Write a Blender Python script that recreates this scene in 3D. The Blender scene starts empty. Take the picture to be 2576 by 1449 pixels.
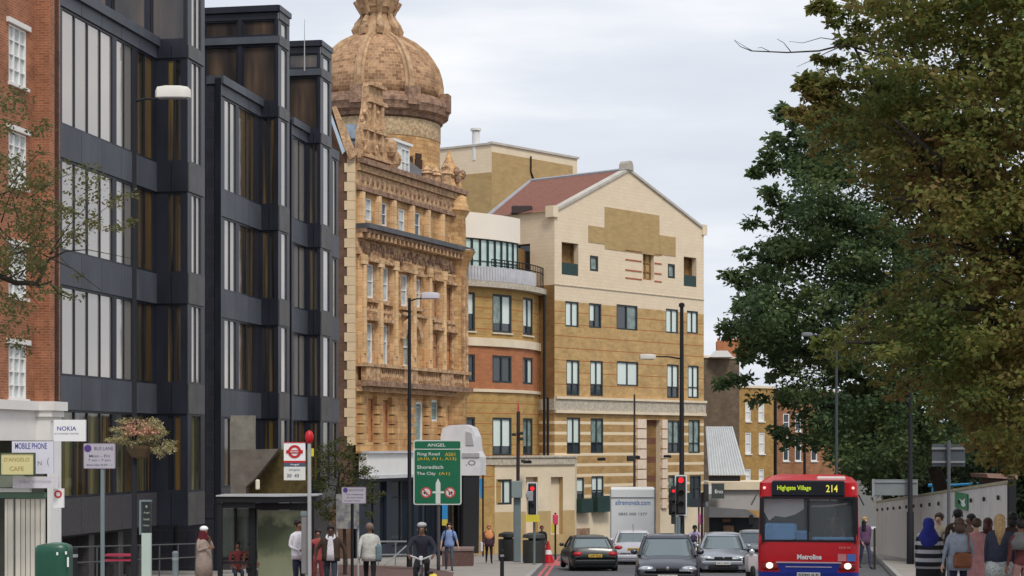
import bpy, bmesh, math, random
import numpy as np
from mathutils import Vector, Matrix
random.seed(7); np.random.seed(7)
sc = bpy.context.scene
col = sc.collection
# ------------------------------------------------------------------ camera
# measuring frame: 2576 x 1449 reading of the photograph, horizon row 1120, focal 4696
FP, CX, HY = 4696.0, 1288.0, 1120.0
cam = bpy.data.cameras.new('camera'); camo = bpy.data.objects.new('camera', cam); col.objects.link(camo)
camo.location = (0, 0, 0); camo.rotation_euler = (math.pi/2, 0, 0)
cam.sensor_width = 36; cam.lens = FP/2576*36; cam.shift_y = (HY-724.5)/2576
cam.clip_start = 0.5; cam.clip_end = 8000
sc.camera = camo
# ------------------------------------------------------------------ sky and sun
SUN_EL, SUN_AZ = math.radians(52), math.radians(157)      # azimuth clockwise from +Y
w = bpy.data.worlds.new('World'); sc.world = w; w.use_nodes = True
nt = w.node_tree; N = nt.nodes; LK = nt.links; N.clear()
out = N.new('ShaderNodeOutputWorld'); bg = N.new('ShaderNodeBackground')
sky = N.new('ShaderNodeTexSky'); sky.sky_type = 'NISHITA'; sky.sun_disc = False
sky.sun_elevation = SUN_EL; sky.sun_rotation = SUN_AZ; sky.dust_density = 3
tc = N.new('ShaderNodeTexCoord')
mp = N.new('ShaderNodeMapping'); mp.inputs['Scale'].default_value = (2.2, 2.2, 13.0); mp.inputs['Rotation'].default_value = (0, math.radians(6), 0)
n1 = N.new('ShaderNodeTexNoise'); n1.inputs['Scale'].default_value = 1.5; n1.inputs['Detail'].default_value = 6; n1.inputs['Roughness'].default_value = .5
LK.new(tc.outputs['Generated'], mp.inputs['Vector']); LK.new(mp.outputs['Vector'], n1.inputs['Vector'])
cr = N.new('ShaderNodeValToRGB'); e = cr.color_ramp.elements
e[0].position = .34; e[0].color = (.675, .72, .80, 1); e[1].position = .66; e[1].color = (.97, .98, 1.0, 1)
q = cr.color_ramp.elements.new(.5); q.color = (.76, .80, .875, 1)
LK.new(n1.outputs['Fac'], cr.inputs['Fac'])
mul = N.new('ShaderNodeMixRGB'); mul.blend_type = 'MULTIPLY'; mul.inputs[0].default_value = 1; mul.inputs[2].default_value = (9.8, 9.8, 9.8, 1)
LK.new(cr.outputs['Color'], mul.inputs[1])
mx = N.new('ShaderNodeMixRGB'); mx.inputs[0].default_value = .94
LK.new(sky.outputs[0], mx.inputs[1]); LK.new(mul.outputs[0], mx.inputs[2])
LK.new(mx.outputs[0], bg.inputs['Color']); bg.inputs['Strength'].default_value = 0.1
LK.new(bg.outputs[0], out.inputs['Surface'])
sl = bpy.data.lights.new('sun', 'SUN'); sl.energy = 1.8; sl.angle = math.radians(14); sl.color = (1, .95, .87)
so = bpy.data.objects.new('sun', sl); col.objects.link(so)
sd = Vector((math.sin(SUN_AZ)*math.cos(SUN_EL), math.cos(SUN_AZ)*math.cos(SUN_EL), math.sin(SUN_EL)))
so.rotation_euler = sd.to_track_quat('Z', 'Y').to_euler(); so.location = (30, -20, 40)
sc.view_settings.view_transform = 'Standard'; sc.view_settings.look = 'None'
sc.view_settings.exposure = 0.12; sc.view_settings.gamma = 1
sc.render.resolution_x = 1024; sc.render.resolution_y = 576
sc.render.filter_size = 2.3
# ------------------------------------------------------------------ helpers
def gz(Y):
    if Y < 135: return -1.65-.0433*Y
    if Y > 175: return -1.65-.0433*155
    t = (Y-135)/40; return -1.65-.0433*(135+40*(t-t*t/2))
def P(x, y, Y): return Vector(((x-CX)/FP*Y, Y, (HY-y)/FP*Y))
def XG(x, Y, dz=0): return Vector(((x-CX)/FP*Y, Y, gz(Y)+dz))
MATS = {}
def mat(name, c, rough=.8, metal=0, var=.18, scale=1.5, bump=0, spec=.35, c2=None, stretch=None, emit=None, bscale=None, coat=0):
    if name in MATS: return MATS[name]
    m = bpy.data.materials.new(name); m.use_nodes = True; MATS[name] = m
    t = m.node_tree; b = t.nodes['Principled BSDF']
    b.inputs['Roughness'].default_value = rough; b.inputs['Metallic'].default_value = metal
    b.inputs['Specular IOR Level'].default_value = spec; b.inputs['Coat Weight'].default_value = coat
    c = tuple(c)
    if var > 0 or c2:
        tc = t.nodes.new('ShaderNodeTexCoord'); mp = t.nodes.new('ShaderNodeMapping')
        if stretch: mp.inputs['Scale'].default_value = stretch
        t.links.new(tc.outputs['Object'], mp.inputs['Vector'])
        n = t.nodes.new('ShaderNodeTexNoise'); n.inputs['Scale'].default_value = scale; n.inputs['Detail'].default_value = 7; n.inputs['Roughness'].default_value = .65
        t.links.new(mp.outputs[0], n.inputs['Vector'])
        r = t.nodes.new('ShaderNodeValToRGB'); r.color_ramp.elements[0].position = .3; r.color_ramp.elements[1].position = .7
        lo = tuple(v*(1-var) for v in c); hi = tuple(min(1, v*(1+var)) for v in c)
        if c2: lo, hi = tuple(c2), c
        r.color_ramp.elements[0].color = (*lo, 1); r.color_ramp.elements[1].color = (*hi, 1)
        t.links.new(n.outputs['Fac'], r.inputs['Fac']); t.links.new(r.outputs['Color'], b.inputs['Base Color'])
        if bump:
            n2 = t.nodes.new('ShaderNodeTexNoise'); n2.inputs['Scale'].default_value = bscale or scale*6; n2.inputs['Detail'].default_value = 4
            t.links.new(tc.outputs['Object'], n2.inputs['Vector'])
            bp = t.nodes.new('ShaderNodeBump'); bp.inputs['Strength'].default_value = bump; bp.inputs['Distance'].default_value = .05
            t.links.new(n2.outputs['Fac'], bp.inputs['Height']); t.links.new(bp.outputs['Normal'], b.inputs['Normal'])
    else: b.inputs['Base Color'].default_value = (*c, 1)
    if emit:
        b.inputs['Emission Color'].default_value = (*c, 1); b.inputs['Emission Strength'].default_value = emit
    return m
def brick(name, c1, c2, mortar, bw=.23, bh=.075, stripe=None, blot=.35):
    """brick courses from the wall's own UV (metres). stripe = (period, width, colour, vmin, vmax)"""
    if name in MATS: return MATS[name]
    m = bpy.data.materials.new(name); m.use_nodes = True; MATS[name] = m
    t = m.node_tree; b = t.nodes['Principled BSDF']; b.inputs['Roughness'].default_value = .85; b.inputs['Specular IOR Level'].default_value = .25
    uv = t.nodes.new('ShaderNodeUVMap')
    br = t.nodes.new('ShaderNodeTexBrick'); br.inputs['Scale'].default_value = 1; br.inputs['Brick Width'].default_value = bw; br.inputs['Row Height'].default_value = bh
    br.inputs['Mortar Size'].default_value = .008; br.inputs['Color1'].default_value = (*c1, 1); br.inputs['Color2'].default_value = (*c2, 1); br.inputs['Mortar'].default_value = (*mortar, 1)
    t.links.new(uv.outputs[0], br.inputs['Vector'])
    n = t.nodes.new('ShaderNodeTexNoise'); n.inputs['Scale'].default_value = 1.1; n.inputs['Detail'].default_value = 9; n.inputs['Roughness'].default_value = .7
    t.links.new(uv.outputs[0], n.inputs['Vector'])
    r = t.nodes.new('ShaderNodeMapRange'); r.inputs[1].default_value = .3; r.inputs[2].default_value = .7; r.inputs[3].default_value = 1-blot; r.inputs[4].default_value = 1+blot*.5
    t.links.new(n.outputs['Fac'], r.inputs[0])
    mm = t.nodes.new('ShaderNodeVectorMath'); mm.operation = 'SCALE'
    t.links.new(br.outputs['Color'], mm.inputs[0]); t.links.new(r.outputs[0], mm.inputs['Scale'])
    last = mm.outputs[0]
    if stripe:
        per, wd, sc_, v0, v1 = stripe
        sp = t.nodes.new('ShaderNodeSeparateXYZ'); t.links.new(uv.outputs[0], sp.inputs[0])
        md = t.nodes.new('ShaderNodeMath'); md.operation = 'FLOORED_MODULO'; md.inputs[1].default_value = per; t.links.new(sp.outputs['Y'], md.inputs[0])
        lt = t.nodes.new('ShaderNodeMath'); lt.operation = 'LESS_THAN'; lt.inputs[1].default_value = wd; t.links.new(md.outputs[0], lt.inputs[0])
        g = t.nodes.new('ShaderNodeMath'); g.operation = 'GREATER_THAN'; g.inputs[1].default_value = v0; t.links.new(sp.outputs['Y'], g.inputs[0])
        l2 = t.nodes.new('ShaderNodeMath'); l2.operation = 'LESS_THAN'; l2.inputs[1].default_value = v1; t.links.new(sp.outputs['Y'], l2.inputs[0])
        a1 = t.nodes.new('ShaderNodeMath'); a1.operation = 'MULTIPLY'; t.links.new(lt.outputs[0], a1.inputs[0]); t.links.new(g.outputs[0], a1.inputs[1])
        a2 = t.nodes.new('ShaderNodeMath'); a2.operation = 'MULTIPLY'; t.links.new(a1.outputs[0], a2.inputs[0]); t.links.new(l2.outputs[0], a2.inputs[1])
        x = t.nodes.new('ShaderNodeMixRGB'); x.inputs[2].default_value = (*sc_, 1); t.links.new(a2.outputs[0], x.inputs[0]); t.links.new(last, x.inputs[1]); last = x.outputs[0]
    t.links.new(last, b.inputs['Base Color'])
    return m
def glassm(name, c, ior=1.9, rough=.04, metal=0, var=0):
    if name in MATS: return MATS[name]
    m = mat(name, c, rough, metal, var, 2.0, spec=.5); m.node_tree.nodes['Principled BSDF'].inputs['IOR'].default_value = ior; return m
def pane_vary(m, lo, hi):
    """each pane its own slight tint: uneven reflections painted into the base colour"""
    t = m.node_tree; b = t.nodes['Principled BSDF']; ge = t.nodes.new('ShaderNodeNewGeometry'); mr = t.nodes.new('ShaderNodeMapRange'); mr.inputs[3].default_value = lo; mr.inputs[4].default_value = hi
    t.links.new(ge.outputs['Random Per Island'], mr.inputs[0]); sc_ = t.nodes.new('ShaderNodeVectorMath'); sc_.operation = 'SCALE'; t.links.new(mr.outputs[0], sc_.inputs['Scale'])
    if b.inputs['Base Color'].links: t.links.new(b.inputs['Base Color'].links[0].from_socket, sc_.inputs[0])
    else: sc_.inputs[0].default_value = tuple(b.inputs['Base Color'].default_value)[:3]
    t.links.new(sc_.outputs[0], b.inputs['Base Color'])
    n = t.nodes.new('ShaderNodeTexNoise'); n.inputs['Scale'].default_value = .55; tc = t.nodes.new('ShaderNodeTexCoord'); t.links.new(tc.outputs['Object'], n.inputs['Vector']); bp = t.nodes.new('ShaderNodeBump'); bp.inputs['Strength'].default_value = .25; bp.inputs['Distance'].default_value = .05; t.links.new(n.outputs['Fac'], bp.inputs['Height']); t.links.new(bp.outputs['Normal'], b.inputs['Normal'])
    return m
def curtain(name, cols, scale, ior=1.7):
    """glass in front of hanging blinds: vertical strips along the pane's u"""
    if name in MATS: return MATS[name]
    m = bpy.data.materials.new(name); m.use_nodes = True; MATS[name] = m
    t = m.node_tree; b = t.nodes['Principled BSDF']; b.inputs['Roughness'].default_value = .08; b.inputs['IOR'].default_value = ior
    uv = t.nodes.new('ShaderNodeUVMap'); mp = t.nodes.new('ShaderNodeMapping'); mp.inputs['Scale'].default_value = (scale, .12, 1)
    n = t.nodes.new('ShaderNodeTexNoise'); n.inputs['Scale'].default_value = 1; n.inputs['Detail'].default_value = 3
    t.links.new(uv.outputs[0], mp.inputs[0]); t.links.new(mp.outputs[0], n.inputs['Vector'])
    r = t.nodes.new('ShaderNodeValToRGB'); el = r.color_ramp.elements
    ps = [.36, .46, .54, .64]
    el[0].position = ps[0]; el[0].color = (*cols[0], 1); el[1].position = ps[3]; el[1].color = (*cols[3], 1)
    for k in (1, 2): q = el.new(ps[k]); q.color = (*cols[k], 1)
    t.links.new(n.outputs['Fac'], r.inputs['Fac']); t.links.new(r.outputs[0], b.inputs['Base Color'])
    return m
def setp(o, label=None, cat=None, group=None, kind=None):
    if label: o['label'] = label
    if cat: o['category'] = cat
    if group: o['group'] = group
    if kind: o['kind'] = kind
    return o
ORG = {}
def thing(name, label, cat, base=(0, 0, 0), rz=0, group=None):
    o = bpy.data.objects.new(name, None); col.objects.link(o); o.empty_display_size = .3
    o.location = base; o.rotation_euler = (0, 0, rz); ORG[o.name] = Vector(base)
    return setp(o, label, cat, group)
class MB:
    def __init__(s, local=False): s.v = []; s.f = []; s.m = []; s.uv = {}; s.local = local; s.mi = 0
    def add(s, vs, fs, uvs=None):
        b = len(s.v); s.v += [Vector(p) for p in vs]
        for i, f in enumerate(fs):
            s.f.append([b+k for k in f]); s.m.append(s.mi)
            if uvs: s.uv[len(s.f)-1] = [uvs[k] for k in f]
    def quad(s, a, b, c, d, uv=None): s.add([a, b, c, d], [(0, 1, 2, 3)], uv)
    def box(s, c, size, rz=0, M=None):
        hx, hy, hz = size[0]/2, size[1]/2, size[2]/2
        R = M or Matrix.Rotation(rz, 3, 'Z'); c = Vector(c)
        vs = [c+R@Vector((x, y, z)) for z in (-hz, hz) for x, y in ((-hx, -hy), (hx, -hy), (hx, hy), (-hx, hy))]
        uv = [(v.x+v.y, v.z) for v in vs]
        s.add(vs, [(3, 2, 1, 0), (4, 5, 6, 7), (0, 1, 5, 4), (1, 2, 6, 5), (2, 3, 7, 6), (3, 0, 4, 7)], uv)
    def cbox(s, c, size, bev=.03, rz=0):
        """box with chamfered vertical and top edges"""
        hx, hy, hz = size[0]/2, size[1]/2, size[2]/2; c = Vector(c); R = Matrix.Rotation(rz, 3, 'Z'); bv = bev
        def ring(z, k):
            a, b = hx-k, hy-k
            return [c+R@Vector(p) for p in ((-a+bv, -b, z), (a-bv, -b, z), (a, -b+bv, z), (a, b-bv, z), (a-bv, b, z), (-a+bv, b, z), (-a, b-bv, z), (-a, -b+bv, z))]
        s.rings([ring(-hz, bv*.5), ring(-hz+bv, 0), ring(hz-bv, 0), ring(hz, bv*.9)])
    def rings(s, R, cap=True, closed=True, uvs=None):
        n = len(R[0]); vs = [p for r in R for p in r]; fs = []
        for i in range(len(R)-1):
            for k in range(n if closed else n-1):
                a = i*n+k; b = i*n+(k+1) % n; fs.append((a, b, b+n, a+n))
        if cap and closed: fs.append(tuple(range(n-1, -1, -1))); fs.append(tuple((len(R)-1)*n+k for k in range(n)))
        s.add(vs, fs, uvs)
    def prism(s, poly, d):
        """polygon of 3-D points extruded by vector d"""
        n = len(poly); d = Vector(d); vs = [Vector(p) for p in poly]+[Vector(p)+d for p in poly]
        fs = [tuple(range(n)), tuple(range(2*n-1, n-1, -1))]+[(i, n+i, n+(i+1) % n, (i+1) % n) for i in range(n)]
        s.add(vs, fs, [(v.x+v.y, v.z) for v in vs])
    def tube(s, pts, rad, n=8, cap=True):
        pts = [Vector(p) for p in pts]
        if not hasattr(rad, '__len__'): rad = [rad]*len(pts)
        R = []; ref = Vector((0.13, .31, .94)).normalized()
        for i, p in enumerate(pts):
            d = (pts[min(i+1, len(pts)-1)]-pts[max(i-1, 0)]).normalized()
            u = d.cross(ref)
            if u.length < .05: u = d.cross(Vector((1, 0, 0)))
            u.normalize(); v = d.cross(u)
            R.append([p+(u*math.cos(2*math.pi*k/n)+v*math.sin(2*math.pi*k/n))*rad[i] for k in range(n)])
        s.rings(R, cap)
    def lathe(s, c, prof, n=24, sx=1, sy=1, a0=0, uvr=None):
        c = Vector(c); R = []; uv = []
        for i, (r, z) in enumerate(prof):
            R.append([c+Vector((r*sx*math.cos(a0+2*math.pi*k/n), r*sy*math.sin(a0+2*math.pi*k/n), z)) for k in range(n)])
            if uvr: uv += [(uvr*(k if k <= n/2 else n-k)*2*math.pi/n, z*1.3) for k in range(n)]
        s.rings(R, True, True, uv if uvr else None)
    def ell(s, c, r, n=12, k=8):
        c = Vector(c); s.lathe(c, [(max(1e-4, math.sin(math.pi*i/k))*r[0], -math.cos(math.pi*i/k)*r[2]) for i in range(k+1)], n, 1, r[1]/r[0])
    def build(s, name, mats, parent=None, smooth=False, fixn=True, loc=None):
        me = bpy.data.meshes.new(name); off = Vector((0, 0, 0))
        if parent is not None and not s.local: off = ORG[parent.name]
        elif loc is not None: off = Vector(loc)
        me.from_pydata([tuple(p-off) for p in s.v], [], s.f)
        if not isinstance(mats, (list, tuple)): mats = [mats]
        for m in mats: me.materials.append(m)
        me.polygons.foreach_set('material_index', s.m)
        uvl = me.uv_layers.new(name='UVMap')
        if s.uv:
            for p in me.polygons:
                u = s.uv.get(p.index)
                if u:
                    for k, li in enumerate(p.loop_indices): uvl.data[li].uv = u[k]
                else:
                    for li in p.loop_indices:
                        co = me.vertices[me.loops[li].vertex_index].co; uvl.data[li].uv = (co.x+co.y, co.z)
        if fixn:
            bm = bmesh.new(); bm.from_mesh(me); bmesh.ops.recalc_face_normals(bm, faces=bm.faces); bm.to_mesh(me); bm.free()
        if smooth:
            me.polygons.foreach_set('use_smooth', [True]*len(me.polygons))
            if smooth != 'all': me.set_sharp_from_angle(angle=math.radians(38))
        o = bpy.data.objects.new(name, me); col.objects.link(o)
        if parent is not None: o.parent = parent; ORG[o.name] = Vector(ORG[parent.name])
        elif loc is not None: o.location = loc; ORG[o.name] = Vector(loc)
        else: ORG[o.name] = Vector((0, 0, 0))
        return o
def text(parent, s, c, width, height, right, up, m, name='lettering', local=False, depth=.004, bold=.012):
    cu = bpy.data.curves.new('t', 'FONT'); cu.body = s; cu.align_x = 'CENTER'; cu.size = 1; cu.extrude = 0; cu.resolution_u = 3
    cu.offset = bold
    ob = bpy.data.objects.new('t', cu); me = bpy.data.meshes.new_from_object(ob)
    xs = [v.co.x for v in me.vertices]; ys = [v.co.y for v in me.vertices]
    if not xs: return
    x0, x1, y0, y1 = min(xs), max(xs), min(ys), max(ys)
    right = Vector(right).normalized(); up = Vector(up).normalized(); nrm = right.cross(up)
    off = Vector((0, 0, 0)) if local else ORG[parent.name]
    for v in me.vertices:
        a = (v.co.x-(x0+x1)/2)/(x1-x0)*width; b = (v.co.y-(y0+y1)/2)/(y1-y0)*height
        v.co = Vector(c)+right*a+up*b+nrm*depth-off
    me.materials.clear(); me.materials.append(m); me.name = name
    o = bpy.data.objects.new(name, me); col.objects.link(o); o.parent = parent; ORG[o.name] = Vector(ORG[parent.name])
    bpy.data.objects.remove(ob); bpy.data.curves.remove(cu)
    return o
class Fac:
    """a flat vertical facade from plan point p0 to p1; outward normal on the right of the direction"""
    def __init__(s, p0, p1):
        s.p0 = Vector((p0[0], p0[1])); s.p1 = Vector((p1[0], p1[1])); s.L = (s.p1-s.p0).length; s.d = (s.p1-s.p0)/s.L; s.n = Vector((s.d.y, -s.d.x))
    def t(s, x):
        k = (x-CX)/FP
        return (k*s.p0.y-s.p0.x)/(s.d.x-k*s.d.y)
    def Y(s, t): return s.p0.y+s.d.y*t
    def z(s, x, y): return (HY-y)/FP*s.Y(s.t(x))
    def pt(s, t, z, o=0): return Vector((s.p0.x+s.d.x*t+s.n.x*o, s.p0.y+s.d.y*t+s.n.y*o, z))
    def rect(s, x0, x1, y0, y1):   # image rectangle -> (t0,t1,z0,z1), heights read at its left edge
        return (s.t(x0), s.t(x1), s.z(x0, y1), s.z(x0, y0))
    def box(s, mb, t0, t1, z0, z1, o0, o1):
        a = [s.pt(t0, z0, o0), s.pt(t1, z0, o0), s.pt(t1, z0, o1), s.pt(t0, z0, o1)]
        b = [p+Vector((0, 0, z1-z0)) for p in a]; vs = a+b
        uv = [(t0, z0), (t1, z0), (t1, z0), (t0, z0), (t0, z1), (t1, z1), (t1, z1), (t0, z1)]
        mb.add(vs, [(0, 1, 2, 3), (7, 6, 5, 4), (0, 4, 5, 1), (1, 5, 6, 2), (2, 6, 7, 3), (3, 7, 4, 0)], uv)
    def wall(s, mb, z0, z1, ops=(), depth=.2, t0=0, t1=None, zone=None, cuts_t=(), cuts_z=(), top=None):
        """wall with real openings and reveals; top(t) optional upper profile"""
        t1 = s.L if t1 is None else t1
        ts = sorted(set([t0, t1]+[v for o in ops for v in o[:2]]+list(cuts_t))); zs = sorted(set([z0, z1]+[v for o in ops for v in o[2:4]]+list(cuts_z)))
        ts = [t for t in ts if t0-1e-6 <= t <= t1+1e-6]; zs = [z for z in zs if z0-1e-6 <= z <= z1+1e-6]
        for i in range(len(ts)-1):
            for j in range(len(zs)-1):
                a, b, c, d = ts[i], ts[i+1], zs[j], zs[j+1]
                if b-a < 1e-5 or d-c < 1e-5: continue
                tm, zm = (a+b)/2, (c+d)/2
                if any(o[0] < tm < o[1] and o[2] < zm < o[3] for o in ops): continue
                mb.mi = zone(tm, zm) if zone else 0
                da = db = d
                if top and j == len(zs)-2: da, db = top(a), top(b)
                mb.quad(s.pt(a, c), s.pt(b, c), s.pt(b, db), s.pt(a, da), [(a, c), (b, c), (b, db), (a, da)])
        for o in ops:
            a, b, c, d = o[:4]; mb.mi = zone((a+b)/2, c-.02) if zone else 0
            for p, q in (((a, c), (a, d)), ((a, d), (b, d)), ((b, d), (b, c)), ((b, c), (a, c))):
                mb.quad(s.pt(p[0], p[1]), s.pt(q[0], q[1]), s.pt(q[0], q[1], -depth), s.pt(p[0], p[1], -depth), [p, q, (q[0]+depth, q[1]), (p[0]+depth, p[1])])
        mb.mi = 0
    def window(s, parent, t0, t1, z0, z1, fm, pm, nv=1, hs=(), fw=.06, o=-.12, name='window', sill=None, lower=None, low=.35, pane_name='pane', fd=.07, label=None):
        m = MB(); f = fw
        s.box(m, t0, t0+f, z0, z1, o-.02, o+fd); s.box(m, t1-f, t1, z0, z1, o-.02, o+fd)
        s.box(m, t0+f, t1-f, z0, z0+f, o-.02, o+fd); s.box(m, t0+f, t1-f, z1-f, z1, o-.02, o+fd)
        for k in range(1, nv):
            tt = t0+(t1-t0)*k/nv; s.box(m, tt-f*.5, tt+f*.5, z0+f, z1-f, o-.02, o+fd*.9)
        for h in hs:
            zz = z0+(z1-z0)*h; s.box(m, t0+f, t1-f, zz-f*.35, zz+f*.35, o-.02, o+fd*.8)
        w = m.build(name, fm, parent)
        if label: w['label'] = label
        g = MB()
        zc = z0+(z1-z0)*low if lower else z0
        for k in range(nv):
            a = t0+(t1-t0)*k/nv; b = t0+(t1-t0)*(k+1)/nv
            a += .01; b -= .01
            g.mi = k % len(pm) if isinstance(pm, list) else 0
            g.quad(s.pt(a, zc, o), s.pt(b, zc, o), s.pt(b, z1, o), s.pt(a, z1, o), [(a, zc), (b, zc), (b, z1), (a, z1)])
            if lower:
                g.mi = len(pm) if isinstance(pm, list) else 1
                g.quad(s.pt(a, z0, o), s.pt(b, z0, o), s.pt(b, zc, o), s.pt(a, zc, o), [(a, z0), (b, z0), (b, zc), (a, zc)])
        ml = (pm if isinstance(pm, list) else [pm])+([lower] if lower else [])
        g.build(pane_name, ml, w, fixn=False)
        if sill is not None:
            b = MB(); s.box(b, t0-.06, t1+.06, z0-.09, z0-.004, -.05, .09); b.build('sill', sill, w)
        return w
# ------------------------------------------------------------------ materials
asph = mat('asphalt', (.105, .105, .112), .9, var=.22, scale=.6, bump=.3, bscale=14)
paving = mat('pavement', (.30, .275, .25), .85, var=.16, scale=.7, bump=.15)
kerbm = mat('kerb_stone', (.33, .32, .30), .8, var=.2)
rbrown = mat('red_brown_surface', (.13, .075, .066), .9, var=.2, scale=.9)
redpaint = mat('red_road_paint', (.50, .12, .12), .8, var=.35, scale=3)
whitepaint = mat('white_road_paint', (.6, .6, .58), .8, var=.25, scale=3)
orange_b = brick('orange_brick', (.41, .155, .075), (.29, .105, .052), (.40, .25, .17), blot=.42)
stucco = mat('white_stucco', (.74, .72, .69), .7, var=.06, scale=.8)
whitew = mat('white_paint', (.78, .78, .77), .5, var=.05)
slate = mat('dark_cladding', (.017, .019, .028), .36, var=.45, scale=.9, stretch=(1, 1, .35), spec=.35)
slate_l = mat('grey_cladding_band', (.068, .076, .092), .5, var=.28, scale=.8, stretch=(1, 1, .3), spec=.35)
slate_w = mat('grey_cladding_worn', (.08, .078, .08), .5, var=.25, scale=1.3, spec=.4)
granite = mat('dark_granite', (.060, .057, .062), .5, var=.35, scale=14)
navy = brick('dark_blue_brick', (.022, .024, .034), (.030, .030, .042), (.045, .047, .06), .45, .45, blot=.3)
black = mat('near_black', (.010, .010, .012), .6, var=0)
dglass = glassm('sky_reflecting_glass', (.50, .465, .43), 1.8, .06, .5)
dglass_n = glassm('smoked_reflecting_glass', (.20, .20, .22), 2.0, .05, .45)
bronze = curtain('bronze_reflection_and_blinds', [(.012, .011, .010), (.045, .034, .022), (.095, .062, .032), (.15, .10, .045)], 3.2)  # street-face panes: the return wall's reflection painted in as bronze strips
bronze2 = curtain('dark_glass_with_blinds', [(.010, .010, .010), (.020, .016, .014), (.09, .055, .02), (.16, .115, .03)], 3.8)
gold = curtain('golden_blinds_glass', [(.055, .033, .012), (.12, .068, .02), (.17, .10, .028), (.19, .12, .04)], 1.4)
olive = curtain('olive_ground_glass', [(.02, .022, .015), (.065, .06, .03), (.11, .095, .04), (.16, .15, .07)], 2.2)
smoke = curtain('smoked_roof_glass', [(.015, .013, .014), (.03, .025, .024), (.055, .042, .035), (.14, .09, .06)], .8)
dark_gap = mat('dark_window_glass', (.012, .013, .016), .12, var=0, spec=.6)
terra = brick('terracotta', (.70, .445, .21), (.52, .285, .125), (.20, .105, .055), .62, .31, blot=.45)
terra_p = brick('pale_terracotta', (.80, .57, .34), (.70, .45, .23), (.30, .17, .09), 5, .45, blot=.4)
terra_o = mat('terracotta_ornament', (.76, .52, .30), .85, var=.45, scale=3.6, bump=1, bscale=9, c2=(.24, .12, .065))
terra_d = mat('weathered_terracotta', (.46, .29, .19), .9, var=.5, scale=3.2, bump=1, bscale=9, c2=(.12, .07, .055))
terra_red = mat('red_terracotta', (.56, .25, .10), .85, var=.3, scale=1.4)
dome_m = brick('dome_tiles', (.50, .30, .17), (.26, .14, .075), (.60, .44, .28), .34, .26, blot=.42)
rib_m = mat('dome_rib_stone', (.58, .40, .235), .85, var=.35, scale=2.2, bump=.4, c2=(.28, .16, .09))
cream_q = mat('cream_quoin_stone', (.68, .52, .33), .8, var=.14, scale=1.2)
brown_b = brick('brown_flank_brick', (.16, .085, .055), (.12, .065, .045), (.17, .12, .09))
lead = mat('lead_sheet', (.085, .088, .10), .5, var=.3)
cream = brick('cream_block', (.80, .665, .49), (.77, .63, .455), (.66, .54, .39), .45, .22, blot=.06)
cream_p = mat('cream_stone', (.76, .64, .47), .8, var=.10, scale=.7)
pale_wall = mat('pale_render', (.86, .78, .67), .8, var=.04, scale=.5)
stock = brick('stock_brick', (.60, .395, .175), (.50, .315, .13), (.50, .37, .19), .45, .15, stripe=(.75, .05, (.38, .13, .045), -3, 9), blot=.3)
patch_b = brick('ochre_brick', (.49, .345, .165), (.43, .295, .135), (.44, .31, .16), .45, .15, blot=.14)
striped = brick('striped_brick', (.53, .335, .145), (.44, .27, .11), (.42, .3, .16), .45, .15, stripe=(.66, .18, (.80, .66, .46), -9, 2.2), blot=.3)
redzone = brick('red_brick_band', (.47, .19, .09), (.40, .15, .07), (.46, .22, .11), .45, .15, blot=.2)
bandst = mat('carved_stone_band', (.52, .46, .37), .85, var=.35, scale=6, bump=.6)
capst = mat('grey_scalloped_stone', (.45, .45, .47), .85, var=.3, scale=4, bump=.5)
shade_b = brick('shaded_stock_brick', (.30, .17, .065), (.23, .13, .05), (.3, .2, .1), .45, .15)  # stock brick with return-wall and recess shade put into its colour
base_b = mat('buff_plinth_brick', (.52, .37, .18), .85, var=.12, scale=1)
tile = mat('red_roof_tile', (.215, .088, .062), .85, var=.25, scale=3, stretch=(1, 1, 3))
wframe = mat('dark_green_window_frame', (.030, .040, .042), .5, var=0)
blind = glassm('pale_blind_glass', (.74, .84, .80), 1.45, .15)
gdark = glassm('dark_room_glass', (.035, .045, .055), 1.6, .06)
ggreen = glassm('grey_green_glass', (.20, .27, .25), 1.6, .08, var=.5)
red_st = mat('red_brick_stripe', (.40, .12, .06), .85, var=.15)
metalg = mat('grey_metal', (.30, .31, .33), .5, .3, var=.1)
poleb = mat('black_pole_paint', (.014, .015, .019), .7, var=0, spec=.25)
poleg = mat('grey_pole_paint', (.16, .20, .21), .55, var=.1)
galv = mat('galvanised_pole', (.42, .42, .42), .5, .2, var=.1)
glow_red = mat('red_signal_lens', (.95, .02, .03), .3, var=0, emit=1.2)
pane_vary(dglass, .62, 1.12); pane_vary(bronze, .35, 1.25); pane_vary(gold, .45, 1.15); pane_vary(bronze2, .3, 1.6); pane_vary(smoke, .5, 1.5); pane_vary(olive, .5, 1.4); pane_vary(blind, .82, 1.05); pane_vary(gdark, .5, 1.8); pane_vary(ggreen, .5, 1.5)
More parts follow.
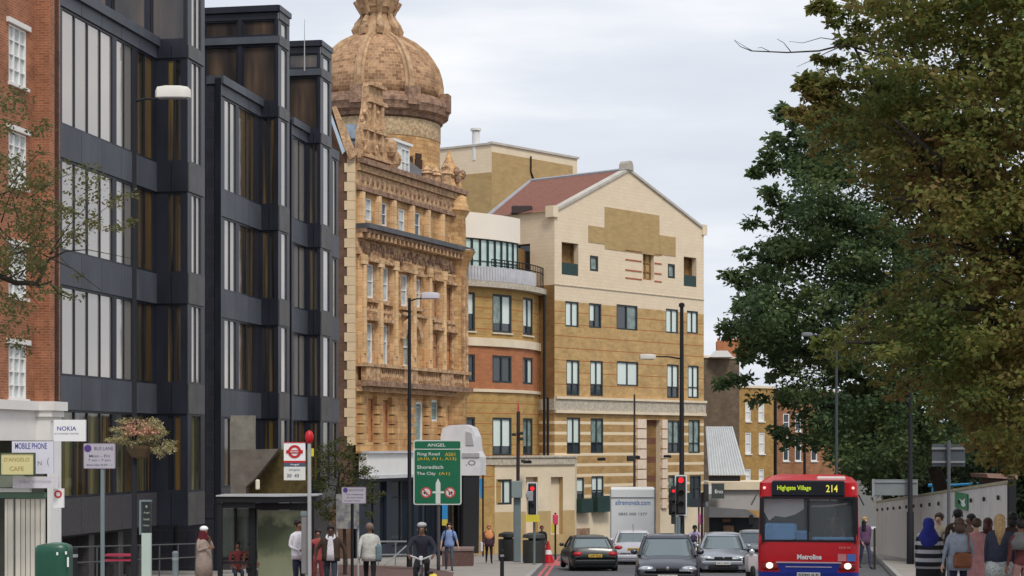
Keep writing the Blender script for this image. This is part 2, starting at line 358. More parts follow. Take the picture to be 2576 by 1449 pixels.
# ------------------------------------------------------------------ ground
def struct(mb, name, m, **k): o = mb.build(name, m, **k); o['kind'] = 'structure'; return o
Ys = [-60, 0, 20, 40, 60, 80, 100, 120]+list(range(135, 180, 4))+[200, 400, 1000, 4000]
xs = [-3000, -300, -60, -20, 0, 20, 60, 300, 3000]
g = MB()
vs = [(x, y, gz(y)-.16 if y > 135 else gz(y)-.16) for y in Ys for x in xs]; n = len(xs)
g.add(vs, [(j*n+i, j*n+i+1, (j+1)*n+i+1, (j+1)*n+i) for j in range(len(Ys)-1) for i in range(n-1)])
struct(g, 'ground', mat('ground_soil', (.10, .095, .085), .95))
def sheet(poly, dz, name, m, thick=.0):
    b = MB(); top = [Vector((x, y, gz(y)+dz)) for x, y in poly]
    if thick: b.prism([p-Vector((0, 0, thick)) for p in top], (0, 0, thick))
    else: b.add(top, [tuple(range(len(top)))])
    o = struct(b, name, m)
    for p in o.data.polygons:
        if p.normal.z < -.5 and not thick: o.data.flip_normals(); break
    return o
kl = lambda Y: .35+(Y-55)*.0368 if Y > 55 else .35-(55-Y)*.12
KY = [-20, 20, 55, 62, 90, 112, 134]
kr = lambda Y: .1793*Y+1.55
sheet([(kl(y), y) for y in KY]+[(kr(134), 134), (kr(-20), -20)], -.06, 'road', asph)
lp = [(kl(y)-.16, y) for y in KY]
sheet([(-40, -20)]+lp+[(-40, 134)], 0, 'pavement', paving, .14)
kb = MB()
for side in (0, 1):
    for i in range(len(KY)-1):
        for j in range(3):
            ya = KY[i]+(KY[i+1]-KY[i])*j/3; yb = KY[i]+(KY[i+1]-KY[i])*(j+1)/3
            if side == 0: q = [(kl(ya)-.16, ya), (kl(ya), ya), (kl(yb), yb), (kl(yb)-.16, yb)]
            else: q = [(kr(ya), ya), (kr(ya)+.16, ya), (kr(yb)+.16, yb), (kr(yb), yb)]
            kb.prism([Vector((x, y, gz(y)-.13)) for x, y in q], (0, 0, .134+.12*side))
struct(kb, 'kerb', kerbm)
sheet([(kr(-20)+.16, -20), (60, -20), (60, 134), (kr(134)+.16, 134)], .12, 'pavement', paving, .26)
sheet([(-6.5, 40), (-1.85, 40), (-1.85, 57), (-2.05, 66), (-3.4, 74), (-5.8, 78), (-7.8, 80)], .006, 'paved_forecourt', rbrown)
# markings
for k, (a, bb) in enumerate(((.18, .30), (.42, .54))):
    sheet([(kl(y)+a, y) for y in (30, 55, 62, 90, 105)]+[(kl(y)+bb, y) for y in (105, 90, 62, 55, 30)], -.056, 'red_line_marking', redpaint)
sheet([(kl(80)+.1, 80), (kl(80)+.75, 80), (kl(90)+.75, 90), (kl(90)+.1, 90)], -.052, 'red_road_marking', redpaint)
for ya in (30, 38, 46, 54, 62, 70, 78, 86):
    sheet([(.13*ya+.4, ya), (.13*ya+.52, ya), (.13*(ya+3)+.52, ya+3), (.13*(ya+3)+.4, ya+3)], -.056, 'lane_marking', whitepaint)
# ------------------------------------------------------------------ dark glass office block
AA = math.atan(.1793)
dS = Vector((math.sin(AA), math.cos(AA)))
def Q(L, s): return (-L*math.cos(AA)+s*math.sin(AA), L*math.sin(AA)+s*math.cos(AA))
def rel(x): return AA-math.atan((x-CX)/FP)
def sx(x, L): return L/math.tan(rel(x))
off = thing('glass_office_block', 'long dark blue-grey glass office building stepping back in three tall bays along the left side', 'office building', (*Q(24, 60), gz(62)))
L0 = 22.7; ZT = 13.3
FL = [(-1.57, 1.05), (2.04, 4.72), (5.72, 8.45), (9.42, 12.9)]
BANDS = [(-2.67, -1.57), (1.05, 2.04), (4.72, 5.72), (8.45, 9.42), (12.9, 13.3)]
BIGB = [(13.9, 15.0), (15.75, 16.1), (16.75, 17.05)]
def face(p0, p1, groups, top, mats_for, wallm, bandm=slate_l, nvis=2, extra=False, zbot=-2.67):
    f = Fac(p0, p1); fl = list(FL); bands = list(BANDS)
    if top > 14: fl = fl[:3]+[(9.42, 12.9), (13.32, 15.75), (16.1, 16.75)]; bands = bands[:-1]+[(12.9, 13.32), (15.75, 16.1), (16.75, top)]
    ops = []
    for gi, (xa, xb, nv) in enumerate(groups):
        ta, tb = f.t(xa), f.t(xb)
        for zi, (za, zb) in enumerate(fl):
            ops.append((ta, tb, za+.02, zb-.02, gi, zi, nv))
    w = MB(); f.wall(w, zbot, top, ops, .12); w.build('wall', wallm, off)
    for za, zb in bands:
        if za < zbot-.01: continue
        b = MB(); n = max(2, int(f.L/1.5)); 
        for k in range(n):
            f.box(b, f.L*k/n+.012, f.L*(k+1)/n-.012, za, zb, .002, .05)
        b.build('spandrel_band', granite if za < -2 and bandm is slate_l else bandm, off)
    for (ta, tb, za, zb, gi, zi, nv) in ops:
        pm, lo = mats_for(gi, zi)
        f.window(off, ta, tb, za, zb, slate, pm, nv, (), .055, -.05, lower=lo, low=.14, fd=.045)
    return f
def pick(seq):
    return lambda gi, zi: seq(gi, zi)
def mA(gi, zi):
    if zi == 0: return [olive, bronze2], None
    return ([bronze, gold] if gi >= 2 else dglass), None
def mF(gi, zi):
    if zi == 0: return [dark_gap, gold], None
    if zi >= 4: return smoke, None
    return ([bronze2, gold][zi == 1] if gi else bronze2), None
def mN(gi, zi): return (olive if zi == 0 else dglass), None
def mB(gi, zi):
    if zi == 0: return [bronze2, gold], None
    return (dglass if gi == 0 else bronze), None
def mF2(gi, zi):
    if zi >= 4: return smoke, None
    return (bronze2 if gi == 0 else bronze2), None
blocks = [
 (147, 392, 472, 512, [(155, 284, 4), (292, 334, 2), (345, 385, 2)], [(418, 458, 2)], [(481, 506, 2)], mA, mF),
 (553, 655, 700, 726, [(564, 594, 2), (600, 641, 2)], [(657.5, 692, 2)], [(707, 722, 1)], mB, mF2),
 (731, 772, 806, 832, [(738, 768, 2)], [(776, 801, 2)], [(813, 829, 1)], mB, mF2)]
solid_pts = []
for bi, (xa, xb, xc, xd, ga, gf, gn, ma, mf) in enumerate(blocks):
    s0 = sx(xa, L0); s1 = sx(xb, L0)
    L1 = s1*math.tan(rel(xc)); s2 = sx(xd, L1); LB = L0+7
    face(Q(L0, s0), Q(L0, s1), ga, ZT, ma, slate, zbot=-2.67)
    # facing wall of the tall bay: lower part L0..L1, upper part carries on over the low roof
    face(Q(L0, s1), Q(L1, s1), gf, ZT-.02, mf, slate, bandm=slate, zbot=-2.67)
    T = 17.05 if bi else 19.5
    ff = Fac(Q(LB, s1-.02), Q(L1, s1-.02))
    ops = []; W = L0+ (3.9 if bi else 3.0)
    tA = ff.L-(W-L1); n = 3
    rows = [(13.5, 15.75), (16.1, 16.75)] if bi else [(13.5, 16.4), (16.8, 19.2)]
    for k in range(n):
        for (za, zb) in rows: ops.append((tA+(ff.L-tA)*k/n+.06, tA+(ff.L-tA)*(k+1)/n-.1, za, zb))
    w_ = MB(); ff.wall(w_, 13.3, T, ops, .25); w_.build('wall', slate, off)
    for o_ in ops: ff.window(off, *o_, slate, smoke, 1, (), .06, -.12)
    b = MB(); ff.box(b, -.0, ff.L+.03, T-.02, T+.22, -.1, .12); b.build('roof_edge', slate, off)
    b = MB(); ff.box(b, tA-.2, ff.L+.02, rows[0][1]+.04, rows[1][0]-.04, .01, .07); b.build('spandrel_band', slate_l, off)
    # narrow street face
    face(Q(L1, s1), Q(L1, s2), gn, T, mN, slate, bandm=slate_w)
    nf = Fac(Q(L1, s1), Q(L1, s2)); b = MB(); nf.box(b, -.1, nf.L+.1, T+.005, T+.22, -.1, .1); b.build('roof_edge', slate, off)
    # returns, roofs
    r = MB(); r.mi = 0
    for (za, zb, pts) in ((-2.67, ZT-.06, [Q(L0+.4, s0+.3), Q(L0+.4, s1+.3), Q(LB, s1+.3), Q(LB, s0+.3)]), (-2.67, T-.05, [Q(L1+.4, s1+.35), Q(L1+.4, s2-.05), Q(LB, s2-.05), Q(LB, s1+.35)])):
        r.prism([Vector((p[0], p[1], za)) for p in pts], (0, 0, zb-za))
    r.build('core', slate, off)
    rt = MB(); pts = [Q(L1, s2), Q(L0+1.3, s2)]; rt.prism([Vector((*Q(L1, s2), -2.67)), Vector((*Q(L1+1.5, s2), -2.67)), Vector((*Q(L1+1.5, s2+.12), -2.67)), Vector((*Q(L1, s2+.12), -2.67))], (0, 0, T+2.67)); rt.build('wall', slate, off)
    # near flank of the low part
    fl_ = Fac(Q(LB, s0), Q(L0, s0)); b = MB(); fl_.wall(b, -7 if bi else -2.67, ZT+.02); b.build('flank_wall', navy, off)
    b = MB(); fl_.box(b, fl_.L-.16, fl_.L+.07, gz(70), ZT+.2, .003, .08); b.build('corner_post', slate, off)
    # sloping parapet
    pf = Fac(Q(L0, s0), Q(L0, s1)); b = MB(); pf.box(b, -.05, pf.L, ZT+.003, ZT+.3, -.5, .16); b.build('parapet', slate_l, off)
    # undercroft
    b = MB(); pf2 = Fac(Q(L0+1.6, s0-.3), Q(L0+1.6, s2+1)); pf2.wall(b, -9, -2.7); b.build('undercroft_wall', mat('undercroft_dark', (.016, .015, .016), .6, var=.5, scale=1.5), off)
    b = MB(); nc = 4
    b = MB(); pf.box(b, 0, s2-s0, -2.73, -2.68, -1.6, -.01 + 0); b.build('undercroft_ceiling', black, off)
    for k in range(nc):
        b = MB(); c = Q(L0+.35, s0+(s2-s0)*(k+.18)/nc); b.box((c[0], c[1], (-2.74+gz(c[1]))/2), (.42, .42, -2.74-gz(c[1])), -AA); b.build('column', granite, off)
    if bi == 2:
        sE = sx(851, L0); face(Q(L0, s2+.12), Q(L0, sE), [(837.5, 846, 1)], ZT, mN, slate)
        b = MB(); e_ = [Q(L0+.4, s2+.2), Q(L0+.4, sE), Q(LB, sE), Q(LB, s2+.2)]; b.prism([Vector((p[0], p[1], -9)) for p in e_], (0, 0, 9+ZT-.05)); b.build('core', slate, off)
b = MB(); e_ = Fac(Q(L0, sx(129, L0)), Q(L0, sx(147, L0))); e_.box(b, 0, e_.L*.6, gz(50), 14.5, -.3, .10); b.build('corner_post', mat('blue_black_post', (.020, .022, .032), .5, var=.2), off)
b = MB(); e_.box(b, e_.L*.6+.003, e_.L, -2.67, ZT, -.3, .03); b.build('edge_panel', slate, off)
# whip aerial on the roof
b = MB(); p = P(766, 118, 78); b.tube([p-Vector((0, 0, 1)), p+Vector((0, 0, 1.15))], [.03, .012], 6); b.build('roof_aerial', galv, off)
# concrete entrance canopy and stair wall
cn = thing('concrete_entrance_canopy', 'grey-brown concrete slab with slanting underside in front of the dark glass building', 'canopy', XG(640, 63))
b = MB(); yy = 63.0
b.prism([P(580, 1045, yy), P(638, 1045, yy), P(638, 1131, yy), P(580, 1131, yy)], (0, .5, 0)); b.build('wall_slab', mat('worn_concrete', (.21, .195, .165), .85, var=.35, scale=2.2), cn)
b = MB(); b.prism([P(580, 1132, yy-.3), P(701, 1129, yy-.3), P(640, 1205, yy-.3), P(618, 1225, yy-.3), P(618, 1245, yy-.3), P(580, 1250, yy-.3)], (0, .8, 0)); b.build('slanting_slab', mat('brown_concrete', (.155, .135, .115), .85, var=.3, scale=2.5), cn)
b = MB(); b.prism([P(618, 1205, yy+.6), P(705, 1131, yy+.6), P(775, 1131, yy+.6), P(775, 1250, yy+.6), P(618, 1250, yy+.6)], (0, .1, 0)); b.build('ochre_screen', mat('ochre_ivy_screen', (.13, .095, .03), .9, var=.5, scale=5, c2=(.04, .03, .012)), cn)
b = MB(); pl_ = P(648, 1219, yy-.5); b.cbox(pl_, (.14, .1, .34), .03); b.build('wall_lamp', mat('cream_lamp_cover', (.8, .75, .6), .4, var=0), cn)
# railing in front of the office block
rl = thing('metal_railing', 'thin grey two-rail metal railing in front of the dark undercroft', 'railing', (*Q(L0-.9, 55), gz(58)))
b = MB(); pts = [Q(L0-1.0, s) for s in np.linspace(48.5, 62, 9)]
for h in (1.05, .6): b.tube([Vector((*p, gz(p[1])+h)) for p in pts], .025, 6)
b.build('rail', mat('dark_rail_metal', (.09, .095, .10), .5, .3, var=.1), rl)
for p in pts:
    b = MB(); b.tube([Vector((*p, gz(p[1]))), Vector((*p, gz(p[1])+1.05))], .03, 6); b.build('post', MATS['dark_rail_metal'], rl)
# ------------------------------------------------------------------ orange brick building with shop
ob = thing('orange_brick_building', 'orange-red brick building with white sash windows and a white ground floor at the left edge', 'building', (*Q(23.5, 49), gz(49)))
LS, LP_ = 23.07, 22.6; sP = 50.6; sE = 51.3
f = Fac(Q(LS, 44), Q(LS, sP)); rows = [(70, 215), (335, 470), (620, 748), (868, 1003)]
ops = []
for ya, yb in rows:
    zc = [(HY-v)/FP*52.8 for v in (yb, ya)]
    ops.append((f.t(22), f.t(66), zc[0], zc[1])); ops.append((f.t(22)-2.6, f.t(66)-2.6, zc[0], zc[1]))
b = MB(); f.wall(b, (HY-1008)/FP*52.8, 14.5, ops, .12); b.build('wall', orange_b, ob)
sashm = whitew; sg = glassm('sash_glass', (.50, .54, .53), 1.6, .1, var=.3)
for o_ in ops:
    f.window(ob, *o_, sashm, sg, 3, (.25, .5, .75), .05, -.08, sill=stucco)
    b = MB(); f.box(b, o_[0]-.15, o_[1]+.15, o_[3]+.02, o_[3]+.16, -.02, .09); b.build('window_head', stucco, ob)
pf = Fac(Q(LS, sP), Q(LP_, sP)); b = MB(); pf.wall(b, (HY-1008)/FP*52.8, 14.5)
pf2 = Fac(Q(LP_, sP), Q(LP_, sE)); pf2.wall(b, (HY-1008)/FP*52.8, 14.5); b.build('corner_pilaster', orange_b, ob)
b = MB(); c = [Q(LS+.3, 44.2), Q(LS+.3, sE), Q(LS+8, sE), Q(LS+8, 44.2)]; b.prism([Vector((*p, 1.2)) for p in c], (0, 0, 13.2)); b.build('core', orange_b, ob)
YB = 52.0
zc = lambda y: (HY-y)/FP*YB
# white ground floor
fw = Fac(Q(LS-.05, 44), Q(LS-.05, sP-.05)); b = MB()
b.prism([Vector((*p, zc(1108))) for p in (Q(LP_-.05, sE), Q(LP_-.05, sP-.1), Q(LS-.1, sP-.1), Q(LS-.1, 44), Q(LS+3, 44), Q(LS+3, sE))], (0, 0, zc(1010)-zc(1108)))
b.build('fascia', stucco, ob)
b = MB(); b.prism([Vector((*p, zc(1030))) for p in (Q(LP_-.22, sE+.05), Q(LP_-.22, sP-.22), Q(LS-.25, sP-.22), Q(LS-.25, 44), Q(LS+3, 44), Q(LS+3, sE+.05))], (0, 0, zc(1009)-zc(1030)+.03))
b.build('cornice', stucco, ob)
b = MB(); b.prism([Vector((*p, zc(1046))) for p in (Q(LP_-.13, sE), Q(LP_-.13, sP-.17), Q(LS-.02, sP-.17), Q(LS-.02, sP+.1), Q(LP_+.2, sE))], (0, 0, .17)); b.build('console_block', stucco, ob)
b = MB(); zb_ = gz(50)
b.prism([Vector((*p, zb_)) for p in (Q(LP_-.04, sE), Q(LP_-.04, sP-.05), Q(LP_+.06, sP-.05), Q(LP_+.06, sE))], (0, 0, zc(1109)-zb_)); b.build('corner_pilaster', whitew, ob)
b = MB(); b.prism([Vector((*p, zb_)) for p in (Q(LP_+.18, sE), Q(LP_+.18, sP), Q(LS+3, sP), Q(LS+3, sE))], (0, 0, zc(1109)-zb_)); b.build('shop_side_wall', mat('shop_interior_dark', (.05, .055, .045), .7, var=.3), ob)
crt = mat('cream_curtain', (.70, .66, .57), .8, var=.12, scale=1, stretch=(4, 1, .1))
for k, (xa, xb) in enumerate(((12, 20), (20, 33), (39, 52), (53, 64), (65, 76), (77, 88), (89, 101), (102, 112))):
    b = MB(); p = [P(xa, 1255, 49.6), P(xb-1, 1255, 49.6), P(xb-1, 1460, 49.6), P(xa, 1460, 49.6)]; b.prism(p, (0, .14, 0)); b.build('shutter_panel', crt, ob)
b = MB(); b.prism([P(-40, 1228, 49.4), P(76, 1228, 49.4), P(76, 1238, 49.4), P(-40, 1238, 49.4)], (0, .2, 0)); b.build('shopfront_transom', whitew, ob)
b = MB(); b.prism([P(-40, 1239, 49.5), P(112, 1239, 49.5), P(112, 1253, 49.5), P(-40, 1253, 49.5)], (0, .2, 0)); b.build('shopfront_board', mat('green_shop_paint', (.10, .17, .12), .6, var=.15), ob)
b = MB(); b.prism([P(-40, 1180, 49.2), P(30, 1196, 49.2), P(112, 1224, 49.2), P(-40, 1227, 49.2)], (0, .9, 0)); b.build('awning', mat('grey_green_awning', (.16, .18, .14), .85, var=.2), ob)
# shop signs hanging out from the front
dbl = mat('sign_blue', (.05, .05, .30), .5, var=0); drk = mat('sign_black', (.03, .03, .03), .5, var=0); gcol = mat('sign_grey', (.25, .25, .3), .5, var=0)
wsg = mat('sign_white', (.80, .80, .80), .4, var=.03); lsg = mat('sign_lilac_white', (.64, .64, .72), .5, var=.05)
R_, U_ = (1, 0, 0), (0, 0, 1)
def sign(name, label, x0, x1, y0, y1, Y, m, lines, edge=None, cat='sign', th=.10, parent_base=None):
    t = thing(name, label, cat, P((x0+x1)/2, y1, Y))
    b = MB(); b.prism([P(x0, y0, Y), P(x1, y0, Y), P(x1, y1, Y), P(x0, y1, Y)], (0, th, 0)); b.build('sign_panel', m, t)
    if edge:
        b = MB(); e = 2.2
        for (a, c, d, f2) in ((x0-e, x1+e, y0-e, y0), (x0-e, x1+e, y1, y1+e), (x0-e, x0, y0, y1), (x1, x1+e, y0, y1)):
            b.prism([P(a, d, Y-.03), P(c, d, Y-.03), P(c, f2, Y-.03), P(a, f2, Y-.03)], (0, th+.05, 0))
        b.build('sign_frame', edge, t)
    for (s, cx, cy, wd, ht, mm) in lines:
        k = Y/FP; text(t, s, P(cx, cy, Y), wd*k, ht*k, R_, U_, mm)
    return t
t = sign('shop_sign', 'white projecting shop sign with small blue lettering, highest on the white shopfront', 135, 215, 1056, 1110, 48.6, wsg, [('NOKIA', 168, 1078, 48, 11, dbl), ('AUTHORISED CENTRE', 167, 1091, 62, 4, gcol)])
b = MB(); b.tube([P(128, 1060, 48.65), P(135, 1060, 48.65)], .02, 6); b.build('bracket', galv, t)
t = sign('shop_sign', 'pale lilac MOBILE PHONE sign behind the yellow cafe sign', 30, 134, 1110, 1192, 48.2, lsg, [('MOBILE PHONE', 78, 1122, 80, 15, dbl), ('N', 100, 1165, 10, 11, gcol), ('(', 121, 1162, 5, 22, gcol)])
sign('shop_sign', 'yellow cafe sign with dark green edge on the white shopfront', 2, 84, 1141, 1194, 47.6, mat('sign_yellow', (.62, .56, .28), .5, var=.06), [("D'ANGELO", 42, 1156, 64, 10, mat('sign_gold_letters', (.36, .27, .09), .5, var=0)), ('CAFE', 42, 1179, 36, 11, MATS['sign_gold_letters'])], edge=mat('sign_dark_green', (.03, .06, .035), .5, var=0))
sign('shop_sign', 'long plain white board sign under the yellow cafe sign', 32, 147, 1199, 1228, 48.0, mat('sign_worn_white', (.60, .58, .62), .5, var=.12, scale=8), [('PUBLIC TELEPHONE', 88, 1212, 80, 6, mat('faded_lettering', (.42, .40, .46), .5, var=0))])
t = sign('shop_sign', 'small white sign with red ring on the white corner post', 134, 160, 1229, 1277, 48.3, wsg, [])
b = MB(); c = P(146, 1243, 48.29)
ring = [[c+Vector((r*math.cos(a), -.006*j, r*math.sin(a))) for a in np.linspace(0, 2*math.pi, 21)[:-1]] for j, r in ((0, .10), (1, .10), (1, .06), (0, .06))]
b.rings(ring, False); b.build('red_ring', mat('sign_red', (.62, .02, .03), .5, var=0), t)
# ------------------------------------------------------------------ domed terracotta building
db = thing('domed_building', 'ornate orange terracotta building topped by a large tiled dome', 'building', (-5.5, 101, gz(101)))
D = Fac((-7.95, 95), (-2.95, 107.4)); zg = gz(101)-1.2
def DR(x0, x1, y0, y1): return D.rect(x0, x1, y0, y1)
win_small = [(920, 934, 498, 553), (958, 972, 509, 566), (1003, 1017, 525, 583), (1043, 1056, 534, 596)]
win_up = [(922, 938, 664, 748), (960, 975, 672, 756), (1007, 1023, 690, 768), (1046, 1056, 702, 772), (1088, 1100, 712, 800), (1122, 1134, 722, 805)]
win_lo = [(922, 936, 812, 916), (960, 974, 818, 920), (1088, 1101, 836, 925), (1122, 1135, 842, 930)]
win_g = [(926, 940, 1002, 1112), (964, 977, 1006, 1112), (1036, 1063, 1010, 1112), (1084, 1103, 1006, 1060), (1126, 1138, 1020, 1100)]
arch = (1014, 1050, 838, 922)
ops = [DR(*q) for q in win_small+win_up+win_lo+win_g+[arch]]
zp = 14.55
b = MB(); D.wall(b, -.42, zp, ops, .16); b.build('wall', terra, db)
wf = whitew; pg = glassm('pale_curtained_glass', (.42, .45, .44), 1.6, .12, var=.5); dk = gdark
for i, q in enumerate(win_small): D.window(db, *DR(*q), wf, [pg, dk][i % 2], 1, (.5,), .06, -.08)
for i, q in enumerate(win_up):
    m = [pg, pg, pg, pg, terra_red, terra_red][i]
    if i < 4: D.window(db, *DR(*q), wf, m, 1, (.5,), .07, -.07)
    else: D.window(db, *DR(*q), terra_d, m, 1, (), .05, -.14, name='blind_window')
for i, q in enumerate(win_lo): D.window(db, *DR(*q), wf if i < 2 else terra_d, pg if i < 2 else terra_red, 1, (.6,), .07, -.08, name='window' if i < 2 else 'blind_window')
for i, q in enumerate(win_g):
    if i in (2, 3): D.window(db, *DR(*q), whitew, ggreen, 1, (), .12, -.1)
    else: D.window(db, *DR(*q), terra_d, terra_red, 1, (), .05, -.14, name='blind_window')
aq = DR(*arch); D.window(db, *aq, whitew, pg, 2, (.6,), .12, -.15, label='large arched white window')
# arch surround over the big window
b = MB(); cx_ = (aq[0]+aq[1])/2; rr = (aq[1]-aq[0])/2; n = 12
for k in range(n):
    a0, a1 = math.pi*k/n, math.pi*(k+1)/n
    def pa(a, r, o): return D.pt(cx_-r*math.cos(a), aq[3]-rr*.35+r*.95*math.sin(a), o)
    vs = [pa(a0, rr+.02, .0), pa(a1, rr+.02, .0), pa(a1, rr+.42, .0), pa(a0, rr+.42, .0)]
    vs += [pa(a0, rr+.02, .2), pa(a1, rr+.02, .2), pa(a1, rr+.42, .2), pa(a0, rr+.42, .2)]
    b.add(vs, [(0, 1, 2, 3), (7, 6, 5, 4), (0, 4, 5, 1), (1, 5, 6, 2), (2, 6, 7, 3), (3, 7, 4, 0)])
b.build('arch_moulding', terra_o, db)
def dband(name, z0, z1, o, m, t0=-.1, t1=None):
    b = MB(); D.box(b, t0, (D.L+.1 if t1 is None else t1), z0, z1, .002, o); b.build(name, m, db)
# cornices in steps
dband('parapet_cornice', 14.35, 14.62, .45, terra_d); dband('parapet_cornice', 14.0, 14.34, .25, terra_o)
dband('parapet_frieze', 13.25, 13.99, .10, terra_o); dband('parapet_moulding', 13.0, 13.24, .24, terra_d)
dband('main_cornice', 11.03, 11.28, .82, lead); dband('main_cornice', 10.82, 11.02, .66, terra_d); dband('main_cornice', 10.55, 10.81, .4, terra_o)
for k in range(26):
    b = MB(); t = .25+k*(D.L-.5)/25; D.box(b, t-.09, t+.09, 10.56, 10.81, .401, .68); b.build('cornice_bracket', terra_o, db)
dband('carved_frieze', 9.75, 10.54, .14, terra_o)
dband('balcony_slab', 3.02, 3.3, .75, terra_d); dband('balcony_rail', 4.02, 4.2, .62, terra_o); dband('string_course', 2.75, 3.0, .35, terra_o)
dband('string_course', 6.95, 7.12, .22, terra_o, 5.2, 11.0)
b = MB(); t = .1
while t < D.L:
    solid = (int(t/1.55) % 3 == 0)
    if solid: D.box(b, t, t+.5, 3.31, 4.01, .25, .56); t += .56
    else:
        c = D.pt(t, 3.31, .45); b.lathe(c, [(.05, 0), (.05, .06), (.095, .24), (.045, .46), (.05, .6), (.065, .7)], 6); t += .24
b.build('balustrade', terra_o, db)
# pilasters
for i, x in enumerate((905, 947, 985, 1031, 1071, 1107, 1148)):
    t = D.t(x); b = MB()
    D.box(b, t-.2, t+.2, 4.2, 9.7, .002, .2); D.box(b, t-.3, t+.3, 9.25, 9.74, .2, .34); D.box(b, t-.27, t+.27, 4.21, 4.7, .2, .3)
    c = D.pt(t, 4.7, .26); b.lathe(c, [(.15, 0), (.14, 2), (.12, 4.5)], 8)
    b.build('pilaster', terra_p, db)
    b = MB(); D.box(b, t-.24, t+.24, 11.3, 12.95, .002, .16); D.box(b, t-.16, t+.16, 11.3, 12.95, .16, .24); b.build('attic_pilaster', terra_p, db)
    b = MB()
    for k in range(6): D.box(b, t-.34, t+.34, -.4+k*.5+.02, .05+k*.5, .002, .2)
    b.build('rusticated_pier', terra, db)
# hoods and scrolls round windows
for q in win_up+win_lo:
    a, c, z0, z1 = DR(*q); b = MB()
    D.box(b, a-.16, a-.02, z0-.1, z1+.1, .002, .06); D.box(b, c+.02, c+.16, z0-.1, z1+.1, .002, .06)
    D.box(b, a-.24, c+.24, z1+.12, z1+.28, .002, .34); D.box(b, a-.1, c+.1, z1+.28, z1+.52, .002, .2)
    D.box(b, a-.2, c+.2, z0-.24, z0-.08, .002, .26)
    for tt in (a-.06, (a+c)/2, c+.06): b.ell(D.pt(tt, z1+.62, .14), (.15, .15, .15), 6, 4)
    for k in range(5): b.ell(D.pt(a-.28+k*(c-a+.56)/4, z0-.5+random.uniform(-.08, .08), .04), (.13, .1, .17), 6, 4)
    b.build('window_surround', terra_o, db)
for k in range(46):
    b = MB(); t = .3+k*(D.L-.6)/45; b.ell(D.pt(t, 10.1+random.uniform(-.2, .2), .16), (.14, .12, random.uniform(.12, .26)), 6, 4); b.build('carved_swag', terra_d, db)
    if k % 2: b = MB(); b.ell(D.pt(t, 13.6, .12), (.1, .1, .18), 6, 4); b.build('carved_boss', terra_d, db)
# flank wall with quoins at the near end
YF = 94.4
b = MB(); b.prism([P(846, 1410, YF), P(884, 1410, YF), P(884, 386, YF), P(872, 386, YF), P(838, 268, YF), P(825, 268, YF)], (0, .4, 0)); b.build('flank_wall', brown_b, db)
b = MB()
for k in range(31):
    y = 386+k*23.7; xa = 866 if k % 2 else 873
    b.prism([P(xa, y+.4, YF-.06), P(893, y+.4, YF-.06), P(893, y+23.3, YF-.06), P(xa, y+23.3, YF-.06)], (0, .7, 0))
b.build('quoin', cream_q, db)
b = MB(); b.prism([P(835, 270, YF-.3), P(845, 266, YF-.3), P(898, 388, YF-.3), P(880, 402, YF-.3), P(866, 372, YF-.3)], (0, .7, 0)); b.build('sloping_coping', terra_o, db)
b = MB(); b.prism([P(826, 285, YF-.45), P(833, 285, YF-.45), P(868, 380, YF-.45), P(861, 388, YF-.45)], (0, .12, 0)); b.build('sloping_skylight', glassm('blue_skylight_glass', (.45, .55, .65), 1.6, .1), db)
# body behind
b = MB(); nx, ny = -D.n.x, -D.n.y
c = [D.pt(.02, 0, -.45), D.pt(D.L, 0, -.45), D.pt(D.L, 0, -11), D.pt(.02, 0, -11)]
b.prism([Vector((p.x, p.y, zg-1)) for p in c], (0, 0, 14.2-zg)); b.build('core', terra_d, db)
b = MB(); c2 = [D.pt(.02, 14.3, -.3), D.pt(D.L-.1, 14.3, -.3), D.pt(D.L-1.2, 16.6, -3), D.pt(1.2, 16.6, -3)]
b.add(c2+[D.pt(D.L-.1, 14.3, -9), D.pt(.02, 14.3, -9), D.pt(D.L-1.2, 16.6, -7), D.pt(1.2, 16.6, -7)], [(0, 1, 2, 3), (4, 5, 7, 6), (1, 4, 6, 2), (5, 0, 3, 7), (3, 2, 6, 7)]); b.build('mansard_roof', lead, db)
# corner turret at the far end
tc_ = D.pt(D.L-.55, 0, -.5); b = MB()
b.lathe((tc_.x, tc_.y, 0), [(.95, zg), (.95, -.4), (1.05, 2.7), (1.25, 3.1), (1.0, 3.4), (1.0, 9.7), (1.2, 10.5), (1.55, 11.1), (1.0, 11.3), (.95, 13), (1.2, 13.4), (1.0, 14.2), (.8, 14.4), (.7, 15.2), (.85, 15.4), (.45, 15.9), (.2, 16.4), (.05, 16.9)], 12, uvr=1); b.build('corner_turret', terra, db, smooth=True)
for k in range(8):
    a = k*math.pi/4+.2; b = MB(); b.tube([(tc_.x+1.02*math.cos(a), tc_.y+1.02*math.sin(a), 3.4), (tc_.x+1.02*math.cos(a), tc_.y+1.02*math.sin(a), 9.7)], .12, 6); b.build('turret_shaft', terra_o, db)
for k in range(14):
    b = MB(); a = random.uniform(0, 6.28); z = random.uniform(14.3, 15.6); b.ell((tc_.x+.8*math.cos(a), tc_.y+.8*math.sin(a), z), (.2, .2, .3), 6, 4); b.build('turret_carving', terra_d, db)
# second smaller pinnacles on the parapet
for t_, h in ((D.L-2.2, 1.5), (D.L-3.6, .9), (8.6, .8)):
    b = MB(); c = D.pt(t_, 14.62, .05); b.lathe(c, [(.3, 0), (.3, h*.4), (.4, h*.45), (.22, h*.6), (.26, h*.7), (.05, h)], 8); b.build('pinnacle', terra_o, db)
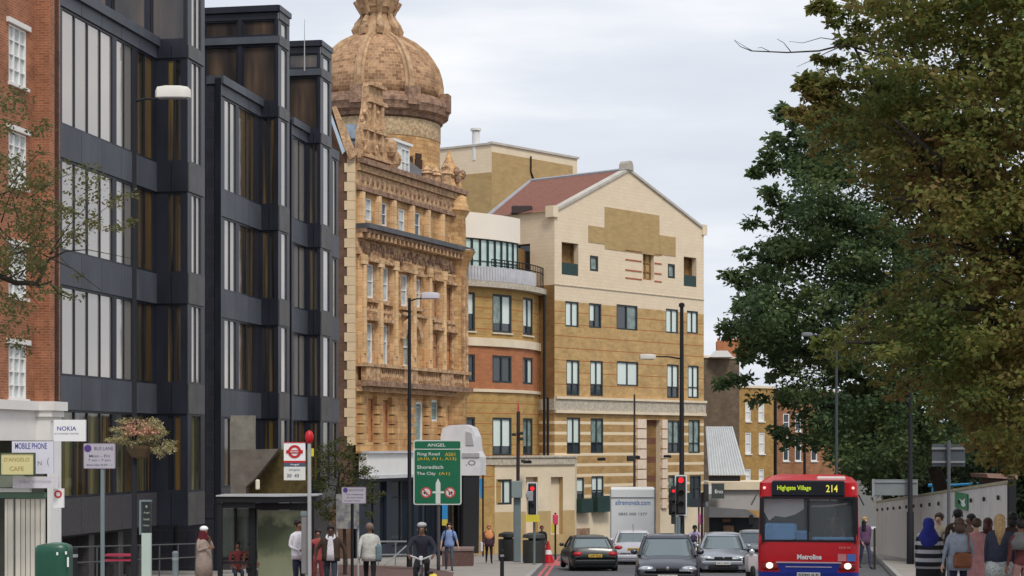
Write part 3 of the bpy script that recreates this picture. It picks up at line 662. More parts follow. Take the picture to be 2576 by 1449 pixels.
# big gable rising over the near end, with scrolled side
b = MB(); sh = [(905, 410), (908, 330), (916, 300), (922, 262), (923, 246), (924, 216), (928, 207), (958, 207), (960, 262), (963, 300), (966, 350), (976, 372), (987, 398), (997, 432)]
pp = [D.pt(D.t(x), D.z(x, y), .1) for x, y in sh]; b.prism(pp, (-D.n.x*.4, -D.n.y*.4, 0)); b.build('gable', terra_o, db)
b = MB()
for (xa, xb, ya, yb, o) in ((919, 963, 246, 256, .3), (922, 961, 206, 214, .3), (908, 967, 318, 326, .28), (905, 976, 385, 393, .3), (930, 935, 256, 384, .25), (950, 956, 256, 384, .25), (914, 919, 322, 384, .22)):
    D.box(b, D.t(xa), D.t(xb), D.z(xa, yb), D.z(xa, ya), .101, o)
for k in range(26): x = random.uniform(903, 960); y = random.uniform(262, 400); b.ell(D.pt(D.t(x), D.z(x, y), .14), (.12, .12, .16), 6, 4)
b.build('gable_carving', terra_o, db)
b = MB(); b.ell(D.pt(D.t(973), D.z(973, 372), .1), (.5, .3, .5), 10, 6); b.ell(D.pt(D.t(985), D.z(985, 402), .1), (.45, .3, .5), 10, 6); b.build('gable_scroll', terra_o, db)
# little roof light beside the gable and white dormer
b = MB(); b.prism([P(868, 312, 99), P(905, 312, 99), P(908, 348, 99), P(880, 348, 99)], (0, 1, 0)); b.build('roof_light', glassm('roof_light_glass', (.25, .32, .4), 1.8, .1, var=.4), db)
b = MB(); a0, a1 = D.t(986), D.t(1028); zt, zb2 = D.z(1000, 360), D.z(1000, 438)
D.box(b, a0, a1, zb2-.2, zt, -1.6, .02); D.box(b, a0-.15, a1+.15, zt+.002, zt+.14, -1.8, .2); b.build('dormer', whitew, db)
D.window(db, a0+(a1-a0)*.45, a1-.1, zb2, zt-.2, whitew, pg, 2, (.5,), .07, .03, name='dormer_window')
b = MB(); e = Fac((D.pt(a0, 0, -1.6).x, D.pt(a0, 0, -1.6).y), (D.pt(a0, 0, .02).x, D.pt(a0, 0, .02).y)); 
e.box(b, .2, e.L-.2, zb2+.9, zt-.2, .003, .03); b.build('dormer_side_panel', lead, db)
# dome
DC = Vector(((950-CX)/FP*112, 112, 0)); kx = 112/FP
zy = lambda y: (HY-y)*kx
def pr(l): return [(r*kx, zy(y)) for r, y in l]
b = MB(); b.lathe(DC, pr([(156, 470), (157, 400), (157, 318)]), 48, uvr=3.6); b.build('dome_drum', patch_b if False else terra, db, smooth=True)
b = MB(); b.lathe(DC, pr([(158.2, 362), (158.6, 360), (158.6, 320), (157.5, 318)]), 48); b.build('drum_mosaic_band', mat('drum_mosaic', (.66, .52, .32), .9, var=.5, scale=5.5, c2=(.24, .14, .075)), db, smooth=True)
b = MB(); b.lathe(DC, pr([(150, 318), (164, 314), (166, 306), (178, 300), (180, 288), (184, 282), (182, 270), (170, 266), (167, 258), (150, 257)]), 48); b.build('dome_cornice', terra_d, db, smooth=True)
dp = [(161, 257), (161, 232), (157, 208), (149.5, 185), (136, 162), (119, 139), (92, 116), (70, 104), (54, 96)]
b = MB(); b.lathe(DC, pr(dp), 64, uvr=3.2); b.build('dome', dome_m, db, smooth='all')
for k in range(8):
    a = math.radians(-90+33+45*k); b = MB(); R = []
    for (r, y) in dp:
        rr = r*kx; c = DC+Vector((rr*math.cos(a), rr*math.sin(a), zy(y))); tg = Vector((-math.sin(a), math.cos(a), 0)); ou = Vector((math.cos(a), math.sin(a), .3)).normalized(); wd = .16
        R.append([c-tg*wd*1.9-ou*.05, c-tg*wd*1.8+ou*.07, c-tg*wd*.9+ou*.09, c-tg*wd*.7+ou*.24, c+tg*wd*.7+ou*.24, c+tg*wd*.9+ou*.09, c+tg*wd*1.8+ou*.07, c+tg*wd*1.9-ou*.05])
    b.rings(R); b.build('dome_rib', rib_m, db)
    b = MB(); b.box(DC+Vector((4.2*math.cos(a), 4.2*math.sin(a), zy(268))), (.5, .8, 1.05), a); b.build('rib_block', terra_d, db)
b = MB(); b.lathe(DC, pr([(55, 98), (52, 92), (50, 74), (42, 60), (34, 46), (33, 40), (38, 36), (40, 28), (46, 24), (47, 14), (52, 6), (55, 0), (50, -12), (40, -30), (20, -60), (4, -90)]), 16, uvr=1.1); b.build('lantern', rib_m, db, smooth=True)
for k in range(8):
    a = math.radians(-90+33+45*k+22.5); b = MB(); q = lambda r, y: DC+Vector((r*kx*math.cos(a), r*kx*math.sin(a), zy(y)))
    b.tube([q(54, 94), q(56, 80), q(50, 66), q(40, 50), q(38, 38), q(46, 22), q(54, 6)], [.2, .26, .24, .2, .17, .2, .22], 6); b.build('lantern_scroll', rib_m, db, smooth=True)
    b = MB(); b.ell(q(49, 76), (.2, .2, .24), 8, 6); b.ell(q(47, 20), (.16, .16, .16), 8, 6); b.build('lantern_boss', terra_d, db)
# small square openings in the drum
for (x, y, w2, h2) in ((1078, 388, .42, .3), (1079, 408, .5, .55), (1040, 402, .3, .5)):
    p = P(x, y, 108.6); r_ = Vector((p.x-DC.x, p.y-DC.y)); r_ = r_.normalized()*3.76; b = MB(); b.box((DC.x+r_.x, DC.y+r_.y, p.z), (.12, w2, h2), math.atan2(r_.y, r_.x)); b.build('drum_opening', mat('deep_opening', (.06, .035, .025), .9, var=0), db)
# shopfront under the terracotta
b = MB(); D.box(b, .35, D.L-1.6, -1.56, -.43, .0, .45); b.build('shop_fascia', whitew, db)
b = MB(); D.box(b, .3, D.L-1.6, -.42, -.3, .0, .6); D.box(b, .35, D.L-1.6, -1.72, -1.57, .0, .52); b.build('fascia_moulding', mat('pale_grey_paint', (.55, .55, .58), .6, var=.08), db)
b = MB(); D.wall(b, zg-1, -1.57, [(1.0, 3.6, -5.2, -1.9), (4.2, 7.0, -5.4, -1.9), (7.6, 10.2, -5.6, -1.9)], .3); b.build('shopfront', mat('navy_shopfront', (.020, .028, .045), .4, var=.2), db)
for o_ in [(1.0, 3.6, -5.2, -1.9), (4.2, 7.0, -5.4, -1.9), (7.6, 10.2, -5.6, -1.9)]: D.window(db, *o_, black, glassm('shop_glass', (.02, .028, .04), 1.6, .05), 2, (.75,), .06, -.2)
for t_ in (10.7, 12.4):
    b = MB(); c = D.pt(t_, 0, .3); b.lathe((c.x, c.y, 0), [(.42, zg-.3), (.42, zg+.9), (.34, zg+1.0), (.34, -1.9), (.42, -1.6)], 16); b.build('polished_column', mat('polished_black_granite', (.02, .021, .025), .18, var=.3, scale=20, spec=.6), db, smooth=True)
# white arched corner head over the bank door
b = MB(); ya = 104.2; pts = [(1108, 1196), (1108, 1100), (1112, 1078), (1130, 1070), (1168, 1068), (1186, 1076), (1196, 1098), (1200, 1135), (1208, 1150), (1208, 1196)]
b.prism([P(x, y, ya) for x, y in pts], (.3, 1.6, 0)); b.build('arched_corner_head', mat('white_glazed_stone', (.70, .69, .72), .5, var=.1), db)
b = MB(); b.prism([P(x, y, ya-.08) for x, y in ((1160, 1140), (1206, 1140), (1206, 1150), (1160, 1150))], (0, .3, 0)); b.prism([P(x, y, ya-.06) for x, y in ((1172, 1085), (1186, 1090), (1192, 1120), (1172, 1120))], (0, .1, 0)); b.build('corner_head_moulding', mat('mid_grey_moulding', (.40, .39, .42), .6, var=.1), db)  # mouldings in a plain mid grey
text(db, '.O', P(1184, 1164, ya-.01), .55, .3, R_, U_, gcol, depth=.01)
b = MB(); b.prism([P(x, y, ya+.1) for x, y in ((1166, 1197), (1206, 1197), (1204, 1392), (1166, 1392))], (0, .8, 0)); b.build('corner_pier', MATS['polished_black_granite'], db)
# blue banner in the shop window
bn = thing('hanging_banner', 'bright blue banner with yellow lower end hanging by the black columns', 'banner', P(1120, 1330, 99.5))
b = MB(); b.prism([P(1112, 1270, 99.5), P(1126, 1270, 99.5), P(1126, 1306, 99.5), P(1112, 1306, 99.5)], (0, .04, 0)); b.build('cloth', mat('banner_blue', (.03, .25, .55), .6, var=0), bn)
b = MB(); b.prism([P(1112, 1306.5, 99.5), P(1126, 1306.5, 99.5), P(1126, 1322, 99.5), P(1112, 1322, 99.5)], (0, .04, 0)); b.build('lower_cloth', mat('banner_yellow', (.6, .5, .08), .6, var=0), bn)
b2 = thing('blue_flag_board', 'small blue board on a thin dark pole at the corner of the bank', 'sign', XG(1213, 101))
b = MB(); b.prism([P(1206, 1205, 101), P(1213, 1202, 101), P(1214, 1256, 101), P(1208, 1252, 101)], (0, .05, 0)); b.build('board', MATS['banner_blue'], b2)
b = MB(); b.tube([XG(1215, 101), P(1215, 1195, 101)], .05, 6); b.build('pole', poleb, b2)
# ------------------------------------------------------------------ gabled cream and ochre office building
gb = thing('gabled_office_building', 'cream and ochre brick office building with a wide gable, red tiled roof and rounded bay', 'building', (8, 121, gz(121)))
G = Fac((2.62, 115), (13.1, 127.5)); zgb = gz(121)-1.6
apex_t = G.t(1580); zL, zR, zA = 14.45, 14.75, G.z(1580, 428)
def gtop(t): return zL+(zA-zL)*t/apex_t if t < apex_t else zA+(zR-zA)*(t-apex_t)/(G.L-apex_t)
GR = lambda q: G.rect(*q)
wA = [(1422, 1456, 757, 821), (1482, 1513, 762, 824), (1551, 1604, 765, 828), (1675, 1706, 776, 837), (1728, 1756, 781, 838)]
wB = [(1425, 1458, 905, 995), (1485, 1517, 907, 996), (1552, 1606, 908, 970), (1678, 1708, 916, 1001), (1731, 1758, 919, 1001)]
wC = [(1426, 1460, 1050, 1142), (1486, 1518, 1052, 1140), (1680, 1710, 1057, 1140), (1732, 1761, 1056, 1140)]
wD = [(1450, 1470, 1202, 1290), (1488, 1519, 1198, 1288), (1682, 1712, 1196, 1280), (1735, 1764, 1196, 1276)]
logg = [(1413, 1455, 608, 690), (1720, 1752, 645, 719)]; sq = [(1484, 1505, 642, 681), (1680, 1698, 663, 699)]; cen = (1617, 1645, 632, 703)
door = (1624, 1661, 1056, 1345)
ops = [GR(q) for q in wA+wB+wC+wD+sq+logg+[cen]]
dq = list(GR(door)); dq[2] = zgb+.3; ops.append(tuple(dq))
zc1 = G.z(1395, 755); zb1, zb0 = G.z(1395, 1003), G.z(1395, 1032); zpl = -4.2
def zone(t, z):
    if z > zc1: return 0
    if z > zb0: return 1
    return 2 if z > zpl else 3
b = MB(); G.wall(b, zgb, zL, ops, .35, zone=zone, cuts_z=(zc1, zb0, zpl), cuts_t=(apex_t,))
b.mi = 0; b.add([G.pt(0, zL), G.pt(G.L, zL), G.pt(G.L, zR), G.pt(apex_t, zA)], [(0, 1, 2, 3)], [(0, zL), (G.L, zL), (G.L, zR), (apex_t, zA)])
b.build('wall', [cream, stock, striped, cream_p], gb)
for i, q in enumerate(wA): G.window(gb, *GR(q), wframe, [[blind], [blind, gdark], [gdark, ggreen], [blind], [blind]][i], 2, (), .10, -.1, lower=[None, gdark, None, None, None][i], low=.3, sill=cream_p if False else None)
for i, q in enumerate(wB): G.window(gb, *GR(q), wframe, blind, 2, (.33,) if i != 2 else (), .10, -.1, lower=None if i == 2 else (gdark if i != 4 else blind), low=.33)
for i, q in enumerate(wC): G.window(gb, *GR(q), wframe, [blind, ggreen, ggreen, ggreen][i], 2, (.3,), .10, -.1, lower=gdark if i != 3 else ggreen, low=.3)
for i, q in enumerate(wD): G.window(gb, *GR(q), wframe, [blind, blind, ggreen, gdark][i], 1 if i in (0,) else 2, (.6,), .10, -.1, lower=gdark, low=.55)
for q in sq: G.window(gb, *GR(q), wframe, ggreen, 1, (), .14, -.08)
for q in logg:
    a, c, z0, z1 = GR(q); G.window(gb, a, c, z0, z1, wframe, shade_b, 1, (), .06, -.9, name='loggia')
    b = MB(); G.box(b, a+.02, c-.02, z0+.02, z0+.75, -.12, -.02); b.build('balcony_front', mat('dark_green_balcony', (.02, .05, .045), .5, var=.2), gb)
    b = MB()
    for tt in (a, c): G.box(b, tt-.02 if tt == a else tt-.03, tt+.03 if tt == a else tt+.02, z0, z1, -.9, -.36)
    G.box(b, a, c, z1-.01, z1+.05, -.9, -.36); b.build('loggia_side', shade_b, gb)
a, c, z0, z1 = GR(cen); G.window(gb, a, c, z0, z1, shade_b, patch_b, 2, (.3, .62), .12, -.3, name='centre_grille_window')
a, c, z0, z1 = dq[0], dq[1], dq[2], dq[3]
b = MB()
k = 0; zz = z0
while zz < z1-.05:
    h = min(.82 if k % 2 == 0 else .42, z1-zz); b.mi = k % 2; G.box(b, a, c, zz, zz+h, -.75, -.352); zz += h; k += 1
b.build('recess_wall', [shade_b, mat('brown_band', (.17, .075, .045), .85, var=.2)], gb)
b = MB(); e0, e1 = G.t(1600), G.t(1622)
zz = zpl; 
while zz < zb0-.6:
    for (ea, eb) in ((e0, e1), (G.t(1662), G.t(1675))):
        b = MB(); G.box(b, ea, eb, zz+.03, zz+.62, .002, .15); b.build('pale_pier_block', mat('pink_cream_stone', (.78, .63, .50), .8, var=.08), gb)
    zz += .66
# brown brick patches on the gable, stripes and bands
for (x0, x1, y0, y1) in ((1521, 1658, 520, 626), (1480, 1520.6, 567, 609), (1658.4, 1699, 591, 640)):
    b = MB(); ta, tb = G.t(x0), G.t(x1); G.box(b, ta, tb, G.z(x0, y1), G.z(x0, y0), .002, .03); b.build('ochre_brick_panel', patch_b, gb)
for (x0, x1) in ((1573, 1614), (1646, 1664)):
    for y in (628, 651, 677, 697): b = MB(); G.box(b, G.t(x0), G.t(x1), G.z(1573, y)-.09, G.z(1573, y), .002, .03); b.build('red_stripe', red_st, gb)
b = MB(); G.box(b, -.05, G.L+.05, zb0, zb1, .002, .14); b.build('stone_band', bandst, gb)
b = MB(); G.box(b, -.06, G.L+.06, zb1+.002, zb1+.16, .002, .24); G.box(b, -.06, G.L+.06, zb0-.16, zb0-.002, .002, .2); b.build('stone_band_moulding', cream_p, gb)
b = MB(); G.box(b, 0, G.L, G.z(1395, 716), G.z(1395, 714), .002, .05); b.build('thin_string_course', bandst, gb)
# gable coping and finial
b = MB()
for (ta, tb) in ((-.25, apex_t), (apex_t, G.L+.25)):
    za, zb_ = gtop(ta), gtop(tb); pts = [G.pt(ta, za-.05, .12), G.pt(tb, zb_-.05, .12), G.pt(tb, zb_+.12, .12), G.pt(ta, za+.12, .12)]
    b.prism(pts, (-G.n.x*.6, -G.n.y*.6, 0))
b.build('gable_coping', mat('grey_coping_stone', (.50, .47, .42), .8, var=.15), gb)
b = MB(); pts = [G.pt(apex_t+q, zA+zz, .2) for q, zz in ((-.36, 0), (-.28, .4), (-.14, .58), (.14, .58), (.28, .4), (.36, 0))]; b.prism(pts, (-G.n.x*.7, -G.n.y*.7, 0)); b.build('gable_finial', mat('grey_finial_stone', (.42, .39, .34), .85, var=.2), gb)
for tt, zz in ((0, zL), (G.L, zR)):
    b = MB(); G.box(b, tt-.28, tt+.22, zz-.4, zz+.3, -.5, .13); b.build('kneeler_stone', cream_p, gb)
# roof
bk = Vector((-G.n.x, -G.n.y))
def rp(t, z, s): p = G.pt(t, z, -s); return p
b = MB(); ro = [rp(-.2, zL+.02, .3), rp(apex_t, zA+.02, .3), rp(apex_t, zA+.02, 8.2), rp(-.2, zL-.02, 5.4)]
b.add(ro, [(0, 1, 2, 3)]); b.add([rp(apex_t, zA+.02, .3), rp(G.L+.2, zR+.02, .3), rp(G.L+.2, zR+.02, 8.2), rp(apex_t, zA+.02, 8.2)], [(0, 1, 2, 3)])
b.build('roof', tile, gb)
b = MB(); b.tube([rp(apex_t, zA+.05, .3), rp(apex_t, zA+.05, 8.2)], .12, 6); b.tube([rp(apex_t, zA, 8.2), rp(-.2, zL, 5.4), rp(-1.6, zL-.6, 5.6)], .13, 6); b.build('ridge_and_verge', mat('grey_lead_flashing', (.33, .34, .37), .6, var=.1), gb)
b = MB(); b.cbox(rp(.35, zL+.28, 2.9), (1.3, 1.0, .5), .05); b.build('roof_vent', mat('dark_vent', (.05, .035, .035), .6, var=.2), gb)
# back block of the gable building
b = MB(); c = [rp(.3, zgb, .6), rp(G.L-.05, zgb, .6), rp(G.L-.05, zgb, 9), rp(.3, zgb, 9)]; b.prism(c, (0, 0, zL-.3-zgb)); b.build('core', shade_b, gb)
# left return wall (shade put into its brown brick), upper cream / lower brown
S0 = rp(0, 0, 5.6); Rw = Fac((S0.x, S0.y), (G.p0.x, G.p0.y))
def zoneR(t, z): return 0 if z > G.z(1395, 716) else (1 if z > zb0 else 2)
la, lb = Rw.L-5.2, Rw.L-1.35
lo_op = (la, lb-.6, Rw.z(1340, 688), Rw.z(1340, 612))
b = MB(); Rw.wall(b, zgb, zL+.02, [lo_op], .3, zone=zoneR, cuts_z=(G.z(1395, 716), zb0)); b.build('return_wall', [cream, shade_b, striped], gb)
Rw.window(gb, *lo_op, wframe, [gdark, ggreen], 3, (), .08, -.25, name='loggia_glazing')
b = MB(); Rw.box(b, Rw.L-4, Rw.L+.1, zb0, zb1, .002, .14); b.build('stone_band', bandst, gb)
# rounded bay
A_ = Vector((-3.1, 108.6)); B_ = Vector((1.72, 115.9)); ch = (B_-A_); Lc = ch.length; dn = Vector((ch.y, -ch.x))/Lc; BUL = .95
def arcp(u, off=0): p = A_+ch*u+dn*(BUL*4*u*(1-u)+off); return p
def u_of(x, off=0):
    lo, hi = -.1, 1.1
    for _ in range(50):
        m = (lo+hi)/2; p = arcp(m, off)
        if p.x/p.y*FP+CX < x: lo = m
        else: hi = m
    return (lo+hi)/2
segx = [1152, 1162, 1196, 1238, 1288, 1315, 1341, 1358]
SP = [arcp(u_of(x)) for x in segx]; SF = [Fac((SP[i].x, SP[i].y), (SP[i+1].x, SP[i+1].y)) for i in range(len(SP)-1)]
def yb(x, y0): return y0   # rows
rowsb = [(738, 835), (893, 962), (1050, 1146)]
zr = lambda y, f: f.z((CX+FP*f.p0.x/f.p0.y)+.01, y)
zb_top = (HY-722)/FP*110; zcb1, zcb0 = (HY-850)/FP*110, (HY-872)/FP*110; zrd0 = (HY-982)/FP*110
def zoneB(t, z):
    if z > zcb1: return 0
    if z > zcb0: return 1
    return 2 if z > zrd0 else 0
U0 = 0
wallb = MB()
for i, f_ in enumerate(SF):
    ops = []
    if i in (1, 3, 5):
        for r, (ya, y_b) in enumerate(rowsb):
            z0 = (HY-y_b)/FP*110; z1 = (HY-ya)/FP*110; ops.append((.03, f_.L-.03, z0, z1, r))
    f_.wall(wallb, zgb, zb_top, ops, .3, zone=zoneB, cuts_z=(zcb1, zcb0, zrd0))
    for o_ in ops:
        r = o_[4]; key = (i, r)
        pm = {(1, 0): blind, (3, 0): [ggreen, blind], (5, 0): blind, (1, 1): gdark, (3, 1): [gdark, gdark, ggreen], (5, 1): [gdark, blind], (1, 2): gdark, (3, 2): blind, (5, 2): ggreen}[key]
        f_.window(gb, *o_[:4], wframe, pm, 1 if i == 1 else 2, (), .12, -.1, lower=gdark if r != 1 else None, low=.45 if i == 1 else .25, sill=cream_p if r == 0 else None)
wallb.build('bay_wall', [brick('bay_brick', (.52, .33, .115), (.43, .26, .09), (.5, .38, .2), .45, .15, stripe=(.62, .05, (.40, .13, .05), -3, 9), blot=.2), cream_p, redzone], gb)
def arcband(name, z0, z1, o0, o1, m, x0=1158, x1=1362, n=14):
    b = MB(); u0, u1 = u_of(x0), u_of(x1); R = []
    for k in range(n+1):
        u = u0+(u1-u0)*k/n; a = arcp(u, o0); c = arcp(u, o1); R.append([Vector((a.x, a.y, z0)), Vector((c.x, c.y, z0)), Vector((c.x, c.y, z1)), Vector((a.x, a.y, z1))])
    b.rings(R); return b.build(name, m, gb)
arcband('stone_band', zcb0+.02, zcb1-.02, .01, .12, cream_p); arcband('thin_stone_band', zrd0-.1, zrd0+.08, .01, .1, cream_p)
arcband('bay_cornice', zb_top-.05, zb_top+.28, -1.5, .55, bandst, 1150, 1392)
arcband('balcony_parapet', zb_top+.29, zb_top+1.15, .2, .42, capst, 1150, 1326)
b = MB()
for k in range(30):
    u = u_of(1156)+(u_of(1330)-u_of(1156))*k/29; p = arcp(u, .43); b.lathe((p.x, p.y, zb_top+.32), [(.07, 0), (.09, .3), (.07, .78)], 6)
b.build('scalloped_parapet_shells', mat('pale_grey_stone', (.55, .55, .58), .85, var=.15), gb)
# glazed upper storey, set back a little, and pale drum above
zg0, zg1 = zb_top+.9, (HY-604)/FP*110.5
for k in range(9):
    u0, u1 = [u_of(1150)+(u_of(1311)-u_of(1150))*j/9 for j in (k, k+1)]; a, c = arcp(u0, -.25), arcp(u1, -.25)
    f_ = Fac((a.x, a.y), (c.x, c.y)); f_.window(gb, .02, f_.L-.02, zg0-.3, zg1, wframe, glassm('pale_green_glass', (.52, .66, .62), 1.5, .1, var=.15), 1, (.42,), .05, -.02, name='curved_glazing')
arcband('pale_drum_wall', zg1+.01, (HY-540)/FP*110.5, -2.5, -.1, pale_wall, 1150, 1312)
arcband('upper_back_wall', zb_top+.2, zg1, -1.7, -1.1, shade_b, 1150, 1380)
b = MB(); u0, u1 = u_of(1226), u_of(1372)
for h in (zb_top+1.6, zb_top+1.25):
    b.tube([Vector((*arcp(u0+(u1-u0)*k/8, .3), h)) for k in range(9)], .035, 5)
for k in range(22):
    p = arcp(u0+(u1-u0)*k/21, .3); b.tube([(p.x, p.y, zb_top+.4), (p.x, p.y, zb_top+1.6)], .025, 4)
b.build('balcony_railing', poleb, gb)
# down pipes
for x, ya, yb_ in ((1369, 740, 1150), (1378, 1000, 1150)):
    b = MB(); b.tube([P(x, ya, 114.6), P(x, yb_, 114.6)], .09, 6); b.build('down_pipe', black, gb)
# brick front of recess between bay and gable
# projecting stone entrance storey
E0, E1 = Vector(((1204-CX)/FP*109.6, 109.6)), Vector(((1446-CX)/FP*114.2, 114.2)); E = Fac(E0, E1)
er = lambda x0, x1, y0, y1: E.rect(x0, x1, y0, y1)
eo = [er(1248, 1288, 1206, 1270), er(1323, 1353, 1200, 1345), er(1386, 1416, 1200, 1345)]
zE = E.z(1204, 1152); zpE = E.z(1204, 1290)
b = MB(); E.wall(b, zgb, zE, eo, .4, zone=lambda t, z: 0 if z > zpE else 1, cuts_z=(zpE,)); b.build('entrance_wall', [cream_p, base_b], gb)
E.window(gb, *eo[0], wframe, blind, 2, (), .12, -.12)
for o_ in eo[1:]: E.window(gb, *o_, base_b, mat('recess_buff', (.22, .15, .075), .85, var=.2), 1, (), .05, -.45, name='doorway')
b = MB(); E.box(b, -.05, E.L+.05, zE+.003, zE+.12, -2.5, .2); E.box(b, -.05, E.L+.05, zE-.42, zE-.02, .002, .12); b.build('entrance_cornice', bandst, gb)
b = MB(); e = Fac(E1, (E1.x-.8, E1.y+3)); c = [E0, E1, (E1.x+.3, E1.y+3), (E0.x, E0.y+6)]; b.prism([Vector((p[0]+(0.05 if i in (0,) else 0), p[1]+.45, zgb)) for i, p in enumerate(c)], (0, 0, zE-.05-zgb)); b.build('entrance_core', cream_p, gb)
for x, y, Y_ in ((1205, 1163, 109), (1327, 1162, 111), (1513, 1155, 115), (1600, 1150, 118), (1679, 1148, 122)):
    b = MB(); c = P(x, y, Y_-.3); b.cbox(c, (.5, .35, .18), .04); b.tube([c, c+Vector((.1, .5, .1))], .03, 5); b.build('flood_lamp', poleb, gb)
b = MB(); G.box(b, G.t(1447), G.t(1480), G.z(1447, 1345), G.z(1447, 1330), .002, .12); b.build('plaque', terra_d, gb)
for i, (xa, xb, ya, yb_) in enumerate(((1446, 1474, 1255, 1290), (1486, 1524, 1248, 1288), (1690, 1722, 1240, 1275))):
    b = MB(); ta, tb = G.t(xa), G.t(xb); G.box(b, ta, tb, G.z(xa, yb_), G.z(xa, ya), .1, .55); b.build('window_balcony', MATS['dark_green_balcony'], gb)
# ------------------------------------------------------------------ taller ochre block behind
tb_ = thing('ochre_brick_block', 'plain ochre brick block with pale coping rising behind the red tiled roof', 'building', (1, 135, gz(135)))
K = Fac(((1237-CX)/FP*131, 131), ((1452-CX)/FP*138, 138)); K2 = Fac((-6.8, 134.5), (K.p0.x, K.p0.y))
zk = (HY-362)/FP*131; zk2 = (HY-422)/FP*131
def zn(t, z): return 0 if z < zk2 or False else 1
b = MB(); K.wall(b, 5, zk, zone=lambda t, z: 1 if (z > zk-.55 or t > K.L-.5) else 0, cuts_z=(zk-.55,), cuts_t=(K.L-.5,)); b.build('wall', [patch_b, cream_p], tb_)
b = MB(); K2.wall(b, 5, zk-.05, zone=lambda t, z: 1 if z > zk2-.3 else 0, cuts_z=(zk2-.3,)); b.build('side_wall', [patch_b, cream], tb_)
b = MB(); b.prism([Vector((K.p0.x, K.p0.y+.05, 5)), Vector((K.p1.x, K.p1.y+.05, 5)), Vector((K.p1.x-6, K.p1.y+8, 5)), Vector((K2.p0.x, K2.p0.y+8, 5)), Vector((K2.p0.x, K2.p0.y+.05, 5))], (0, 0, zk-.1-5)); b.build('core', patch_b, tb_)
b = MB(); K.box(b, -.1, K.L+.1, zk+.003, zk+.16, -.3, .12); K2.box(b, 0, K2.L, zk-.045, zk+.1, -.3, .1); b.build('coping', MATS['grey_coping_stone'], tb_)
b = MB(); c = P(1197, 404, 132); b.tube([c, c+Vector((0, 0, 2.05))], .27, 14); b.tube([c+Vector((0, 0, 2.1)), c+Vector((0, 0, 2.26))], .38, 14); b.build('flue', mat('white_metal_flue', (.72, .72, .72), .4, var=.06), tb_, smooth=True)
b = MB(); b.tube([K.pt(4.1, zk-.4, .08), K.pt(4.1, zk-1.5, .08), K.pt(4.6, zk-2.4, .08)], .06, 5); b.build('down_pipe', black, tb_)
# ------------------------------------------------------------------ buildings beyond, right
def simple_block(name, label, x0, x1, ytop, Y0, Y1, m, wins=(), wm=(whitew, pg), roofm=None, depth=8, parapet=cream_p):
    t = thing(name, label, 'building', ((x0+x1)/2/FP*Y0-CX/FP*Y0, Y0, gz(Y0)))
    f = Fac(((x0-CX)/FP*Y0, Y0), ((x1-CX)/FP*Y1, Y1)); zt = f.z(x0, ytop)
    ops = [f.rect(*q) for q in wins]
    b = MB(); f.wall(b, gz(Y0)-2, zt, ops, .25); b.build('wall', m, t)
    for o_ in ops: f.window(t, *o_, wm[0], wm[1], 1, (.5,), .1, -.1, sill=wm[0])
    b = MB(); b.prism([f.pt(0, gz(Y0)-2, -.4), f.pt(f.L, gz(Y0)-2, -.4), f.pt(f.L, gz(Y0)-2, -depth), f.pt(0, gz(Y0)-2, -depth)], (0, 0, zt-gz(Y0)+1.9)); b.build('core', m, t)
    b = MB(); f.box(b, -.05, f.L+.05, zt+.003, zt+.2, -.4, .12); b.build('coping', parapet, t)
    return t, f
bb1, f1 = simple_block('brown_brick_house', 'tall dark brown brick house with a blank side beyond the gabled building', 1768, 1860, 900, 150, 152, brick('sooty_brick', (.165, .12, .08), (.13, .095, .065), (.15, .12, .09), .45, .15))
for xa, xb, ya in ((1800, 1880, 862),):
    b = MB(); b.cbox(P(1842, 882, 153), (2.6, .9, 1.5), .03); b.build('chimney_stack', redzone, bb1)
    for k in range(7):
        b = MB(); b.lathe(P(1808+k*11, 866, 153), [(.13, 0), (.11, .5)], 8); b.build('chimney_pot', mat('red_clay_pot', (.42, .13, .07), .8, var=.2), bb1)
b = MB(); b.prism([P(1785, 898, 149.6), P(1800, 882, 149.6), P(1830, 882, 149.6), P(1845, 898, 149.6)], (0, 2, 0)); b.build('white_dormer', whitew, bb1)
bb2, f2 = simple_block('yellow_brick_house', 'yellow brick house with tall white sash windows left of the red bus', 1858, 1946, 975, 155, 158, brick('yellow_brick', (.46, .275, .085), (.38, .22, .07), (.42, .3, .16), .45, .15),
   [(1875, 1889, 1012, 1060), (1908, 1923, 1012, 1060), (1875, 1890, 1088, 1142), (1909, 1924, 1088, 1142), (1876, 1889, 1180, 1212), (1909, 1922, 1180, 1212)], (whitew, mat('white_blind', (.70, .70, .68), .5, var=.1)))
bb3, f3 = simple_block('red_brick_terrace', 'red-orange brick terrace showing between the trees above the bus roof', 1948, 2130, 985, 160, 165, brick('red_terrace_brick', (.36, .17, .085), (.29, .13, .065), (.4, .25, .15), .45, .15),
   [(1970, 1986, 1040, 1085), (2000, 2016, 1040, 1085), (1970, 1985, 1100, 1160), (2000, 2016, 1100, 1160), (2040, 2056, 1100, 1160)], (whitew, gdark))
for x in (1951, 2024):
    b = MB(); b.tube([P(x, 990, 159.5), P(x, 1215, 159.5)], .12, 6); b.build('down_pipe', black, bb3)
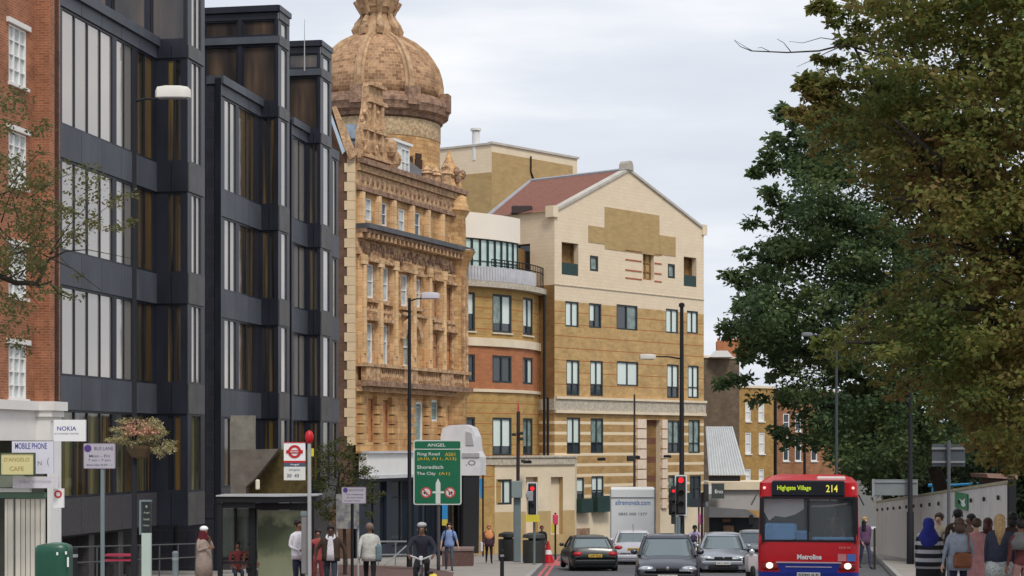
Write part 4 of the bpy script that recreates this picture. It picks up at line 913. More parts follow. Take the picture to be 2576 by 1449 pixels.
# slanted corrugated canopy
cc = thing('corrugated_canopy', 'pale grey corrugated metal canopy sloping out beside the striped brick wall', 'canopy', P(1820, 1200, 140))
b = MB(); n = 26
ptsT = [P(1776+(1842-1776)*k/n, 1074, 143)+Vector((0, -.12 if k % 2 else .0, 0)) for k in range(n+1)]; ptsB = [P(1784+(1876-1784)*k/n, 1196, 139)+Vector((0, -.12 if k % 2 else 0, 0)) for k in range(n+1)]
b.rings([ptsT, ptsB], False, False); o = b.build('corrugated_sheet', mat('grey_corrugated', (.50, .52, .53), .6, .0, var=.08), cc, fixn=False); md = o.modifiers.new('t', 'SOLIDIFY'); md.thickness = .05
b = MB(); b.prism([P(1784, 1197, 139.1), P(1862, 1197, 139.1), P(1862, 1210, 139.1), P(1784, 1210, 139.1)], (0, .4, 0)); b.build('gutter_beam', black, cc)
b = MB(); b.prism([P(1785, 1211, 142), P(1850, 1211, 142), P(1850, 1300, 142), P(1785, 1300, 142)], (0, .4, 0)); b.build('shop_wall', MATS['recess_buff'], cc)
# low white building with dark shopfront under it
lw = thing('low_white_building', 'low building with white upper wall and dark shopfront behind the silver car', 'building', XG(1845, 138))
b = MB(); b.prism([P(1782, 1216, 137), P(2010, 1216, 137), P(2010, 1292, 137), P(1782, 1275, 137)], (0, 6, 0)); b.build('upper_wall', mat('greyish_render', (.42, .40, .38), .8, var=.08), lw)
b = MB(); b.prism([P(1782, 1212, 136.7), P(2010, 1212, 136.7), P(2010, 1232, 136.7), P(1782, 1232, 136.7)], (0, 6.5, 0)); b.build('cream_parapet', cream_p, lw)
b = MB(); b.prism([P(1784, 1276, 136.2), P(1880, 1282, 136.2), P(1905, 1301, 136.2), P(1784, 1301, 136.2)], (0, 3, 0)); b.build('grey_awning', mat('dark_grey_awning', (.17, .17, .18), .7, var=.15), lw)
b = MB(); b.prism([P(1784, 1302, 137.5), P(2010, 1302, 137.5), P(2010, 1400, 137.5), P(1784, 1400, 137.5)], (0, .3, 0)); b.build('shopfront', mat('dark_teal_shopfront', (.025, .035, .04), .4, var=.3), lw)
b = MB(); b.prism([P(1818, 1305, 137.2), P(1838, 1305, 137.2), P(1838, 1313, 137.2), P(1818, 1313, 137.2)], (0, .1, 0)); b.prism([P(1820, 1322, 137.2), P(1846, 1322, 137.2), P(1846, 1352, 137.2), P(1820, 1352, 137.2)], (0, .1, 0)); b.build('lit_shop_panel', mat('brown_shop_panel', (.30, .18, .12), .6, var=.4, scale=3), lw)  # flat brown panels on the dark shopfront
sb = thing('shop_board', 'small dark square signboard on the low white building', 'sign', P(1808, 1255, 136))
b = MB(); b.prism([P(1790, 1216, 136), P(1822, 1216, 136), P(1822, 1254, 136), P(1790, 1254, 136)], (0, .2, 0)); b.build('board', mat('slate_board', (.07, .085, .085), .5, var=0), sb)
b = MB(); b.prism([P(1778, 1222, 135.9), P(1790, 1222, 135.9), P(1790, 1243, 135.9), P(1778, 1243, 135.9)], (0, .1, 0)); b.build('pale_panel', wsg, sb)
text(sb, 'fino', P(1808, 1236, 135.98), .6, .3, R_, U_, wsg)
# ------------------------------------------------------------------ hoarding on the right
hd = thing('site_hoarding', 'long grey-white plywood hoarding running back along the right pavement', 'fence', (18, 80, gz(80)))
H = Fac(((2204-CX)/FP*105, 105), ((2537-CX)/FP*57.5, 57.5)); nseg = 15
hm = mat('hoarding_paint', (.60, .58, .56), .8, var=.12, scale=1.2, stretch=(1, 1, .3)); hcap = mat('hoarding_timber_cap', (.36, .32, .22), .8, var=.2)
for k in range(nseg):
    t0, t1 = H.L*k/nseg, H.L*(k+1)/nseg; a, c = H.pt(t0+.02, 0), H.pt(t1-.02, 0); b = MB()
    q = [(a, 0.02), (c, .02), (c, 2.95), (a, 2.95)]; b.prism([Vector((p.x, p.y, gz(p.y)+z)) for p, z in q], (-H.n.x*.06, -H.n.y*.06, 0)); b.build('panel', hm, hd)
    b = MB(); b.prism([Vector((p.x+H.n.x*.03, p.y+H.n.y*.03, gz(p.y)+z)) for p, z in ((a, 2.96), (c, 2.96), (c, 3.06), (a, 3.06))], (-H.n.x*.14, -H.n.y*.14, 0)); b.build('cap', hcap, hd)
    b = MB(); m_ = H.pt((t0+t1)/2, 0, .08); b.cbox((m_.x, m_.y, gz(m_.y)+2.55), (.09, .12, .16), .03); b.build('bulkhead_lamp', drk, hd)
b = MB(); a = H.pt(H.L, 0, .05); b.box((a.x+.15, a.y, gz(a.y)+1.5), (.22, .22, 3.2)); b.build('end_post', poleb, hd)
gs = thing('green_safety_sign', 'green square sign with white emblem on the hoarding', 'sign', P(2425, 1283, 70))
tG = H.t(2425); pC = H.pt(tG, H.z(2425, 1260), .06)
b = MB(); H.box(b, H.t(2406), H.t(2437), H.z(2425, 1281), H.z(2425, 1241), .012, .06); b.build('sign_panel', mat('safety_green', (.012, .20, .085), .5, var=0), gs)
b = MB(); fx = lambda x, y: H.pt(H.t(x), H.z(2425, y), .066)
b.prism([fx(*q) for q in ((2417, 1256), (2425, 1259), (2433, 1252), (2431, 1262), (2434, 1270), (2428, 1275), (2423, 1270), (2424, 1264))], (H.n.x*.008, H.n.y*.008, 0)); b.build('white_emblem', wsg, gs)
# distant site roof and blue scaffold rail behind the hoarding
st = thing('site_cabin', 'low brown-roofed cabin behind the right end of the hoarding', 'cabin', XG(2500, 80))
b = MB(); b.prism([P(2482, 1192, 80), P(2560, 1194, 80), P(2560, 1206, 80), P(2486, 1202, 80)], (0, 3, 0)); b.build('roof', mat('brown_tile_roof', (.25, .15, .12), .8, var=.2), st)
b = MB(); b.prism([P(2500, 1206, 80.3), P(2556, 1207, 80.3), P(2556, 1330, 80.3), P(2500, 1330, 80.3)], (0, 2.4, 0)); b.build('wall', mat('dark_cabin_wall', (.05, .03, .03), .8, var=.3), st)
br_ = thing('blue_barrier', 'bright blue rail and netting showing above the hoarding', 'barrier', P(2400, 1250, 96))
b = MB(); b.tube([P(2335, 1221, 96), P(2382, 1221, 96)], .09, 6); b.box(P(2381, 1218, 96), (.35, .2, .5)); b.tube([P(2383, 1221, 96), P(2460, 1216, 96)], .06, 6)
b.build('rail', mat('bright_blue_paint', (.03, .22, .45), .6, var=.1), br_)
for x in (2345, 2381, 2455):
    b = MB(); b.tube([P(x, 1221, 96), P(x, 1400, 96)], .05, 5); b.build('post', MATS['bright_blue_paint'], br_)
# ------------------------------------------------------------------ street lamps
lampw = mat('lamp_head_white', (.62, .59, .54), .5, var=.06)
def lamp(label, x, Y, ytop, xa, yarm, hx0, hx1, r0=.08, r1=.05, headm=lampw, group='street lamps', yh=None, base_h=1.2, pm=poleb):
    t = thing('street_lamp', label, 'street lamp', XG(x, Y), group=group); b = MB()
    top = P(x, ytop, Y); g0 = XG(x, Y)
    b.tube([g0, g0+Vector((0, 0, base_h)), g0+Vector((0, 0, base_h+.05)), top], [r0*1.35, r0*1.3, r0, r1], 12); b.build('pole', pm, t, smooth=True)
    a0 = P(x, yarm[0], Y); a1 = P(xa, yarm[1], Y); b = MB(); b.tube([a0, a0*.5+a1*.5+Vector((0, 0, .04)), a1], [.035, .03, .028], 8); b.build('arm', pm, t)
    y0, y1 = yh; k = Y/FP; L = (hx1-hx0)*k; c = P((hx0+hx1)/2, (y0+y1)/2, Y); hh = (y1-y0)*k
    b = MB(); R = []
    for i, (u, s_) in enumerate(((0, .25), (.06, .8), (.3, 1), (.7, .98), (.92, .8), (1, .35))):
        xx = c.x-L/2+L*u; wy = .13*s_; top_ = hh*.5*s_; bot = -hh*.42
        R.append([Vector((xx, c.y-wy, c.z+bot)), Vector((xx, c.y-wy*.9, c.z+top_*.4)), Vector((xx, c.y-wy*.5, c.z+top_)), Vector((xx, c.y+wy*.5, c.z+top_)), Vector((xx, c.y+wy*.9, c.z+top_*.4)), Vector((xx, c.y+wy, c.z+bot))])
    b.rings(R); b.build('lamp_head', headm, t, smooth=True)
    b = MB(); b.box((c.x, c.y, c.z-hh*.46), (L*.8, .2, .03)); b.build('lens', mat('lamp_lens', (.25, .25, .25), .2, var=0), t)
    return t
lamp('tall dark street lamp with pale head against the dark glass building', 338, 43, 250, 395, (255, 250), 391, 480, .062, .05, yh=(216, 248))
lamp('black street lamp with grey head in front of the domed building', 1030, 75, 750, 1068, (757, 751), 1058, 1106, .085, .06, mat('lamp_head_lilac', (.48, .46, .50), .5, var=.05), yh=(735, 752))
t = lamp('thick black street lamp carrying traffic signals before the gabled building', 1715, 71, 772, 1648, (903, 897), 1608, 1650, .11, .07, mat('lamp_head_faint', (.52, .48, .42), .5, var=.05), yh=(890, 904))
b = MB(); c = P(1715, 768, 71); b.lathe(c-Vector((0, 0, .08)), [(.05, 0), (.11, .02), (.11, .14), (.04, .18)], 10); b.build('photocell_cap', poleb, t)
lamp('slim grey street lamp standing before the trees behind the bus', 2104, 64, 852, 2040, (852, 842), 2016, 2044, .055, .045, mat('lamp_head_dark', (.14, .15, .16), .5, var=.05), yh=(836, 845), pm=mat('slate_pole', (.045, .055, .062), .5, var=0))
p5 = thing('black_post', 'tall black post carrying the back of a wide sign by the hoarding', 'post', XG(2290, 75)); g0 = XG(2290, 75)
b = MB(); b.tube([g0, g0+Vector((0, 0, 2.2)), g0+Vector((0, 0, 2.25)), P(2290, 975, 75)], [.15, .14, .10, .07], 12); b.build('pole', poleb, p5, smooth=True)
b = MB(); b.prism([P(2198, 1206, 75.2), P(2309, 1206, 75.2), P(2309, 1246, 75.2), P(2198, 1246, 75.2)], (0, .05, 0)); b.build('sign_back', mat('grey_sign_back', (.19, .21, .21), .6, var=.1), p5)
b = MB(); b.prism([P(2194, 1205, 75.17), P(2200, 1205, 75.17), P(2200, 1249, 75.17), P(2194, 1249, 75.17)], (0, .05, 0)); b.prism([P(2200, 1211, 75.15), P(2308, 1211, 75.15), P(2308, 1214, 75.15), P(2200, 1214, 75.15)], (0, .04, 0)); b.build('sign_rail', metalg, p5)
p6 = thing('grey_sign_back', 'back of a dark grey rectangular road sign on a tall grey post by the crowd', 'sign', XG(2386, 45)); g0 = XG(2386, 45)
b = MB(); b.tube([g0, P(2387, 1108, 45)], .042, 10); b.build('post', mat('dull_grey_post', (.11, .12, .13), .55, var=.1), p6, smooth=True)
b = MB(); b.prism([P(2345, 1117, 45.1), P(2428, 1117, 45.1), P(2428, 1173, 45.1), P(2345, 1173, 45.1)], (0, .03, 0)); b.build('sign_plate', mat('slate_sign_back', (.085, .10, .115), .55, var=.12), p6)
b = MB(); b.box(P(2386, 1128, 45.07), (.8, .03, .05)); b.box(P(2386, 1162, 45.07), (.8, .03, .05)); b.build('clamp_rail', metalg, p6)
# ------------------------------------------------------------------ signs on poles
lil = mat('zone_sign_lilac', (.42, .39, .44), .5, var=.05); pur = mat('zone_sign_purple', (.08, .04, .20), .5, var=0); dgy = mat('zone_text', (.13, .13, .20), .5, var=0)
def disc(mb, c, r, th=.006, n=20):
    ring = [Vector((c[0]+r*math.cos(a), c[1], c[2]+r*math.sin(a))) for a in np.linspace(0, 2*math.pi, n+1)[:-1]]
    mb.prism(ring, (0, -th, 0))
def poled_sign(label, x0, x1, y0, y1, Y, xp, lines, pm, dot=None):
    t = thing('parking_zone_sign', label, 'sign', XG(xp, Y)); b = MB(); b.tube([XG(xp, Y), P(xp, y0+4, Y+.06)], .045, 10); b.build('pole', pm, t, smooth=True)
    b = MB(); b.prism([P(x0, y0, Y), P(x1, y0, Y), P(x1, y1, Y), P(x0, y1, Y)], (0, .025, 0)); b.build('sign_plate', lil, t)
    b = MB(); k = Y/FP
    for (a, c, d, e) in ((x0, x1, y0, y0+1.5), (x0, x1, y1-1.5, y1), (x0, x0+1.5, y0, y1), (x1-1.5, x1, y0, y1)): b.prism([P(a, d, Y-.004), P(c, d, Y-.004), P(c, e, Y-.004), P(a, e, Y-.004)], (0, .003, 0))
    b.build('border', mat('zone_sign_border', (.25, .20, .28), .5, var=0), t)
    if dot: b = MB(); disc(b, P(dot[0], dot[1], Y-.002), dot[2]*k); b.build('round_symbol', pur, t)
    for (s, cx, cy, wd, ht) in lines: text(t, s, P(cx, cy, Y), wd*k, ht*k, R_, U_, dgy)
    return t
poled_sign('lilac-grey parking sign with purple disc on a grey pole before the dark building', 210, 290, 1115, 1179, 40, 258, [('BUS LANE', 261, 1128, 48, 9), ('Mon - Fri', 250, 1147, 52, 7), ('7 am - 7 pm', 250, 1158, 56, 7), ('Saturday 8.30 - 1', 250, 1170, 64, 6)], poleg, (221, 1128, 9))
poled_sign('smaller lilac-grey parking sign with purple disc on a dark pole before the picture board', 859, 921, 1225, 1267, 54, 886, [('BUS STOP', 897, 1233, 36, 5), ('No stopping', 892, 1244, 42, 5), ('At any time', 892, 1252, 42, 5), ('except buses', 886, 1260, 40, 4)], poleb, (869, 1233, 6))
# bus stop flag
bs = thing('bus_stop_post', 'bus stop post with red roundel flag and red top beside the shelter', 'bus stop', XG(779, 43))
k = 43/FP
b = MB(); b.tube([XG(779, 43), P(778, 1110, 43)], [.048, .042], 12); b.build('pole', galv, bs, smooth=True)
b = MB(); c = P(778, 1098, 43); b.lathe(c-Vector((0, 0, .17)), [(.03, 0), (.07, .03), (.10, .12), (.10, .19), (.075, .27), (.02, .31)], 14); b.build('red_finial', mat('bus_red', (.50, .012, .02), .4, var=0), bs, smooth=True)
rd = MATS['bus_red']
b = MB(); b.prism([P(714, 1114, 43), P(768, 1114, 43), P(768, 1159, 43), P(714, 1159, 43)], (0, .05, 0)); b.build('flag_panel', wsg, bs)
for (ya, yb_, m, nm) in ((1112, 1114, rd, 'flag_edge'), (1159.2, 1164, rd, 'flag_edge'), (1164.2, 1174, mat('flag_navy', (.06, .09, .14), .5, var=0), 'stop_name_panel'), (1174.2, 1208, mat('flag_offwhite', (.66, .66, .62), .5, var=.03), 'route_panel')):
    b = MB(); b.prism([P(714, ya, 42.99), P(768, ya, 42.99), P(768, yb_, 42.99), P(714, yb_, 42.99)], (0, .05, 0)); b.build(nm, m, bs)
b = MB(); c = P(741, 1136, 42.99); R = []
ring = [[c+Vector((r*math.cos(a), -.004, r*math.sin(a))) for a in np.linspace(0, 2*math.pi, 29)[:-1]] for r in (16.5*k, 10.5*k)]
b.rings(ring, False); b.box(c+Vector((0, -.008, 0)), (42*k, .004, 8*k)); b.build('roundel', rd, bs)
text(bs, 'BUSES', c+Vector((0, -.012, 0)), 20*k, 4*k, R_, U_, wsg)
text(bs, 'Angel', P(741, 1169, 42.98), 22*k, 5*k, R_, U_, wsg)
text(bs, 'Islington', P(741, 1182, 42.98), 28*k, 5*k, R_, U_, dgy); text(bs, '30  43', P(737, 1196, 42.98), 30*k, 8*k, R_, U_, dgy)
b = MB(); b.prism([P(783, 1128, 43), P(789, 1128, 43), P(789, 1148, 43), P(783, 1148, 43)], (0, .04, 0)); b.build('yellow_plate', mat('plate_yellow', (.65, .55, .05), .5, var=0), bs)
b = MB(); b.cbox(P(769, 1370, 43.1)+Vector((0, 0, 0)), (.2, .06, 1.35), .02); b.build('timetable_case', mat('timetable_grey', (.22, .21, .21), .3, var=.15), bs)
b = MB(); b.cbox(P(769, 1293, 43.1), (.24, .09, .12), .02); b.build('timetable_cap', poleg, bs)
# direction sign
ds = thing('direction_sign', 'large green ANGEL road direction sign on a dark post', 'road sign', XG(1103, 69.6)); Yd = 69.6; k = Yd/FP
grn = mat('road_sign_green', (.008, .13, .062), .45, var=.05); rsw = mat('road_sign_white', (.60, .64, .60), .45, var=0); rsy = mat('road_sign_yellow', (.60, .38, .03), .45, var=0)
def rrect(x0, x1, y0, y1, r, Y):
    pts = []
    for (cx, cy, a0) in ((x1-r, y0+r, 0), (x0+r, y0+r, 90), (x0+r, y1-r, 180), (x1-r, y1-r, 270)):
        for j in range(5): a = math.radians(a0+22.5*j); pts.append(P(cx+r*math.cos(a), cy-r*math.sin(a), Y))
    return pts
b = MB(); b.prism(rrect(1040, 1161, 1107, 1270, 6, Yd), (0, .04, 0)); b.build('white_border', rsw, ds)
b = MB(); b.prism(rrect(1043, 1158, 1110, 1128.5, 3, Yd-.006), (0, .004, 0)); b.prism(rrect(1043, 1158, 1131, 1267, 4, Yd-.006), (0, .004, 0)); b.build('green_panel', grn, ds)
for (s, cx, cy, wd, ht, m) in (('ANGEL', 1098, 1119.5, 46, 8, rsw), ('Ring Road', 1078, 1143, 56, 10, rsw), ('A501', 1132, 1143, 26, 9, rsy), ('(A10, A11, A13)', 1099, 1155, 98, 9, rsy), ('Shoreditch', 1082, 1175, 66, 9, rsw), ('The City', 1072, 1192, 48, 10, rsw), ('(A1)', 1118, 1192, 28, 9, rsy)): text(ds, s, P(cx, cy, Yd-.007), wd*k, ht*k, R_, U_, m)
b = MB(); Ya = Yd-.012; ar = [(1096, 1267), (1096, 1216), (1102, 1203), (1108, 1216), (1108, 1267)]; b.prism([P(*q, Ya) for q in ar], (0, .003, 0)); b.prism([P(*q, Ya-.004) for q in ((1088, 1236), (1117, 1236), (1117, 1241), (1088, 1241))], (0, .003, 0)); b.build('arrow', rsw, ds)
for (cx, sg_) in ((1072, 1), (1132, -1)):
    b = MB(); disc(b, P(cx, 1239, Yd-.010), 13.5*k, .003); b.build('prohibition_ring', mat('faded_sign_red', (.55, .06, .07), .5, var=0), ds)
    b = MB(); disc(b, P(cx, 1239, Yd-.014), 10*k, .003); b.build('prohibition_face', rsw, ds)
    b = MB(); q = lambda dx, dy: P(cx+sg_*dx, 1239+dy, Yd-.019)
    b.prism([q(3, 7), q(3, -1), q(-2, -1), q(-2, -5), q(-8, 1), q(-2, 6), q(-2, 2.2), q(0, 2.2), q(0, 7)], (0, .003, 0)); b.build('turn_arrow', drk, ds)
    b = MB(); b.prism([P(cx-9, 1231, Yd-.024), P(cx-7, 1229, Yd-.024), P(cx+9, 1247, Yd-.024), P(cx+7, 1249, Yd-.024)], (0, .003, 0)); b.build('prohibition_bar', MATS['faded_sign_red'], ds)
b = MB(); b.tube([XG(1103, Yd+.1), P(1103, 1130, Yd+.1)], .07, 10); b.build('post', mat('dark_post_grey', (.07, .07, .075), .6, var=.1), ds, smooth=True)
# ------------------------------------------------------------------ traffic signals
def signal(name, label, xc, w_, y0, y1, Y, lens, boardw=None, post=None, group='traffic signals', red=(None, None), back=False):
    t = thing(name, label, 'traffic light', XG(xc, Y), group=group); k = Y/FP
    if boardw:
        b = MB(); b.prism([P(xc-boardw/2, y0-5, Y+.12), P(xc+boardw/2, y0-5, Y+.12), P(xc+boardw/2, y1+5, Y+.12), P(xc-boardw/2, y1+5, Y+.12)], (0, .02, 0)); b.build('white_backing_edge', mat('board_grey_white', (.74, .74, .74), .5, var=0), t)
        b = MB(); b.prism([P(xc-boardw/2+3, y0-2, Y+.11), P(xc+boardw/2-3, y0-2, Y+.11), P(xc+boardw/2-3, y1+2, Y+.11), P(xc-boardw/2+3, y1+2, Y+.11)], (0, .008, 0)); b.build('backing_board', black, t)
    b = MB(); b.cbox(P(xc, (y0+y1)/2, Y), (w_*k, .18, (y1-y0)*k), .03); b.build('housing', drk, t)
    if not back:
        for i, ly in enumerate(lens):
            b = MB(); r = w_*k*.36; disc(b, P(xc, ly, Y-.095), r, .012); o = b.build('signal_lens', glow_red if i == 0 else mat('unlit_lens', (.02, .025, .02), .2, var=0), t)
            b = MB(); c = P(xc, ly, Y-.1); R = []
            for dy in (0, -.14):
                R.append([c+Vector((r*1.15*math.cos(a), dy, r*1.15*math.sin(a))) for a in np.linspace(math.radians(-10), math.radians(190), 12)])
            b.rings(R, False, False); o = b.build('visor', drk, t, fixn=False); md = o.modifiers.new('s', 'SOLIDIFY'); md.thickness = .008
    if post:
        b = MB(); b.tube([XG(post[0], Y+.2), P(post[0], post[1], Y+.2)], .055, 10); b.build('post', post[2], t, smooth=True)
        b = MB(); b.tube([P(post[0], (y0+y1)/2, Y+.2), P(xc, (y0+y1)/2, Y+.05)], .03, 6); b.build('bracket', drk, t)
    return t
t1 = signal('traffic_light', 'red traffic light with white-edged board left of the pale stone doorway', 1339, 15, 1218, 1292, 80, (1229, 1250, 1272), 26, (1344, 1230, poleg))
b = MB(); b.cbox(P(1333, 1248, 79.7), (.28, .2, .42), .03); b.cbox(P(1326, 1246, 79.6), (.12, .2, .2), .03); b.build('push_button_unit', mat('unit_grey', (.30, .31, .33), .5, var=0), t1)
b = MB(); b.box(P(1340, 1304, 79.9), (.6, .08, .3)); b.build('yellow_notice', MATS['plate_yellow'], t1)
t2 = signal('traffic_light', 'red traffic light on the thick black lamp post', 1713, 19, 1200, 1292, 70.5, (1208, 1240, 1268), 30, None)
t3 = signal('traffic_light', 'narrow secondary red traffic light left of the black lamp post', 1694, 11, 1221, 1318, 70.2, (1235, 1262, 1290), None, (1700, 1300, poleg))
b = MB(); b.tube([XG(1705, 70.6), P(1706, 1300, 70.6)], .09, 10); b.build('post', poleg, t2, smooth=True)
t4 = signal('traffic_light', 'black back of a traffic light beside the small dark sign board', 1776, 13, 1217, 1262, 73, (), None, (1766, 1240, mat('maroon_pole', (.06, .03, .035), .5, var=0)), back=True)
b = MB(); b.cbox(P(1688, 1275, 70.4), (.16, .3, .62), .04); b.build('side_unit', drk, t3)
s5 = thing('dark_sign_board', 'dark green back of a square sign on two thin poles beyond the traffic lights', 'sign', XG(1753, 74))
b = MB(); b.prism([P(1735, 1254, 74), P(1775, 1254, 74), P(1775, 1276, 74), P(1735, 1276, 74)], (0, .03, 0)); b.build('board', mat('dark_slate_board', (.035, .045, .055), .5, var=0), s5)
for x in (1758, 1767):
    b = MB(); b.tube([XG(x, 74.1), P(x, 1250, 74.1)], .035, 8); b.build('pole', MATS['maroon_pole'], s5)
b = MB(); b.cbox(P(1762, 1306, 73.9), (.16, .1, .42), .03); b.build('pink_beacon', mat('pink_notice', (.62, .12, .34), .5, var=0), s5)
s6 = thing('red_beacon_post', 'slim post with a pink-red notice by the stone doorway', 'post', XG(1397, 92))
b = MB(); b.tube([XG(1397, 92), P(1397, 1290, 92)], .05, 8); b.build('pole', poleb, s6); b = MB(); b.cbox(P(1397, 1307, 91.8), (.26, .15, .5), .04); b.build('notice', mat('pink_red_notice', (.70, .07, .14), .5, var=0), s6)
b = MB(); b.cbox(P(1391, 1328, 91.8), (.14, .12, .5), .03); b.build('yellow_strip', MATS['plate_yellow'], s6); 
# grey column with box and tall dark pole
gp = thing('grey_camera_column', 'grey column with a box and a tall dark pole with red tip before the stone base', 'post', XG(1301, 86))
b = MB(); b.cbox((P(1301, 1252, 86).x, 86, (gz(86)+P(1301, 1252, 86).z)/2), (.34, .34, P(1301, 1252, 86).z-gz(86)), .04); b.build('column', poleg, gp)
b = MB(); b.cbox(P(1300, 1231, 85.8), (.5, .45, .78), .03); b.build('cabinet', mat('cabinet_grey', (.22, .27, .27), .5, var=.1), gp)
b = MB(); b.tube([P(1303, 1210, 86), P(1304, 1035, 86)], .085, 10); b.build('pole', mat('dark_red_brown_pole', (.045, .025, .028), .5, var=0), gp); b = MB(); b.tube([P(1304, 1034.5, 86), P(1304, 1014, 86)], [.05, .03], 8); b.build('tip', MATS['faded_sign_red'], gp)
for (x, y) in ((1311, 1090), (1293, 1093), (1311, 1104), (1316, 1160)):
    b = MB(); b.cbox(P(x, y, 85.9), (.2, .2, .14), .03); b.build('clamp_box', drk, gp)
# thin pole with crossbar in front of striped wall
tp = thing('thin_pole', 'thin brown pole with a hanging lamp in front of the striped brick wall', 'post', XG(1596, 100)); b = MB(); b.tube([XG(1596, 100), P(1596, 992, 100)], [.09, .05], 8); b.build('pole', mat('brown_pole', (.05, .035, .03), .6, var=0), tp)
b = MB(); b.cbox(P(1586, 1153, 99.8), (.4, .3, .3), .05); b.build('lamp_box', drk, tp)
# ------------------------------------------------------------------ bus shelter
sh = thing('bus_shelter', 'dark framed glass bus shelter with a flat roof and pale poster panel', 'bus shelter', XG(670, 52)); Ys_ = 51.5
fr = mat('shelter_frame', (.008, .009, .011), .6, var=0, spec=.3)
b = MB(); a, c = P(545, 1252, 51), P(792, 1262, 51); b.prism([P(545, 1249, 51), P(702, 1250, 51), P(796, 1248, 52.4), P(796, 1262, 52.4), P(702, 1264, 51), P(545, 1264, 51)], (0, 1.5, 0)); b.build('roof', fr, sh)
b = MB(); b.prism([P(543, 1246, 50.95), P(703, 1247, 50.95), P(797, 1245, 52.35), P(797, 1248, 52.35), P(703, 1249.8, 50.95), P(543, 1249, 50.95)], (0, 1.6, 0)); b.build('roof_edge', galv, sh)
b = MB(); b.prism([P(560, 1264.2, 51.1), P(642, 1264.2, 51.1), P(642, 1278, 51.1), P(560, 1278, 51.1)], (0, .1, 0)); b.prism([P(642.3, 1266, 51.2), P(787, 1266, 52.3), P(787, 1282, 52.3), P(642.3, 1282, 51.2)], (0, .08, 0)); b.build('header_beam', black, sh)
for x, Y_, w2 in ((554, 51.1, .13), (634, 51.5, .17), (641, 51.6, .10), (786, 52.2, .10), (593, 52.4, .07)):
    b = MB(); g0 = XG(x, Y_); h = P(x, 1266, Y_).z-g0.z; b.box((g0.x, Y_, g0.z+h/2), (w2, .1, h)); b.build('upright', fr, sh)
post_m = bpy.data.materials.new('misty_poster'); post_m.use_nodes = True; t_ = post_m.node_tree; b_ = t_.nodes['Principled BSDF']; b_.inputs['Roughness'].default_value = .12
uv = t_.nodes.new('ShaderNodeTexCoord'); sp = t_.nodes.new('ShaderNodeSeparateXYZ'); t_.links.new(uv.outputs['UV'], sp.inputs[0]); nn = t_.nodes.new('ShaderNodeTexNoise'); nn.inputs['Scale'].default_value = 2.6; nn.inputs['Detail'].default_value = 8; t_.links.new(uv.outputs['UV'], nn.inputs['Vector'])
ad = t_.nodes.new('ShaderNodeMath'); ad.operation = 'MULTIPLY_ADD'; ad.inputs[1].default_value = .35; t_.links.new(nn.outputs['Fac'], ad.inputs[0]); mr = t_.nodes.new('ShaderNodeMapRange'); mr.inputs[1].default_value = gz(52); mr.inputs[2].default_value = gz(52)+2.5; t_.links.new(sp.outputs['Y'], mr.inputs[0]); t_.links.new(mr.outputs[0], ad.inputs[2])
r_ = t_.nodes.new('ShaderNodeValToRGB'); el = r_.color_ramp.elements; el[0].position = .15; el[0].color = (.26, .28, .19, 1); el[1].position = 1.0; el[1].color = (.33, .36, .23, 1)
for p_, c_ in ((.46, (.20, .22, .14)), (.58, (.09, .11, .065)), (.84, (.075, .09, .05)), (.94, (.26, .29, .17))): q = el.new(p_); q.color = (*c_, 1)
t_.links.new(ad.outputs[0], r_.inputs['Fac']); t_.links.new(r_.outputs[0], b_.inputs['Base Color'])
b = MB(); b.prism([P(648, 1284, 51.9), P(783, 1284, 52.4), P(783, 1500, 52.4), P(648, 1500, 51.9)], (0, .05, 0)); b.build('poster_panel', post_m, sh)
def clear(name, c, a):
    m = mat(name, c, .05, var=0); m.node_tree.nodes['Principled BSDF'].inputs['Alpha'].default_value = a; return m
cg = clear('shelter_glass', (.16, .19, .16), .55)
for xa, xb in ((560, 590), (597, 626)):
    b = MB(); b.prism([P(xa, 1280, 52.5), P(xb, 1280, 52.5), P(xb, 1400, 52.5), P(xa, 1400, 52.5)], (0, .012, 0)); b.build('glass_pane', cg, sh)
b = MB(); b.box(P(594, 1406, 52.1), (.9, .25, .06)); b.build('bench', fr, sh)
b = MB(); b.box(P(594, 1415, 51.3), (.95, .05, .06)); b.build('lower_rail', fr, sh)
# ------------------------------------------------------------------ green cabinet, pillar, bollards, bins
gc = thing('green_cabinet', 'rounded dark green street cabinet at the lower left', 'street cabinet', XG(136, 31)); Yg = 31; k = Yg/FP; wv = 83*k
b = MB(); z0 = gz(Yg); ztop = P(136, 1368, Yg).z; cxg = P(136, 0, Yg).x; R = []
for (dz, s_) in ((0, 1), (ztop-z0-.14, 1), (ztop-z0-.06, .99), (ztop-z0-.02, .9), (ztop-z0, .6)):
    R.append([Vector((cxg+wv/2*s_*max(-1, min(1, 1.12*math.copysign(abs(math.cos(a))**.7, math.cos(a)))), Yg+.25*s_*math.copysign(abs(math.sin(a))**.6, math.sin(a)), z0+dz)) for a in np.linspace(0, 2*math.pi, 25)[:-1]])
b.rings(R); b.build('body', mat('cabinet_green', (.008, .075, .045), .35, var=.12, spec=.5), gc, smooth=True)
b = MB(); b.lathe((cxg+.05, Yg, ztop-.03), [(.2, 0), (.19, .03), (.1, .05), (.01, .055)], 16, 1, .8); b.build('cap', mat('cabinet_cap_green', (.08, .16, .12), .5, var=.1), gc, smooth=True)
for x, y, hh in ((144, 1387, .05), (166, 1385, .05), (171, 1408, .16)):
    b = MB(); b.cbox(P(x, y+6, Yg-.255), (.03, .01, hh), .003); b.build('sticker', wsg, gc)
mp_ = thing('map_pillar', 'tall slim wayfinding pillar with dark map panel and pale green lower half', 'map pillar', XG(367, 38)); k = 38/FP
